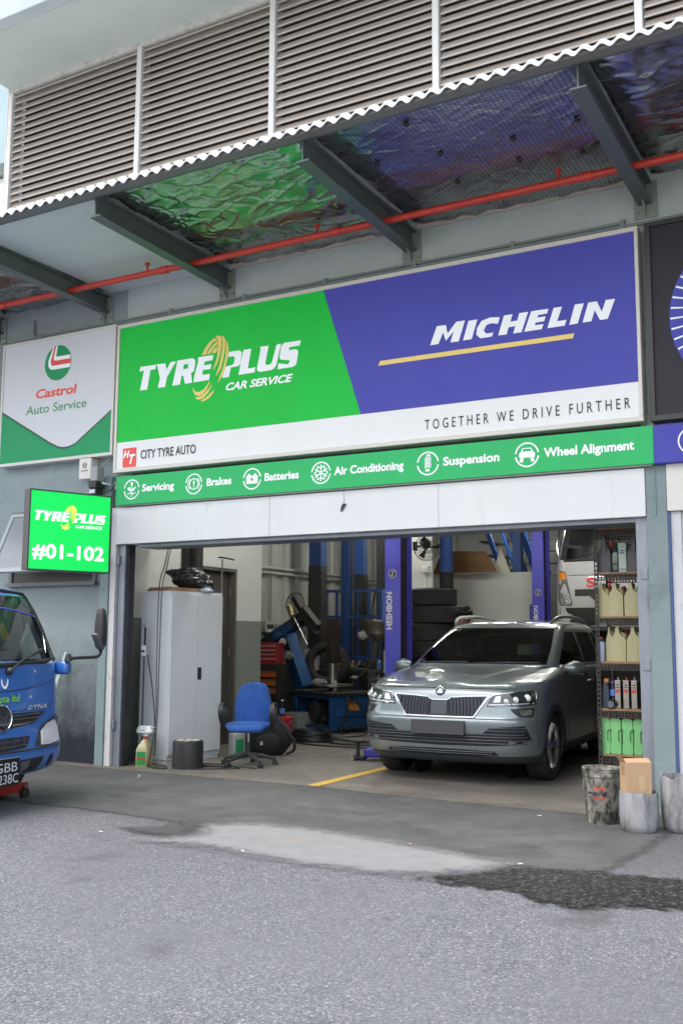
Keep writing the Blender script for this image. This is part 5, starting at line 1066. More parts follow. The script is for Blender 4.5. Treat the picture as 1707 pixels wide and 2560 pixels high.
cable("floor_cable", [(-2.22, .12, .01), (-2.1, .02, .02), (-2.0, .10, .015), (-2.12, .2, .02), (-2.2, .08, .012), (-2.28, .15, .05), (-2.30, .25, .4), (-2.38, .30, .8), (-2.47, .30, 1.2)], .006, "thin black cable looping down beside the cabinet to the floor")
cable("floor_cable", [(-1.68, .22, .012), (-1.5, .42, .014), (-1.62, .70, .012), (-1.9, .62, .014), (-1.75, .45, .02), (-1.45, .62, .012), (-1.2, .6, .012)], .010, "black cable coil lying between the drum and the chair")
cable("floor_cable", [(-1.72, .16, .012), (-1.55, .30, .012), (-1.35, .50, .012), (-1.52, .60, .012), (-1.78, .50, .012)], .009, "second black cable lying in front of the chair base")
WB = thing("wall_switch_box", "white switch box on black conduit left of the cabinet", "switch box", (-2.50, .28, 1.25))
MB().box(-.02, .03, -.03, .0, -.06, .06, .006).build("box", WHITE, WB); MB().box(-.02, .03, -.032, -.0305, -.015, .008).build("band", BLKP, WB); MB().cyl((.005, .0, .06), (.005, .0, .26), .012).build("conduit", BLKP, WB); MB().box(-.015, .03, -.02, .01, .26, .3).build("clip", ALU, WB); MB().cyl((.0, .0, -1.22), (.0, .0, -.06), .008).build("conduit", BLKP, WB)
# ------------------------------------------------------------------ office chair
CH = thing("office_chair", "worn blue fabric office chair with black loop armrests", "chair", (-1.44, .82, 0), R(22))
BLF = mat("chair_blue_fabric", (.018, .075, .30), .9, col2=(.03, .12, .42), scale=2.2, dirt=(.015, .03, .09), dscale=4, damt=.50, bump=.15, bscale=300)
def pad(prof, name, M, par):
    return MB().rings(prof, M=M).build(name, BLF, par, 70)
rr = []
for z, w in ((.42, .13), (.44, .19), (.50, .215), (.60, .215), (.72, .20), (.82, .175), (.88, .13), (.90, .06)):
    yb = .17+.22*(z-.42)**1.3-.03*math.sin((z-.42)*5)
    rr.append([(w*math.cos(R(a))*1.0, yb-.04*(math.cos(R(a))**2)*-1+(.035 if math.sin(R(a)) > 0 else -.035)*abs(math.sin(R(a)))**.5-.0, z) for a in range(0, 360, 15)])
bk = pad(rr, "backrest", None, CH)
rr = []
for z, k in ((.405, .80), (.415, .96), (.44, 1.0), (.465, .96), (.478, .75), (.48, .3)):
    rr.append([((.245*k)*(abs(math.cos(R(a)))**.7)*(1 if math.cos(R(a)) >= 0 else -1), (.235*k)*(abs(math.sin(R(a)))**.7)*(1 if math.sin(R(a)) >= 0 else -1)-.02, z-(.03 if math.sin(R(a)) < -.6 else 0)) for a in range(0, 360, 12)])
pad(rr, "seat", None, CH)
mb = MB(); mb.box(-.17, .17, -.16, .16, .375, .404, .01); mb.build("seat_pan", BLKP, CH)
MB().tube([(0, .13, .385), (0, .22, .40), (0, .245, .55)], .022, 8).build("back_support", BLKP, CH, 60)
for sx in (1, -1):
    pts = [(sx*.235, .05, .40), (sx*.275, .06, .44), (sx*.285, .03, .56), (sx*.285, .04, .655), (sx*.285, -.04, .675), (sx*.285, -.13, .655), (sx*.285, -.155, .58), (sx*.28, -.08, .47), (sx*.25, .02, .405)]
    P = smoothpts(pts, 5); rr = []
    for i, p in enumerate(P):
        t = (P[min(i+1, len(P)-1)]-P[max(i-1, 0)]).normalized(); s1 = Vector((1, 0, 0)); s2 = t.cross(s1).normalized()
        rr.append([p+s1*.024+s2*.011, p-s1*.024+s2*.011, p-s1*.024-s2*.011, p+s1*.024-s2*.011])
    MB().rings(rr).build("armrest", BLKP, CH, 50)
gl = MB(); gl.cyl((0, 0, .10), (0, 0, .26), .028, n=16); gl.build("gas_column", BLKP, CH, 50); MB().cyl((0, 0, .26), (0, 0, .375), .014, n=12).build("piston", CHROME, CH, 50)
for k in range(5):
    a = R(72*k+20); c, s_ = math.cos(a), math.sin(a)
    ft = MB().tube([(0.02*c, .02*s_, .125), (.15*c, .15*s_, .11), (.30*c, .30*s_, .075)], [.030, .024, .017], 8).build("base_leg", mat("chair_base_plastic", (.035, .035, .04), .55), CH, 60)
    mb = MB(); 
    for o in (-.014, .014): mb.cyl((.30*c-s_*(o-.009), .30*s_+c*(o-.009), .03), (.30*c-s_*(o+.009), .30*s_+c*(o+.009), .03), .03, n=14)
    mb.cyl((.30*c, .30*s_, .03), (.30*c, .30*s_, .08), .008); mb.build("castor", BLKP, ft, 50)
TN = thing("oil_tin", "small green and white rectangular tin standing behind the chair leg", "tin", (-2.16, 1.62, 0), R(75))
MB().box(-.09, .09, -.05, .05, 0, .26, .006).build("body", mat("tin_white", (.6, .62, .6), .35, .2), TN); MB().box(-.06, .06, -.0516, -.0505, .03, .19).build("label", mat("tin_green", (.03, .35, .14), .4), TN); MB().cyl((.05, 0, .26), (.05, 0, .285), .02).build("cap", STEEL, TN)
PBX = thing("carton", "small purple and grey carton behind the green tin", "carton", (-2.22, 2.0, 0), R(75))
MB().box(-.13, .13, -.08, .08, 0, .30, .004).build("box", mat("carton_grey", (.22, .2, .18), .8, col2=(.14, .13, .12), scale=9), PBX); MB().box(-.12, -.01, -.0816, -.0805, .18, .29).build("label", mat("carton_purple", (.25, .10, .20), .6), PBX)
BPK = thing("backpack", "slumped black backpack standing on floor behind the blue chair", "backpack", (-1.80, 1.78, 0), R(25))
bm = bmesh.new(); bmesh.ops.create_icosphere(bm, subdivisions=4, radius=1)
for v in bm.verts:
    p = v.co.copy(); n = 1+.12*noise.noise(p*2.2); q = abs(p.z); v.co = (p.x*.24*n*(1.1-.25*p.z), p.y*.15*n, max(.0, .24+p.z*.26*n))
MB().bm(bm).build("bag_body", mat("backpack_fabric", (.012, .012, .014), .85, col2=(.02, .02, .023), scale=9, bump=.3), BPK, 80)
bm = bmesh.new(); bmesh.ops.create_icosphere(bm, subdivisions=3, radius=1)
for v in bm.verts: p = v.co; v.co = (p.x*.15, -.13+p.y*.06, max(.01, .15+p.z*.13))
MB().bm(bm).build("front_pocket", MATS["backpack_fabric"], BPK, 80); MB().tube(smoothpts([(.20, -.05, .30), (.30, -.08, .20), (.31, -.08, .08), (.22, -.06, .03)], 6), .018, 6).build("strap", MATS["backpack_fabric"], BPK, 60); MB().box(-.08, -.05, -.195, -.188, .14, .18).build("badge", mat("badge_white", (.5, .5, .5), .5), BPK)
RB = thing("bucket", "red steel pail with white print behind the blue chair", "bucket", (-2.50, 3.18, 0))
MB().lathe([(0, 0), (.105, 0), (.125, .26), (.13, .30), (.137, .305), (.137, .345), (.127, .35), (.12, .31), (0, .02)], n=32, cap=False).build("body", mat("pail_red", (.42, .012, .025), .3, coat=.4, dirt=(.12, .02, .02), dscale=8, damt=.62), RB, 40)
mb = MB()
for k in range(7): a = R(-95+k*9); mb.box(.124*math.cos(a)-.006, .124*math.cos(a)+.006, .126*math.sin(a)-.004, .126*math.sin(a)+.0, .215, .245-.008*(k % 2))
mb.build("print", LETW, RB); MB().tube([(.13*math.cos(R(a)), .13*math.sin(R(a)), .30-.13*math.sin(R((a-180)))*1.0) for a in range(180, 361, 15)], .004, 5).build("wire_handle", STEEL, RB)
WBT = thing("water_bottle", "clear water bottle with blue label standing on the red pail", "bottle", (-2.53, 3.20, .33))
MB().lathe([(0, 0), (.032, 0), (.034, .01), (.034, .13), (.03, .16), (.014, .20), (.014, .215), (0, .216)], n=18, cap=False).build("body", glass("bottle_clear", (.75, .82, .88)), WBT, 50); MB().lathe([(.0348, .05), (.0348, .12)], n=18, cap=False).build("label", mat("bottle_label_blue", (.10, .22, .65), .5), WBT); MB().cyl((0, 0, .2165), (0, 0, .238), .016).build("cap", mat("cap_white", (.75, .77, .8), .4), WBT)
MB().box(-.18, .20, -.17, .17, -.04, -.022).build("lid_board", BLKM, WBT) if False else None
CBK = thing("concrete_block", "low grey concrete block behind the red pail", "block", (-3.40, 5.0, 0), R(-25))
MB().box(-.30, .22, -.15, .2, 0, .25, .012).build("block", mat("block_concrete", (.30, .32, .29), .9, col2=(.24, .26, .235), scale=5, bump=.3, bscale=60), CBK)
HSE = MB()
for k in range(9): HSE.tube([(-2.22+(.30-.008*k)*math.cos(R(a))+.02*math.sin(k*2.1), 3.45+(.24-.006*k)*math.sin(R(a))+.02*math.cos(k*1.7), .016+.017*k+.004*math.sin(R(a*2))) for a in range(0, 360, 12)], .014, 6, True)
ho_ = HSE.build("hose_coil", mat("hose_rubber", (.016, .017, .018), .35), None, 60); tag(ho_, "coiled black air hose heaped on the garage floor", "hose")
cable("air_hose", [(-1.95, 3.35, .02), (-1.5, 3.2, .016), (-1.0, 3.35, .016), (-.6, 3.0, .016), (-.3, 3.1, .016)], .014, "black hose trailing right from the coil towards the car", "hose", MATS["hose_rubber"])
cable("air_hose", [(-2.4, 3.15, .016), (-1.9, 2.95, .016), (-1.3, 2.95, .016), (-.8, 3.1, .016), (-.4, 3.4, .016)], .014, "second black hose running along the floor in front of coil", "hose", MATS["hose_rubber"])
cable("air_hose", [(-1.9, 3.5, .05), (-1.5, 3.45, .04), (-1.1, 3.6, .03), (-.5, 3.55, .02)], .015, "greenish hose with bright coupling leaving top of the coil", "hose", mat("hose_green", (.02, .035, .03), .4))
FJ = thing("floor_jack", "blue and black low floor jack beside the car's front wheel", "jack", (-.55, 1.95, 0), R(12))
MB().box(-.02, .30, -.11, .11, .05, .15, .02).build("body", mat("jack_blue", (.03, .035, .28), .4), FJ); MB().cyl((-.10, -.06, .03), (-.10, -.06, .20), .022).build("ram", BLKM, FJ, 50); MB().lathe([(.0, .20), (.05, .205), (.085, .22), (.085, .235), (0, .235)], (-.10, -.06, 0), 20, cap=False).build("pad", BLKM, FJ, 40)
for x, y in ((-.16, -.12), (-.16, .10), (.25, -.13), (.25, .13)): MB().cyl((x, y-.02, .035), (x, y+.02, .035), .035, n=16).build("wheel", STEEL, FJ, 50)
MB().box(-.18, -.0201, -.10, .08, .02, .05, .006).build("foot", BLKM, FJ)
# ------------------------------------------------------------------ workshop machines
TBX = thing("tool_trolley", "black tool trolley with orange drawer fronts beside the white wall", "tool trolley", (-3.98, 5.05, 0), R(12))
MB().box(-.30, .20, 0, .38, .08, .985, .01).build("cabinet", BLKM, TBX)
for k in range(6):
    dw = MB().box(-.28, .12, -.025, -.0005, .12+k*.132, .12+k*.132+.10, .008).build("drawer", mat("drawer_orange", (.55, .13, .02), .4), TBX); MB().box(-.28, .12, -.04, -.0255, .12+k*.132+.082, .12+k*.132+.098).build("pull", STEEL, dw)
for x in (-.27, .17):
    for y in (.05, .33): MB().cyl((x-.02, y, .04), (x+.02, y, .04), .04, n=14).build("castor", BLKP, TBX)
TB2 = thing("tool_chest", "red tool chest with pale drawer edges sitting on the orange drawer trolley", "tool chest", (-4.03, 5.10, .986), R(12))
MB().box(-.24, .17, 0, .28, 0, .34, .008).build("case", mat("chest_red", (.40, .03, .03), .35), TB2)
for k in range(4): dw = MB().box(-.22, .14, -.012, -.0005, .04+k*.068, .04+k*.068+.05, .003).build("drawer", MATS["chest_red"], TB2); MB().box(-.22, .13, -.02, -.0125, .04+k*.068+.036, .04+k*.068+.05).build("pull", mat("pull_pale", (.5, .5, .48), .4), dw)
MBL = mat("machine_blue", (.015, .085, .24), .45, .2, col2=(.012, .06, .17), scale=4, dirt=(.02, .02, .022), dscale=4, damt=.50)
TC = thing("tyre_changer", "grimy blue tyre changing machine with tilted column and open side", "tyre changer", (-2.52, 4.58, 0), R(150.8))
# local x runs along the open side, y towards the car
Lx = 1.13
mb = MB(); 
for a in ((0, .05, 0, .05, .04, .55), (Lx-.05, Lx, 0, .05, .04, .55), (0, .05, -.70, -.65, .04, .55), (Lx-.05, Lx, -.70, -.65, .04, .55)): mb.box(*a)
for a in ((.0505, Lx-.0505, .0, .05, .04, .09), (.0505, Lx-.0505, 0, .05, .50, .55), (0, .05, -.649, -.001, .50, .55), (0, .05, -.649, -.001, .04, .09)): mb.box(*a)
mb.build("frame", MBL, TC)
mb = MB(); mb.box(.0505, Lx-.0505, -.69, -.65, .09, .55); mb.box(0, .02, -.6495, -.0005, .0905, .4995); mb.box(Lx-.02, Lx-.0, -.6495, -.0505, .09, .55); mb.build("side_panel", MBL, TC)
MB().box(.06, Lx-.06, -.60, -.30, .06, .5).build("dark_interior", BLKM, TC)
mb = MB(); mb.lathe([(0, 0), (.15, 0), (.16, .05), (.16, .18), (.1, .2), (0, .2)], (.55, -.16, .28), 24, (0, 1, .1)); mb.lathe([(0, 0), (.09, 0), (.09, .1), (0, .1)], (.48, -.1, .40), 20, (0, 1, 0)); mb.lathe([(0, 0), (.06, 0), (.06, .08), (0, .08)], (.40, -.1, .17), 16, (0, 1, 0)); mb.build("motor", mat("motor_grey", (.05, .05, .052), .45, .5), TC, 40)
mb = MB(); mb.tube([(.5, -.05, .40), (.62, -.04, .2), (.42, -.04, .17), (.48, -.04, .42)], .012, 6); mb.build("drive_belt", BLKP, TC)
mb = MB(); mb.box(-.04, Lx+.06, -.72, .08, .551, .60, .01); mb.build("deck", BLKM, TC)
MB().lathe([(0, .601), (.06, .601), (.08, .66), (.30, .67), (.30, .70), (0, .71)], (.50, -.30, 0), 32, cap=False).build("turntable", STEEL, TC, 40)
mb = MB(); mb.cyl((.52, -.30, .71), (.52, -.30, 1.02), .075, .07, n=20); mb.build("centre_post", STEEL, TC, 50)
mb = MB(); mb.box(.44, .60, -.38, -.22, 1.0205, 1.70); mb.build("tool_bar", mat("bar_brown_steel", (.09, .075, .07), .35, .7), TC)
MB().box(-.03, -.002, -.6, -.1, .25, .28, .004).build("pedal_shelf", MBL, TC)
text("HPA", -.48, -.22, .40, .085, (-.004, 0, 0), (0, 1, 0), (0, 0, 1), .003, .03, .2).build("lettering", LETY, TC) if False else None
mb = MB(); mb.prism([(.15, .33), (.33, .33), (.40, .46), (.22, .46)], (-.0022, -.62, 0), (0, 1, 0), Z, .002); mb.build("badge", mat("badge_orange", (.5, .18, .02), .5), TC)
nt_ = text("HPA", .20, .42, .40, .075, (-.0046, -.62, 0), (0, 1, 0), Z, .002, .03, .15).build("lettering", LETK, TC)
for k in range(3): MB().box(-.16, -.002, -.55+k*.18, -.45+k*.18, .07, .095, .008).build("pedal", BLKM, TC)
# tilted column and swing arm
def bar(a, b, w, d, m, nm, par, world=True):
    a, b = Vector(a), Vector(b); t = (b-a).normalized(); s1 = t.cross(Vector((.5, .85, 0))).normalized(); s2 = t.cross(s1)
    return MB().rings([[q+s1*w+s2*d, q-s1*w+s2*d, q-s1*w-s2*d, q+s1*w-s2*d] for q in (a, b)]).build(nm, m, par, None, world)
col_ = bar((-3.66, 5.62, .60), (-4.02, 5.60, 1.50), .13, .10, MBL, "column", TC)
bar((-3.74, 5.50, .85), (-3.87, 5.49, 1.18), .05, .004, mat("plate_label", (.16, .15, .12), .6), "rating_plate", col_)
bar((-4.35, 5.58, 1.34), (-3.60, 5.52, 1.74), .09, .07, MBL, "swing_arm", TC)
bar((-4.42, 5.58, 1.29), (-4.20, 5.58, 1.40), .07, .09, BLKM, "arm_end", TC); bar((-3.78, 5.46, 1.64), (-3.55, 5.46, 1.76), .08, .07, BLKM, "arm_sleeve", TC)
bar((-3.70, 5.36, 2.08), (-3.30, 5.36, 1.45), .05, .05, BLKM, "helper_cylinder", TC); bar((-3.52, 5.33, 1.88), (-3.24, 5.33, 1.58), .06, .05, BLKM, "helper_bracket", TC)
MB().cyl((-3.74, 5.28, 1.92), (-3.68, 5.28, 1.76), .07, n=18).build("air_canister", mat("brass_canister", (.32, .28, .16), .3, .8), TC, 50, world=True)
MB().cyl((-3.66, 5.28, 1.74), (-3.40, 5.28, 1.30), .014).build("rod", CHROME, TC, 50, world=True)
MB().tube(smoothpts([(-3.72, 5.3, 1.78), (-3.83, 5.3, 1.92), (-3.74, 5.3, 2.10), (-3.55, 5.3, 2.10), (-3.48, 5.3, 1.92), (-3.50, 5.3, 1.74)], 6), .009, 6).build("air_line", CBM, TC, 60, world=True)
MB().lathe([(0, 0), (.055, 0), (.06, .02), (0, .022)], (-3.97, 5.44, 1.34), 20, (.3, -1, 0)).build("gauge", mat("gauge_face", (.6, .6, .57), .4), TC, world=True)
MB().tube(smoothpts([(-4.1, 5.4, 1.2), (-4.15, 5.35, .9), (-4.2, 5.3, .6), (-4.0, 5.25, .45), (-3.85, 5.3, .5)], 6), .012, 6).build("air_line", mat("air_line_blue", (.02, .06, .18), .5), TC, 60, world=True)
for k, (x, y, z, s_) in enumerate(((-3.0, 4.98, .73, .11), (-3.88, 5.47, 1.12, .075), (-3.28, 7.0-.1, 1.45, .08), (-2.55, 5.3, .80, .06))):
    bm = bmesh.new(); bmesh.ops.create_icosphere(bm, subdivisions=3, radius=1)
    for v in bm.verts: p = v.co; n = 1+.5*noise.noise(p*2.4+Vector((k*7, 0, 0))); v.co = (x+p.x*s_*n*1.2, y+p.y*s_*n*.4, z+p.z*s_*n*(.45 if k in (0, 3) else 1))
    o = MB().bm(bm).build("rag", mat("rag_cloth", (.42, .40, .38), .9, col2=(.2, .19, .18), scale=9), None, 180)
    tag(o, ("crumpled grey rag lying on the tyre changer deck", "pale rag stuck on the tilted blue column", "crumpled rag hanging on a dark blue post", "small white rag hung at the deck's far corner")[k], "rag")
# spare tyre standing behind the changer
def tyre(name, label, loc, M, Rr=.36, w=.24, group=None):
    t = thing(name, label, "tyre", loc, 0, group); t.matrix_basis = Matrix.Translation(loc) @ M
    prof = [(Rr*.62, -w*.40), (Rr*.70, -w*.5), (Rr*.90, -w*.5), (Rr*.97, -w*.42)]
    for k in range(6): z = w*(-.36+k*.72/5); prof += [(Rr, z-.05*w), (Rr, z+.045*w), (Rr*.975, z+.05*w), (Rr*.975, z+.085*w)]
    prof = prof[:-2]+[(Rr*.97, w*.42), (Rr*.90, w*.5), (Rr*.70, w*.5), (Rr*.62, w*.40), (Rr*.66, 0), (Rr*.62, -w*.40)]
    MB().lathe(prof, (0, 0, 0), 48, cap=False).build("carcass", TYREM, t, 35)
    for s_ in (-1, 1):
        mb = MB()
        for k in range(72): mb.box(Rr*.985, Rr*1.004, -.006, .006, s_*w*.365-w*.065, s_*w*.365+w*.065, 0, Matrix.Rotation(2*math.pi*k/72+.04*s_, 4, 'Z'))
        mb.build("tread_blocks", TYREM, t)
    return t
tyre("tyre", "black tyre standing upright behind the tyre changer post", (-3.45, 6.0, .98), Matrix.Rotation(R(78), 4, 'X') @ Matrix.Rotation(R(18), 4, 'Y'), .37, .22)
STK = "tyres stacked beside the blue lift post"; names_ = ["lowest tyre of the stack beside the blue lift post", "second tyre from the floor in the stack by the post", "third tyre from the floor in the stack by the post", "fourth tyre from the floor in the tyre stack", "fifth tyre from the floor in the tyre stack", "third tyre from the top of the tyre stack", "second tyre from the top of the tyre stack", "topmost tyre of the tall stack beside the blue lift post"]
t0 = tyre("tyre", names_[0], (-1.50, 5.9, .14), Matrix.Identity(4), .37, .27, STK)
for k in range(1, 8): dup(t0, (-1.50+.03*math.sin(k*2.3)+(.02 if k == 7 else 0), 5.9+.02*math.cos(k*1.9), .14+.272*k), k*.4, names_[k])
# ------------------------------------------------------------------ two-post lifts
LBL = mat("lift_blue", (.06, .06, .43), .35, coat=.3, dirt=(.04, .04, .2), dscale=3, damt=.62)
def lift(name, label, x, y, s_, h, full=True):
    t = thing(name, label, "car lift", (x, y, 0))
    mb = MB(); mb.box(-.13, -.115, -.15, .15, .02, h); mb.box(-.1145, .085, -.15, -.135, .02, h); mb.box(-.1145, .105, .135, .15, .02, h); mb.build("post", LBL, t)
    MB().box(-.1145, .04, -.1345, .1345, .03, h-.1).build("carriage_rail", BLKM, t)
    MB().box(-.25, .25, -.25, .25, 0, .0195).build("base_plate", LBL, t)
    for dx in (-.03, .02): MB().cyl((dx, -.152, h-.95), (dx, -.160, h-.95), .010, n=8).build("bolt", BLKM, t)
    mb = MB(); mb.box(-.115, .085, -.1535, -.1505, h-1.005, h-1.0); mb.build("joint_line", BLKM, t)
    em = MB().lathe([(0, 0), (.058, 0), (.058, .004), (0, .004)], (-.02, -.1505, 2.215), 28, (0, -1, 0)).build("emblem", mat("emblem_dark", (.02, .02, .06), .4), t)
    mb = MB(); mb.prism([circ(-.02, 2.215, .058, 28), circ(-.02, 2.215, .048, 28)[::-1]], (0, -.1546, 0), X, Z, .002)
    for k in (1, -1): mb.prism(arcband(-.02+.010*k, 2.215+.012*k, .012, .022, 90*k-90, 90*k+150, 12), (0, -.1546, 0), X, Z, .002)
    mb.build("emblem_ring", mat("emblem_silver", (.5, .5, .48), .35, .5), em)
    text("HESHBON", 1.515, 1.985, .048-.02, .085, (0, -.1505, 0), (0, 0, 1), (-1, 0, 0), .002, .03).build("lettering", mat("lift_lettering", (.62, .62, .6), .5), t)
    MB().box(-.215, -.1305, -.10, .10, 1.58, 2.02, .03).build("power_unit", mat("unit_blue", (.05, .09, .28), .4), t)
    return t
l1 = lift("car_lift_post", "bright blue lift post with white lettering beside the car", -.63, 2.95, 1, 3.7)
lift("car_lift_post", "bright blue lift post next to the raised white lorry", -.62, 8.62, 1, 3.7)
lift("car_lift_post", "bright blue lift post hidden behind the shelf rack", 2.58, 2.95, 1, 3.7)
DBL = mat("dark_post_blue", (.012, .045, .17), .5, .1, dirt=(.01, .02, .05), dscale=3, damt=.58); BBL = mat("mid_post_blue", (.02, .075, .27), .5, dirt=(.015, .04, .12), dscale=3, damt=.58)
def dpost(x, y, w, d, zs, label, bl=DBL, holes=True):
    t = thing("steel_post", label, "post", (x, y, 0))
    MB().box(-w/2, w/2, -d/2, d/2, zs, 4.0).build("upper_post", bl, t)
    mb = MB(); mb.box(-w/2-.006, w/2+.006, -d/2-.006, d/2+.006, 0, zs-.001)
    for k in range(int(zs/.14)): mb.box(w/2+.006, w/2+.018, -d/2, -d/2+.03, .1+k*.14, .17+k*.14)
    mb.build("lower_sleeve", BLKM, t)
    if holes:
        for k in range(7): MB().cyl((w*.22, -d/2-.001, zs+.12+k*.13), (w*.22, -d/2-.004, zs+.12+k*.13), .014, n=8).build("hole", BLKP, t)
dpost(-3.95, 6.5, .24, .2, 2.65, "thick dark blue post with black lower sleeve behind tyre changer")
dpost(-4.20, 8.0, .15, .16, 1.1, "narrow dark blue post standing in the blue cage", DBL, False)
dpost(-4.05, 8.35, .10, .14, 3.6, "slim black post right of the narrow dark blue post", DBL, False)
dpost(-3.85, 7.9, .19, .16, 2.58, "toothed dark blue post between the cage and drum funnel", BBL, False)
dpost(-3.22, 7.5, .11, .14, 3.7, "slim black post left of the bright lettered lift post", DBL, False)
dpost(-2.17, 8.0, .18, .16, 2.58, "mid blue perforated post rising behind the tyre stack", BBL)
dpost(-1.345, 9.45, .16, .16, 2.0, "mid blue perforated post right of the white triangle", BBL)
CG = thing("steel_cage", "dark blue bar cage standing against the ribbed wall", "cage", (-3.3, 7.1, 0))
for z in (2.24, 1.78, 1.07): MB().box(-.85, .72, -.02, .02, z-.025, z+.025).build("rail", DBL, CG)
for k in range(8): MB().box(-.84+k*.215, -.80+k*.215, -.018, .018, 0 if k % 3 == 0 else 1.0, 2.215).build("bar", DBL, CG)
MB().box(-.75, .70, -.06, -.0205, .93, 1.03).build("hazard_beam", DBL, CG)
for k in range(9): MB().prism([(-.55+k*.13, .94), (-.50+k*.13, .94), (-.46+k*.13, 1.02), (-.51+k*.13, 1.02)], (0, -.0605, 0), X, Z, .002).build("hazard_stripe", mat("hazard_yellow", (.5, .28, .03), .6), CG)
WBN = thing("workbench", "cluttered dark workbench behind the tyre changer", "workbench", (-3.1, 6.5, 0))
MB().box(-.55, .5, -.2, .25, .86, .90).build("top", mat("bench_green", (.06, .085, .07), .5, dirt=(.02, .02, .02), dscale=6, damt=.5), WBN)
for x in (-.5, .45):
    for y in (-.16, .2): MB().box(x-.02, x+.02, y-.02, y+.02, 0, .859).build("leg", BLKM, WBN)
MB().box(.1, .3, -.05, .1, .901, 1.06, .02).build("vice", BLKM, WBN); MB().box(-.3, -.1, -.05, .1, .901, .95, .01).build("tray", STEEL, WBN)
JN = thing("floor_clutter_box", "black crate of oily parts under the workbench", "crate", (-2.75, 6.1, 0)); MB().box(-.3, .3, -.25, .2, 0, .55, .01).build("crate", BLKM, JN)
for x, z in ((-.15, .3), (.12, .38)): MB().lathe([(0, 0), (.07, 0), (.07, .03), (0, .03)], (x, -.26, z), 16, (0, -1, 0)).build("cap", STEEL, JN)
TR3 = thing("waste_bin", "squat black bin left of the tyre changer base", "bin", (-3.75, 5.0, 0))
MB().lathe([(0, 0), (.16, 0), (.19, .52), (.2, .54), (.18, .54), (0, .05)], n=24, cap=False).build("body", BLKP, TR3, 40); MB().lathe([(0, 0), (.05, .0), (.05, .12), (0, .12)], (-.05, -.19, .36), 14, (1, 0, 0)).build("green_roll", mat("green_roll", (.02, .25, .05), .5), TR3)
WT = thing("white_tub", "white plastic tub with blue label behind the column", "tub", (-3.80, 6.05, .87)); MB().lathe([(0, 0), (.14, 0), (.16, .33), (.165, .35), (0, .35)], n=24).build("body", mat("tub_white", (.55, .56, .55), .5), WT, 40); MB().box(-.02, .12, -.165, -.155, .05, .2).build("label", mat("tub_blue", (.06, .12, .4), .5), WT); MB().box(-.2, .2, -.2, .2, -.87, -.001).build("stand", BLKM, WT)
OD = thing("oil_drainer", "steel oil drainer with wide funnel on a chrome tank", "oil drainer", (-1.80, 4.65, 0))
MB().lathe([(.03, 1.36), (.10, 1.38), (.20, 1.47), (.21, 1.58), (.245, 1.62), (.25, 1.665), (.24, 1.668), (.23, 1.63), (.18, 1.55), (0, 1.45)], n=32, cap=False).build("funnel", mat("galvanised", (.36, .34, .27), .3, .85, col2=(.22, .2, .15), scale=6), OD, 40)
MB().cyl((.10, 0, .90), (.10, 0, 1.24), .055, n=20).build("gauge_tank", mat("tank_steel", (.22, .2, .17), .2, .9), OD, 50); MB().cyl((.17, 0, .75), (.17, 0, 1.4), .014).build("rod", CHROME, OD, 50); MB().box(.12, .16, -.058, -.05, 1.12, 1.20).build("tag", mat("tag_yellow", (.5, .4, .05), .5), OD)
MB().lathe([(0, .81), (.13, .81), (.13, .83), (0, .83)], (.05, 0, 0), 20).build("platform", STEEL, OD, 40)
MB().tube(smoothpts([(-.02, .0, 1.37), (-.05, -.03, 1.15), (-.18, -.05, .95), (-.35, -.05, .80)], 6), .010, 6).build("drain_hose", mat("hose_brown", (.10, .06, .025), .4), OD, 60)
WD = thing("white_drum", "grimy white drum standing left of the car", "drum", (-1.78, 4.75, 0)); MB().lathe([(0, 0), (.15, 0), (.16, .02), (.16, .40), (.167, .41), (.16, .42), (.16, .735), (.165, .745), (0, .745)], n=28).build("body", mat("drum_white", (.40, .40, .35), .5, dirt=(.12, .11, .09), dscale=4, damt=.5), WD, 40); MB().box(-.16, -.10, -.135, -.11, .15, .5).build("label", mat("drum_label", (.45, .42, .04), .5), WD)
# wall items
PC = thing("wall_pipes", "grey pipes with drop conduits along the ribbed wall", "pipe", (-4.45, 8, 2.5))
PGM = mat("pipe_grey", (.42, .44, .40), .5)
for z in (2.58, 2.50): MB().cyl((-4.43, 3.3, z), (-4.43, 14, z), .026).build("pipe", PGM, PC, 50, world=True)
for y in (5.62, 5.72, 5.80): MB().cyl((-4.44, y, 1.68), (-4.44, y, 2.49), .011).build("drop_conduit", PGM, PC, 50, world=True)
sb = MB().box(-4.5, -4.40, 5.58, 5.84, 1.50, 1.68, .006).build("socket_box", PGM, PC, world=True)
for y in (5.62, 5.72): MB().box(-4.3995, -4.385, y, y+.07, 1.56, 1.63, .004).build("socket", BLKP, sb, world=True)
BPp = thing("wall_pipes", "pale pipe crossing the back wall behind the posts", "pipe", (-2, 14.1, 2.6)); MB().cyl((-4.6, 14.12, 2.62), (3.4, 14.12, 2.62), .04).build("pipe", PGM, BPp, 50, world=True); MB().tube([(-3.3, 14.12, 2.62), (-3.3, 14.1, 3.4), (-3.32, 14.1, 4.5)], .03).build("riser", PGM, BPp, 50, world=True)
WNG = thing("pale_wall_panel", "pale wall panel behind the fan and tyre stack", "panel", (-2.6, 7.4, 0))
MB().box(-.45, .42, .0, .06, 0, 3.6).build("panel", mat("panel_pale", (.50, .52, .48), .6), WNG)
MB().box(.25, .37, -.06, -.001, 2.55, 2.66).build("switch_box", WHITE, WNG); MB().cyl((.31, -.02, 2.1), (.31, -.02, 2.55), .012).build("conduit", WHITE, WNG)
FN = thing("wall_fan", "black wall fan with round wire guard above the tyre stack", "fan", (-1.98, 6.75, 2.95), R(-18))
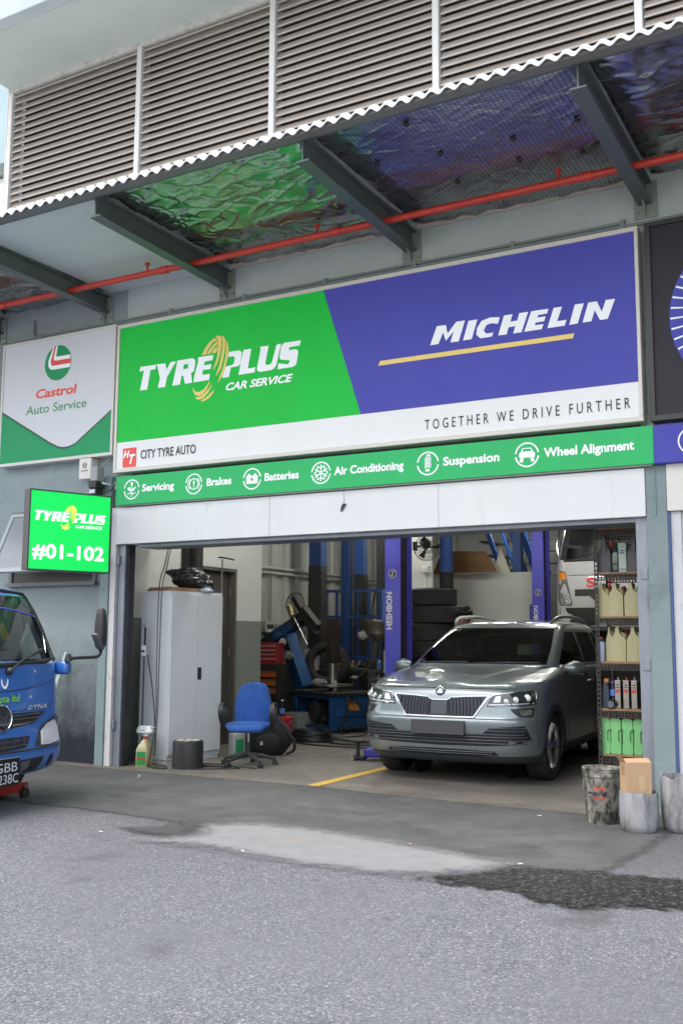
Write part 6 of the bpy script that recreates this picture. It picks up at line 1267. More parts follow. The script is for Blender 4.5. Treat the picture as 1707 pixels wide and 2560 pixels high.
MB().box(-.42, -.40, .1, .2, -.05, .1).build("bracket", BLKM, FN); MB().tube([(-.41, .15, .02), (-.2, .15, .02), (-.02, .12, .08)], .018).build("arm", BLKM, FN)
Mf = Matrix.Rotation(R(62), 4, 'Z') @ Matrix.Rotation(R(28), 4, 'X')
MB().lathe([(0, 0), (.07, .01), (.09, .06), (.08, .16), (0, .18)], (0, 0, 0), 18, (0, 1, 0), M=Mf).build("motor", BLKP, FN, 50)
mb = MB()
for rr_, yy in ((.24, -.09), (.24, -.05), (.16, -.12), (.08, -.13)): mb.tube([(rr_*math.cos(R(a)), yy, rr_*math.sin(R(a))) for a in range(0, 360, 15)], .004, 4, True, M=Mf)
for k in range(28): a = 2*math.pi*k/28; mb.tube([(.03*math.cos(a), -.135, .03*math.sin(a)), (.16*math.cos(a), -.12, .16*math.sin(a)), (.24*math.cos(a), -.08, .24*math.sin(a)), (.16*math.cos(a), -.01, .16*math.sin(a)), (.07*math.cos(a), .0, .07*math.sin(a))], .0025, 4, M=Mf)
mb.build("guard", BLKM, FN)
for k in range(3):
    a = 2*math.pi*k/3; c, s_ = math.cos(a), math.sin(a); MB().add([(.03*c, -.06, .03*s_), (.20*c-.07*s_, -.08, .20*s_+.07*c), (.21*c+.03*s_, -.05, .21*s_-.03*c), (.04*c+.02*s_, -.05, .04*s_-.02*c)], [(0, 1, 2, 3), (3, 2, 1, 0)], Mf).build("blade", BLKP, FN)
PLY = MB().add([(-2.85, 8.9, 2.62), (-1.50, 8.75, 2.62), (-1.72, 8.75, 3.0), (-2.65, 8.9, 3.05), (-2.85, 8.92, 2.62), (-1.50, 8.77, 2.62), (-1.72, 8.77, 3.0), (-2.65, 8.92, 3.05)], [(0, 1, 2, 3), (7, 6, 5, 4), (0, 4, 5, 1), (1, 5, 6, 2), (2, 6, 7, 3), (3, 7, 4, 0)])
po_ = PLY.build("plywood_board", mat("plywood", (.20, .11, .045), .6, col2=(.15, .08, .03), scale=3, stretch=(.4, 1, 3)), None); tag(po_, "brown plywood board leaning above the white partition", "board")
TRI = thing("white_cone_panel", "white pointed triangular panel standing on the partition", "panel", (-1.53, 9.1, 2.62)); MB().prism([(-.17, 0), (.17, 0), (-.02, .46)], (0, 0, 0), X, Z, .03, True).build("panel", mat("tri_white", (.55, .55, .47), .6), TRI)
ST = thing("stair_flight", "blue steel stair flight rising behind the white partition", "stairs", (-2.2, 10.4, 2.6))
for dy in (0, .9):
    for a, b in (((-2.55, 10.4+dy, 4.2), (-1.95, 10.4+dy, 2.55)), ((-2.05, 10.4+dy, 4.2), (-1.45, 10.4+dy, 2.45)), ((-1.85, 10.4+dy, 4.2), (-1.2, 10.4+dy, 2.35))): bar(a, b, .06 if dy == 0 else .03, .02, BBL, "stringer", ST)
for k in range(6): MB().box(-2.75+k*.12, -2.5+k*.12, 10.45, 11.25, 3.9-k*.28, 3.93-k*.28).build("tread", BLKM, ST, world=True)
RL = thing("mezzanine_railing", "dark bar railing on the mezzanine behind the blue posts", "railing", (-1.5, 11.5, 3))
for z in (2.7, 2.95, 3.2, 3.45): MB().box(-2.3, 1.2, 11.48, 11.52, z-.015, z+.015).build("rail", BLKM, RL, world=True)
for k in range(10): MB().box(-2.3+k*.38, -2.27+k*.38, 11.485, 11.515, 2.4, 3.5).build("bar", BLKM, RL, world=True)
# ------------------------------------------------------------------ raised white lorry
WT_LV = [(1.55, .1, 2, .95, .05, .2, .2, .1), (1.62, .03, 2, 1.04, .06, .2, .2, .1), (1.9, .0, 2, 1.07, .06, .2, .2, .1), (2.3, .0, 2, 1.07, .07, .2, .22, .1), (2.66, .03, 2, 1.06, .07, .2, .22, .1), (2.74, .05, 2, 1.05, .08, .18, .2, .1), (3.2, .22, 2, 1.0, .08, .16, .2, .1), (3.55, .38, 2, .96, .08, .16, .2, .1), (3.68, .55, 1.9, .85, .08, .16, .2, .1), (3.70, .8, 1.6, .3, .05, .06, .06, .05)]
W_S = Shell(WT_LV, 4, 9, 7, [(.01+.98*k/9) for k in range(10)])
WL = thing("lorry", "white lorry cab raised on a lift deep inside the garage", "lorry", (.84, 8.0, 0))
WPT = mat("lorry_white", (.52, .52, .53), .3, coat=.6)
wws = lambda c, i, j: 2.735 < c[2] < 3.5 and j < W_S.nf+3
wsd = lambda c, i, j: 2.74 < c[2] < 3.45 and W_S.nf+W_S.nc+2 < j < W_S.nf+W_S.nc+8
shell_mb(W_S, lambda c, i, j: not wws(c, i, j) and not wsd(c, i, j)).build("cab", WPT, WL, 40); shell_mb(W_S, wws, cap=False).build("windscreen", TG, WL, 60)
for sx in (1, -1):
    g = shell_mb(W_S, wsd, cap=False); g.f = [f for f in g.f if g.v[f[0]][0]*sx > 0]; g.build("side_window", TG, WL, 60)
    m_ = lambda l: [(sx*p[0], p[1]) for p in l]
    h = patch(W_S, m_([(1.0, 2.57), (.86, 2.535), (.74, 2.0), (.76, 1.955), (.97, 1.97), (1.01, 2.1)]), .006, 3).build("headlight", mat("lamp_housing_grey", (.30, .30, .29), .15, .6, bump=.6, bscale=22, coat=1), WL)
    patch(W_S, m_([(.985, 2.545), (.875, 2.52), (.845, 2.41), (.995, 2.40)]), .010, 2).build("indicator", mat("amber_lens", (.75, .24, .02), .2), h)
    patch(W_S, m_([(.98, 2.17), (.80, 2.17), (.765, 2.02), (.79, 1.98), (.95, 1.99)]), .010, 3).build("reflector", mat("lorry_reflector", (.7, .7, .68), .15, .8, bump=.6, bscale=20), h)
    MB().tube([(sx*.98, .10, 2.75), (sx*1.02, .12, 3.0), (sx*.97, .3, 3.5)], .022, 8).build("door_pillar_trim", CHROME, WL, 60)
full2 = lambda h_: h_ + [(-p[0], p[1]) for p in h_[::-1] if p[0] > 0]
patch(W_S, full2([(0, 2.235), (.70, 2.235), (.70, 2.12), (.45, 2.12), (.36, 2.04), (0, 2.04)]), .004, 3).build("grille", BLKP, WL)
patch(W_S, full2([(0, 1.93), (.98, 1.93), (.96, 1.60), (0, 1.60)]), .004, 3).build("lower_bumper_panel", mat("lorry_bumper_black", (.02, .02, .021), .5), WL)  # near-black band across the lower bumper
MB().tube([(x*.1, W_S.front(x*.1, 2.47)-.001, 2.47) for x in range(-8, 9)], .005, 5).build("panel_seam", BLKP, WL)
MB().tube([(x*.1, W_S.front(x*.1, 2.72)-.006, 2.72) for x in range(-9, 10)], .018, 5).build("windscreen_seal", BLKP, WL)
for s_, a in (("S", -.50), ("V", -.18)): text(s_, a, a+.15, 2.27, .17, (0, W_S.front(a, 2.35)-.012, 0), X, Z, .003, .03).build("lettering", LETR, WL)
MB().tube([(-.75, W_S.front(-.75, 2.80)-.03, 2.72), (-.6, W_S.front(-.6, 2.85)-.02, 2.80), (-.2, W_S.front(-.2, 2.88)-.015, 2.86)], .010, 6).build("wiper", BLKP, WL)
MB().box(-.95, .95, .35, .9, 2.5, 2.73, .03).build("dashboard", mat("dash_pale_green", (.35, .45, .40), .6), WL); MB().box(-.95, .95, .9, 1.9, 1.9, 2.0).build("cab_floor", BLKP, WL)
for x in (-.5, .5): MB().box(x-.25, x+.25, 1.3, 1.45, 2.3, 3.2, .06).build("seat", mat("lorry_seat_pale", (.25, .27, .26), .8), WL, 60)
MB().box(-.6, .6, .5, 5.5, 1.45, 1.6).build("chassis", BLKM, WL); MB().box(-1.05, 1.05, 2.1, 5.5, 1.75, 3.7).build("box_body", WPT, WL)
for sx in (1, -1): wheel(WL, sx*.85, .95, 1.42, .38, .24, .2, 6, sx, rimm=MATS["steel_rim"])
for y in (.8, 3.2): MB().box(-1.55, 1.6, y, y+.12, 1.30, 1.38) if False else None
LA = thing("lift_arms", "black lift arms holding up the white lorry", "lift arm", (.84, 8.9, 0))
for y in (8.55, 10.8): MB().box(-.55, 2.3, y, y+.14, 1.36, 1.449).build("arm", BLKM, LA, world=True)
MB().box(-.545, -.40, 8.5, 11.0, 0, 1.359).build("carriage", BLKM, LA, world=True); MB().box(2.2, 2.4, 8.5, 11, 0, 1.359).build("carriage", BLKM, LA, world=True)

# small clutter round the tyre changer
for k, (x, y, z, r, h, c, lab) in enumerate(((-2.70, 4.95, .602, .032, .17, (.45, .45, .42), "pale spray bottle standing on the tyre changer deck"), (-2.85, 5.15, .602, .03, .15, (.35, .03, .03), "small red bottle on the tyre changer deck"), (-1.70, 4.70, .746, .03, .12, (.25, .25, .24), "small steel pot standing on the white drum"), (-1.82, 4.68, .746, .028, .15, (.05, .05, .055), "small black bottle standing on the white drum"), (-3.35, 6.42, .901, .04, .2, (.4, .4, .36), "pale bottle standing on the dark workbench"), (-2.72, 6.45, .901, .045, .16, (.05, .12, .3), "blue can standing on the dark workbench"))):
    t = thing("bottle", lab, "bottle", (x, y, z)); MB().lathe([(0, 0), (r, .002), (r, h*.7), (r*.45, h*.85), (r*.4, h), (0, h)], n=16).build("body", mat("bottle_paint_%s" % "abcdef"[k], c, .4), t, 40); MB().cyl((0, 0, h+.0005), (0, 0, h+.025), r*.5, n=10).build("cap", BLKP, t)
for k, (pts, lab) in enumerate((([(-2.35, 4.7, .56), (-2.30, 4.62, .35), (-2.36, 4.55, .12), (-2.30, 4.45, .012)], "black hose hanging off the tyre changer's near corner"), ([(-2.2, 5.0, .012), (-1.95, 4.3, .012), (-2.3, 4.0, .012), (-2.6, 4.2, .012)], "black cable snaking over the floor before the tyre changer"), ([(-3.3, 6.9, 2.2), (-3.34, 6.88, 1.9), (-3.30, 6.9, 1.6), (-3.38, 6.9, 1.3)], "dark cable looped over the cage's top rail"), ([(-3.05, 6.95, 2.22), (-3.12, 6.92, 1.7), (-3.0, 6.93, 1.4), (-3.1, 6.92, 1.78)], "dark cable bundle hanging inside the blue cage"))):
    cable("hanging_cable", pts, .014, lab)
TBN = thing("parts_tray", "black tray of oily parts beside the tyre changer", "tray", (-1.98, 5.35, 0)); MB().box(-.16, .16, -.14, .14, 0, .42, .01).build("stand", BLKM, TBN)
for q in range(6): MB().cyl((-.11+.045*q, -.05+.04*(q % 3), .421), (-.11+.045*q, -.05+.04*(q % 3), .47+.02*(q % 2)), .018, n=10).build("socket", STEEL, TBN, 40)
# ------------------------------------------------------------------ person behind the car
def skin_body(name, verts, edges, radii, root, m, par=None, sub=2):
    me = bpy.data.meshes.new(name); me.from_pydata(verts, edges, []); o = bpy.data.objects.new(name, me); COL.objects.link(o)
    sk = o.modifiers.new("skin", 'SKIN'); sk.use_smooth_shade = True; s2 = o.modifiers.new("sub", 'SUBSURF'); s2.levels = sub; s2.render_levels = sub
    for v, r in zip(me.skin_vertices[0].data, radii): v.radius = r if isinstance(r, tuple) else (r, r); v.use_root = False
    me.skin_vertices[0].data[root].use_root = True
    bpy.context.view_layer.update(); dg = bpy.context.evaluated_depsgraph_get(); m2 = bpy.data.meshes.new_from_object(o.evaluated_get(dg), depsgraph=dg)
    bpy.data.objects.remove(o); m2.materials.clear(); m2.materials.append(m); m2.polygons.foreach_set("use_smooth", [True]*len(m2.polygons)); o = bpy.data.objects.new(name, m2); COL.objects.link(o)
    if par: o.parent = par
    return o
PS = thing("person", "person with thick black hair bending behind the parked car", "person", (-.48, 4.72, 0), R(15))
SKINM = mat("skin", (.38, .20, .13), .55); SHIRT = mat("shirt_dark", (.03, .035, .05), .85); TROU = mat("trousers_dark", (.02, .02, .025), .85); HAIR = mat("hair_black", (.010, .009, .009), .5, bump=.6, bscale=60)
V = [(0, 0, .92), (0, .01, 1.08), (0, 0, 1.25), (0, -.03, 1.42), (0, -.06, 1.51), (0, -.10, 1.585), (0, -.13, 1.68), (0, -.125, 1.75),
     (.10, 0, .88), (.12, -.01, .48), (.12, .02, .08), (.12, -.12, .03), (-.10, 0, .88), (-.12, -.01, .48), (-.12, .02, .08), (-.12, -.12, .03),
     (.17, -.03, 1.40), (.23, -.08, 1.14), (.20, -.28, 1.00), (.18, -.36, .97), (-.17, -.03, 1.40), (-.23, -.08, 1.14), (-.20, -.28, 1.0), (-.18, -.36, .97)]
Ed = [(0, 1), (1, 2), (2, 3), (3, 4), (4, 5), (5, 6), (6, 7), (0, 8), (8, 9), (9, 10), (10, 11), (0, 12), (12, 13), (13, 14), (14, 15), (3, 16), (16, 17), (17, 18), (18, 19), (3, 20), (20, 21), (21, 22), (22, 23)]
Rd = [(.15, .11), (.14, .10), (.16, .11), (.13, .09), .055, .065, .092, .07, .085, .06, .04, .035, .085, .06, .04, .035, .06, .045, .035, .03, .06, .045, .035, .03]
skin_body("body", V, Ed, Rd, 0, SKINM, PS)
V2 = [V[0], V[1], V[2], V[3], (.17, -.03, 1.40), (.22, -.07, 1.20), (-.17, -.03, 1.40), (-.22, -.07, 1.20)]
skin_body("shirt", V2, [(0, 1), (1, 2), (2, 3), (3, 4), (4, 5), (3, 6), (6, 7)], [(.165, .125), (.155, .115), (.175, .125), (.14, .10), .072, .062, .072, .062], 0, SHIRT, PS)
skin_body("trousers", [V[0], V[8], V[9], V[10], V[12], V[13], V[14]], [(0, 1), (1, 2), (2, 3), (0, 4), (4, 5), (5, 6)], [(.16, .12), .10, .075, .065, .10, .075, .065], 0, TROU, PS)
bm = bmesh.new(); bmesh.ops.create_icosphere(bm, subdivisions=5, radius=1)
for v in bm.verts:
    p = v.co.copy(); n = 1+.10*noise.noise(p*4)+.07*noise.noise(p*11)+.05*noise.noise(p*22)
    v.co = (p.x*.112*n, -.115+p.y*.125*n, 1.725+p.z*.112*n); 
    if p.y < -.55 and p.z < .25: v.co.y += .05
mb = MB().bm(bm)
for k in range(260):
    a = random.random()*6.28; b = random.random()*1.3-.15; d = Vector((math.cos(a)*math.cos(b), math.sin(a)*math.cos(b), math.sin(b)))
    if d.y < -.6 and d.z < .2: continue
    p = Vector((d.x*.112, -.115+d.y*.125, 1.725+d.z*.115)); t = (d.cross(Vector((.3, .2, 1)))+d*.5+Vector((random.random()-.5, random.random()-.5, random.random()-.3))*.8).normalized()
    mb.tube([p, p+t*.025+d*.006, p+t*.05+d*.004-Vector((0, 0, .01))], [.005, .004, .0006], 4)
mb.build("hair", HAIR, PS, 180)
for sx in (1, -1):
    MB().lathe([(0, 0), (.022, .004), (.03, .012), (0, .018)], (sx*.088, -.12, 1.675), 10, (sx, 0, 0), cap=False).build("ear", SKINM, PS, 60)
    MB().lathe([(0, 0), (.011, .003), (0, .008)], (sx*.032, -.212, 1.675), 10, (0, -1, 0), cap=False).build("eye", BLKP, PS)
MB().tube([(0, -.215, 1.675), (0, -.238, 1.645), (0, -.222, 1.638)], [.008, .013, .008], 8).build("nose", SKINM, PS, 60); MB().tube([(-.022, -.214, 1.608), (0, -.220, 1.606), (.022, -.214, 1.608)], .005, 6).build("mouth", mat("lips", (.25, .09, .07), .5), PS)
for sx in (1, -1):
    for k in range(4): MB().tube([(sx*.18+.016*(k-1.5), -.36, .965), (sx*.18+.018*(k-1.5), -.42, .955-.004*k), (sx*.18+.018*(k-1.5), -.45+.005*abs(k-1.5), .925)], [.010, .009, .007], 6).build("finger", SKINM, PS, 60)
    MB().tube([(sx*.155, -.35, .965), (sx*.13, -.385, .95), (sx*.13, -.41, .935)], [.012, .010, .008], 6).build("thumb", SKINM, PS, 60)
# ------------------------------------------------------------------ shelf rack in the doorway
RK = thing("shelf_rack", "black slotted steel shelf rack just inside the right jamb", "shelf rack", (2.55, .42, 0))
RKM = mat("rack_black", (.022, .020, .018), .5, .3, col2=(.05, .042, .034), scale=12, dirt=(.12, .10, .085), dscale=14, damt=.60)
WOOD = mat("shelf_board", (.34, .20, .10), .75, col2=(.28, .16, .08), scale=4, dirt=(.10, .08, .06), dscale=6, damt=.58)
SZ = [.41, .80, 1.21, 1.61, 2.0, 2.40]
def slotted(mb, a, b, n, horizontal):
    """a perforated angle: strips with rows of holes between them, standing on the front face"""
    x0_, x1_, z0_, z1_ = a[0], b[0], a[1], b[1]
    if horizontal:
        h = (z1_-z0_); mb.box(x0_, x1_, -.004, 0, z0_, z0_+h*.18); mb.box(x0_, x1_, -.004, 0, z1_-h*.18, z1_); mb.box(x0_, x1_, -.004, 0, z0_+h*.42, z0_+h*.58)
        for k in range(n+1): c = x0_+(x1_-x0_)*k/n; mb.box(max(x0_, c-.006), min(x1_, c+.006), -.0035, 0, z0_, z1_)
    else:
        w = x1_-x0_; mb.box(x0_, x0_+w*.3, -.004, 0, z0_, z1_); mb.box(x1_-w*.3, x1_, -.004, 0, z0_, z1_)
        for k in range(n+1): c = z0_+(z1_-z0_)*k/n; mb.box(x0_, x1_, -.0035, 0, max(z0_, c-.009), min(z1_, c+.009))
for x in (0, .44):
    for y in (0, .42):
        mb = MB(); slotted(mb, (x, 0), (x+.036, 2.5), 62, False)
        if y: mb.v = [(p[0], p[1]+y+.004, p[2]) for p in mb.v]
        mb.box(x, x+.003, 0, .03, 0, 2.5) if y == 0 else mb.box(x, x+.003, y-.03, y, 0, 2.5); mb.build("upright", RKM, RK)
for z in SZ:
    sh_ = MB().box(.004, .472, .005, .415, z-.016, z, .001).build("shelf", WOOD, RK)
    mb = MB(); slotted(mb, (.037, z-.075), (.439, z-.018), 14, True); mb.v = [(p[0], p[1]+.001, p[2]) for p in mb.v]; mb.build("shelf_angle", RKM, sh_)
    mb = MB(); slotted(mb, (.037, z-.075), (.439, z-.018), 14, True); mb.v = [(p[0], p[1]+.42, p[2]) for p in mb.v]; mb.build("shelf_angle", RKM, sh_)
def jug_a(x, z, y, w, d, h, m, label, group, capm):
    t = thing("oil_jug", label, "jug", (x, y, z), 0, group)
    mb = MB(); fp = [(-.5, .02), (-.47, 0), (.47, 0), (.5, .02), (.5, .60), (.43, .68), (.25, .73), (.11, .79), (.05, .87), (.03, .985), (.0, 1), (-.15, 1), (-.18, .985), (-.19, .90), (-.25, .79), (-.38, .70), (-.47, .62), (-.5, .55)]
    mb.prism([(q[0]*w, q[1]*h) for q in fp], (0, .05, 0), X, Z, .05, True)
    mb.rings([[(q[0], q[1], zz) for q in rrect(-a_*w, b_*w, .0505, d, w*.13, 3)] for zz, a_, b_ in ((0, .47, .47), (.02*h, .49, .49), (.60*h, .49, .49), (.72*h, .40, .44), (.80*h, .25, .38), (.84*h, .2, .3))])
    mb.rings([[(q[0], yy, q[1]) for q in rrect(-.18*w, .02*w, .90*h, .995*h, .008, 3)] for yy in (.0505, d*.55)][::-1]); mb.rings([[(q[0], q[1], zz) for q in rrect(-.17*w, .01*w, d*.5, d*.62, .008, 3)] for zz in (.78*h, .99*h)])
    mb.build("body", m, t, 35)
    for k in (0, 1): MB().box(w*(.22+k*.12), w*(.25+k*.12), -.0025, -.0002, .05*h, .58*h).build("moulded_rib", m, t)
    MB().cyl((.22*w, d*.75, .84*h), (.22*w, d*.75, .92*h), .02, n=14).build("cap", capm, t); return t
CAPR = mat("cap_red", (.5, .03, .03), .4)
for k, xx in enumerate((2.605, 2.725, 2.865)):
    jug_a(xx, 1.611, .46, .115 if k == 0 else .128, .25, .295, JUGC, ("leftmost cream jug on the second shelf from the top", "middle cream jug on the second shelf from the top", "cream jug nearest the jamb on the second shelf from top")[k], "cream oil jugs on the rack", CAPR)
for k, xx in enumerate((2.655, 2.738, 2.875)):
    jug_a(xx, 1.211, .46+.03*(k == 0), .07 if k == 0 else .130, .25, .305, JUGC, ("cream jug half behind the pale spray can", "middle cream jug on the shelf with the spray can", "cream jug by the jamb on the spray can's shelf")[k], "cream oil jugs on the rack", CAPR)
SPC = thing("spray_can", "pale blue spray can with red cap beside cream jugs", "spray can", (2.585, .47, 1.211)); MB().lathe([(0, 0), (.028, 0), (.030, .005), (.030, .17), (.024, .185), (0, .186)], n=20).build("can", mat("can_pale_blue", (.40, .46, .62), .35), SPC, 40); MB().cyl((0, 0, .186), (0, 0, .215), .015, .010).build("cap", CAPR, SPC); MB().lathe([(.0305, .172), (.0305, .195), (.02, .2)], n=20, cap=False).build("shoulder", BLKP, SPC)
JGM = mat("jug_grey", (.085, .08, .092), .45)
for k, xx in enumerate((2.632, 2.895)):
    t = thing("oil_jug", ("dark grey oil jug at the left of the top shelf", "dark grey oil jug by the jamb on the top shelf")[k], "jug", (xx, .46, 2.001), 0, "dark grey oil jugs on the rack"); w = .062
    mb = MB(); mb.rings([[(p[0], p[1], zz) for p in rrect(-a_, a_, 0, .24, .012, 3)] for zz, a_ in ((0, w*.95), (.01, w), (.165, w), (.18, w*.96))]); mb.rings([[(p[0], p[1], zz) for p in rrect(-a_, a_, .01, .2, .01, 3)] for zz, a_ in ((.18, w*.93), (.245, w*.5), (.25, w*.3))]); mb.rings([[(p[0], p[1], zz) for p in rrect(-a_+.002, a_, -.002, .06, .008, 3)] for zz, a_ in ((.16, w*.34), (.24, w*.34), (.295, w*.36), (.31, w*.24))]); mb.build("body", JGM, t, 45)
    MB().cyl((w*.75, .12, .22), (w*.75, .12, .30), .017).build("cap", CAPR, t)
    for q in range(3): MB().box(-w*.9, w*.9, -.0015, -.0002, .035+q*.012, .039+q*.012).build("moulded_rib", JGM, t)
BT = thing("glass_bottle", "dark green glossy bottle between the grey jug and carton", "bottle", (2.727, .50, 2.001)); MB().rings([[(p[0], p[1], zz) for p in rrect(-a_, a_, -a_, a_, a_*.5, 3)] for zz, a_ in ((0, .030), (.01, .033), (.17, .033), (.22, .018), (.25, .014))]).build("body", mat("dark_green_gloss", (.012, .05, .035), .12, coat=1), BT, 50); MB().cyl((0, 0, .25), (0, 0, .27), .015).build("cap", BLKP, BT)
CRT = thing("carton", "pale green printed carton standing on the top shelf", "carton", (2.793, .47, 2.001)); MB().box(-.034, .034, 0, .12, 0, .262, .003).build("box", mat("carton_pale", (.50, .58, .54), .6), CRT); mb = MB(); mb.prism([(-.02, .215), (.0, .225), (.018, .245), (.004, .218)], (0, -.0005, 0), X, Z, .001); mb.box(-.02, .02, -.0012, -.0005, .185, .195); mb.box(-.022, .018, -.0012, -.0005, .165, .176); mb.build("print", mat("print_navy", (.05, .07, .16), .5), CRT); mb = MB()
for q in range(4): mb.box(-.026+q*.014, -.016+q*.014, -.0012, -.0005, .018, .03)
mb.build("print_marks", MATS["print_navy"], CRT)
for k, (xx, w_) in enumerate(((2.69, .0), (2.727, 0), (2.80, 0), (2.87, 0))):
    if k == 0: continue
    t = thing("oil_tin", ("shiny rectangular tin nearest the water bottle on the rack", "shiny rectangular tin between two others on the rack", "shiny rectangular tin closest to the jamb on the rack")[k-1], "tin", (xx-.012, .48, .801), 0, "silver tins on the rack")
    MB().box(-.026, .026, 0, .16, 0, .245, .003).build("body", mat("tin_silver", (.34, .31, .28), .22, .95, col2=(.22, .2, .18), scale=14), t); mb = MB(); mb.box(-.018, .018, -.0015, -.0003, .14, .165); mb.build("red_band", LABR, t); mb = MB()
    mb.box(-.020, .020, -.0016, -.0003, .18, .188); mb.box(-.016, .016, -.0016, -.0003, .20, .21); mb.build("print_marks", MATS["print_navy"], t)
    for sx in (-.0264, .0264): MB().box(sx-.0003, sx+.0003, .01, .15, .01, .235).build("side_panel", BLKP, t)
    MB().cyl((0, .04, .245), (0, .04, .27), .013).build("cap", CAPR if k == 2 else STEEL, t)
KB = thing("oil_bottle", "dark bottle with orange cap left of the water bottle", "bottle", (2.615, .50, .801)); MB().rings([[(p[0], p[1], zz) for p in rrect(-a_, a_, -.05, .05, .012, 3)] for zz, a_ in ((0, .034), (.01, .036), (.16, .034), (.21, .022), (.225, .020))]).build("body", mat("bottle_navy", (.03, .035, .06), .4), KB, 45); MB().cyl((0, 0, .225), (0, 0, .258), .023).build("cap", mat("cap_orange", (.55, .26, .05), .5), KB)
WB2 = thing("water_bottle", "clear bottle with blue cap and label on the rack", "bottle", (2.668, .50, .801)); MB().lathe([(0, 0), (.024, 0), (.025, .01), (.025, .16), (.02, .19), (.011, .215), (0, .216)], n=18, cap=False).build("body", MATS["bottle_clear"], WB2, 50); MB().lathe([(.0256, .11), (.0256, .165)], n=18, cap=False).build("label", MATS["bottle_label_blue"], WB2); MB().cyl((0, 0, .216), (0, 0, .24), .013).build("cap", mat("cap_blue", (.08, .08, .5), .4), WB2)
LB_ = thing("oil_filter", "black oil filter lying on its side below the water bottle", "oil filter", (2.66, .455, .838)); MB().lathe([(0, -.035), (.032, -.035), (.036, -.03), (.036, .04), (.03, .045), (0, .045)], (0, 0, 0), 22, (.2, -1, 0)).build("canister", BLKP, LB_, 40); MB().lathe([(.012, .0452), (.028, .0452), (.028, .048), (.012, .048)], (0, 0, 0), 22, (.2, -1, 0)).build("gasket", mat("gasket_grey", (.12, .13, .16), .4), LB_, 40)
GJM = mat("coolant_green", (.20, .52, .20), .35, col2=(.17, .46, .17), scale=6); GJD = mat("coolant_green_recess", (.20, .50, .21), .3)
for k, xx in enumerate((2.598, 2.693, 2.795, 2.888)):
    t = thing("coolant_jug", ("leftmost green jug on the lowest shelf", "second green jug from the left on lowest shelf", "third green jug from the left on lowest shelf", "green jug nearest the jamb beside the green cloth")[k], "jug", (xx, .455, .411), 0, "green coolant jugs on the rack"); w = .046 if k != 3 else .040; h = .305
    I_ = [(-w, .01), (-w+.01, 0), (w-.01, 0), (w, .01), (w, .085), (w*.45, .11), (w*.45, .195), (w, .215), (w, h-.02), (w-.015, h), (-w+.015, h), (-w, h-.02), (-w, .215), (-w*.45, .195), (-w*.45, .11), (-w, .085)]
    mb = MB(); mb.prism(I_, (0, .018, 0), X, Z, .018, True); mb.build("front", GJM, t, 30)
    MB().box(-w*.98, w*.98, .0185, .24, .001, h-.012, .004).build("body", GJD, t, 50)
    MB().cyl((.0, .17, h-.012), (.0, .17, h+.02), .02).build("cap", CAPR, t)
CL = thing("green_cloth", "green and blue cloth hanging at the rack's right edge", "cloth", (2.985, .34, .36))
rr = [[(-.035+.03*math.sin(i*.9+zz*9)*.4+i*.012-(.33-zz)*.05, -.01+.012*math.sin(i*1.7+zz*7), zz) for i in range(6)] for zz in (0, .06, .12, .2, .28, .34)]
MB().rings(rr, closed=False).build("green_part", mat("cloth_green", (.02, .22, .06), .9), CL, 180); MB().rings([[(p[0]+.02, p[1]+.02, p[2]) for p in r] for r in rr], closed=False).build("blue_part", mat("cloth_blue", (.03, .05, .18), .9), CL, 180)
JK2 = thing("clutter_crate", "black crate under the lowest shelf of the rack", "crate", (2.79, .62, 0)); MB().box(-.18, .18, -.14, .14, .01, .24, .01).build("crate", BLKP, JK2)
for q in range(4): MB().box(-.17, .17, -.1445, -.1402, .05+q*.05, .07+q*.05).build("slat", BLKM, JK2)
# ------------------------------------------------------------------ buckets at the right jamb
def dirty(name, c, c2, c3): return mat(name, c, .75, col2=c2, scale=7, amt=.3, dirt=c3, dscale=5.5, damt=.47, stretch=(1.6, 1.6, .55), bump=.25, bscale=40)
BK = thing("paint_bucket", "paint-splashed black and cream bucket with red print by the jamb", "bucket", (2.845, -.60, 0), R(-20))
MB().lathe([(0, 0), (.112, 0), (.118, .008), (.137, .355), (.145, .358), (.147, .385), (.143, .388), (.147, .392), (.149, .418), (.143, .422), (.134, .42), (.126, .1), (0, .09)], n=44, cap=False).build("body", mat("splashed_plastic", (.42, .40, .34), .6, col2=(.20, .19, .165), scale=9, amt=.3, dirt=(.012, .012, .012), dscale=14, damt=.40, stretch=(1.2, 1.2, .7)), BK, 40)
def curved_text(s_, a0, a1, z, h, rad, off, m, nm, par, shear=0):
    mb = text(s_, a0*rad, a1*rad, z, h, (0, 0, 0), X, Z, 0, off, shear); mb.v = [((rad+.0015+.0155*(p[2]-.2)*0)*math.sin(p[0]/rad), -(rad+.0015)*math.cos(p[0]/rad), p[2]) for p in mb.v]; return mb.build(nm, m, par)
curved_text("Castrol", .12, .80, .262, .026, .1325, .02, LETR, "lettering", BK, .15); curved_text("MAGNATEC", -.25, 1.0, .225, .026, .131, .02, LETK, "lettering", BK); curved_text("10W-40", .1, .8, .19, .024, .129, .02, LETR, "lettering", BK)
MB().tube([(.142*math.cos(R(a)), .142*math.sin(R(a)), .37+.16*math.sin(R(a))*-1*-1) for a in range(180, 361, 12)], .003, 5).build("wire_handle", STEEL, BK)
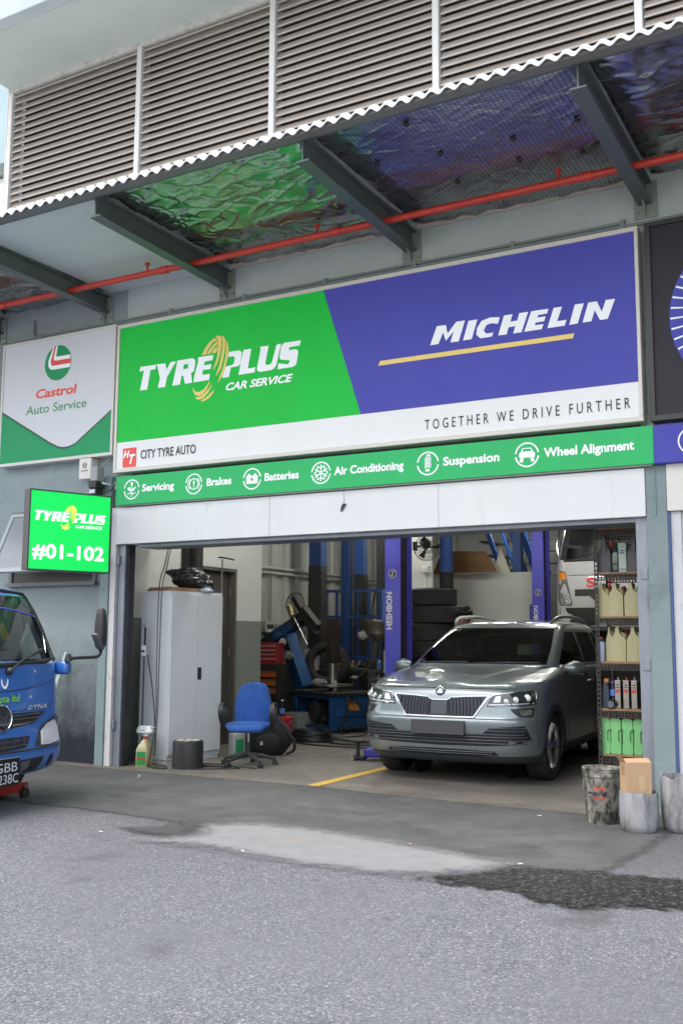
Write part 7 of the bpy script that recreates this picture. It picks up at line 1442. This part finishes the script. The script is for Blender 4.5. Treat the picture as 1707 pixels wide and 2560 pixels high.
def pot(name, label, loc, r, h, ragged, seed):
    t = thing(name, label, "tub", loc, R(seed*40)); n = 56; rr = []
    for z, k in ((0, .78), (.012, .86), (.05, .93), (.12, .985), (.20, 1.0), (h-.02, .995), (h, .985)):
        rr.append([(r*k*math.cos(2*math.pi*j/n)*(1+.02*noise.noise((math.cos(2*math.pi*j/n)*1.5, math.sin(2*math.pi*j/n)*1.5, z*6+seed))), r*k*math.sin(2*math.pi*j/n)*(1+.02*noise.noise((j*.2, z*5, seed))), z+(ragged*noise.noise((math.cos(2*math.pi*j/n)*2.5, math.sin(2*math.pi*j/n)*2.5, seed)) if z > h-.03 else 0)) for j in range(n)])
    rr.append([(p[0]*.95, p[1]*.95, p[2]-.002) for p in rr[-1]]); rr.append([(p[0]*.93, p[1]*.93, .05) for p in rr[-1]])
    MB().rings(rr).build("shell", dirty("weathered_grey_plastic", (.33, .33, .345), (.24, .24, .255), (.085, .08, .075)), t, 50); return t
pot("cut_drum_tub", "weathered grey cut-down tub with carton inside", (3.17, -.80, 0), .142, .29, .012, 2)
t2 = pot("cut_drum_tub", "taller ragged grey tub in front of the pale column", (3.46, -.62, 0), .165, .40, .035, 5)
MB().lathe([(0, .33), (.15, .33), (.15, .335), (0, .34)], n=30, cap=False).build("contents", mat("tub_contents", (.05, .05, .045), .9, col2=(.1, .1, .09), scale=20, bump=.6), t2)
BX = thing("cardboard_carton", "open brown cardboard carton standing in the grey tub", "carton", (3.155, -.80, .20), R(38))
Cb = mat("carton_brown", (.47, .31, .19), .8, col2=(.43, .28, .17), scale=3)
MB().box(-.10, .10, -.055, .055, 0, .30, .002).build("box", Cb, BX)
MB().add([(-.10, -.055, .3005), (-.10, .055, .3005), (-.135, .055, .36), (-.135, -.055, .36), (-.103, -.055, .3005), (-.103, .055, .3005), (-.138, .055, .36), (-.138, -.055, .36)], [(0, 1, 2, 3), (7, 6, 5, 4), (3, 2, 6, 7)]).build("end_flap", Cb, BX)
MB().add([(-.10, -.055, .3005), (.10, -.055, .3005), (.10, .0, .327), (-.10, .0, .327)], [(0, 1, 2, 3), (3, 2, 1, 0)]).build("top_flap", Cb, BX); MB().add([(-.10, .055, .3005), (.10, .055, .3005), (.10, .003, .329), (-.10, .003, .329)], [(0, 1, 2, 3), (3, 2, 1, 0)]).build("top_flap", Cb, BX)
MB().box(.0, .045, -.0562, -.0552, .09, .20).build("tape", mat("tape_tan", (.50, .36, .22), .4), BX); MB().box(-.1012, -.1002, -.03, .025, .20, .275).build("label", mat("label_tan", (.36, .2, .1), .6), BX)
# litter on the ground
LIT = "litter scattered on the concrete"
for k, (x, y, c, lab) in enumerate(((-1.9, -.45, (.6, .6, .58), "white scrap lying in front of the black drum"), (-1.84, -.52, (.6, .6, .58), "white scrap right beside the other one"), (-1.75, -1.05, (.55, .25, .1), "orange cigarette end on the apron before the lorry"), (1.95, -2.15, (.6, .3, .1), "orange scrap at the cement patch's upper edge"), (2.35, -.62, (.62, .62, .62), "white scrap in front of the car's bumper"), (1.1, -2.92, (.65, .65, .62), "white scrap on the asphalt below the cement patch"), (-.15, -2.9, (.65, .65, .65), "white paper scrap on asphalt left of patch"), (-2.55, -1.05, (.55, .28, .12), "orange cigarette end beside the lorry bumper"), (2.8, -2.35, (.65, .65, .65), "tiny white scrap above the puddle"))):
    a = random.random()*3; o = MB().box(-.016, .016, -.006, .006, 0, .005, .0015).build("litter", mat("litter_%s" % ("white" if c[1] > .5 else "orange"), c, .8), None, M=Matrix.Translation((x, y, .012)) @ Matrix.Rotation(a, 4, 'Z')); tag(o, lab, "litter", LIT)
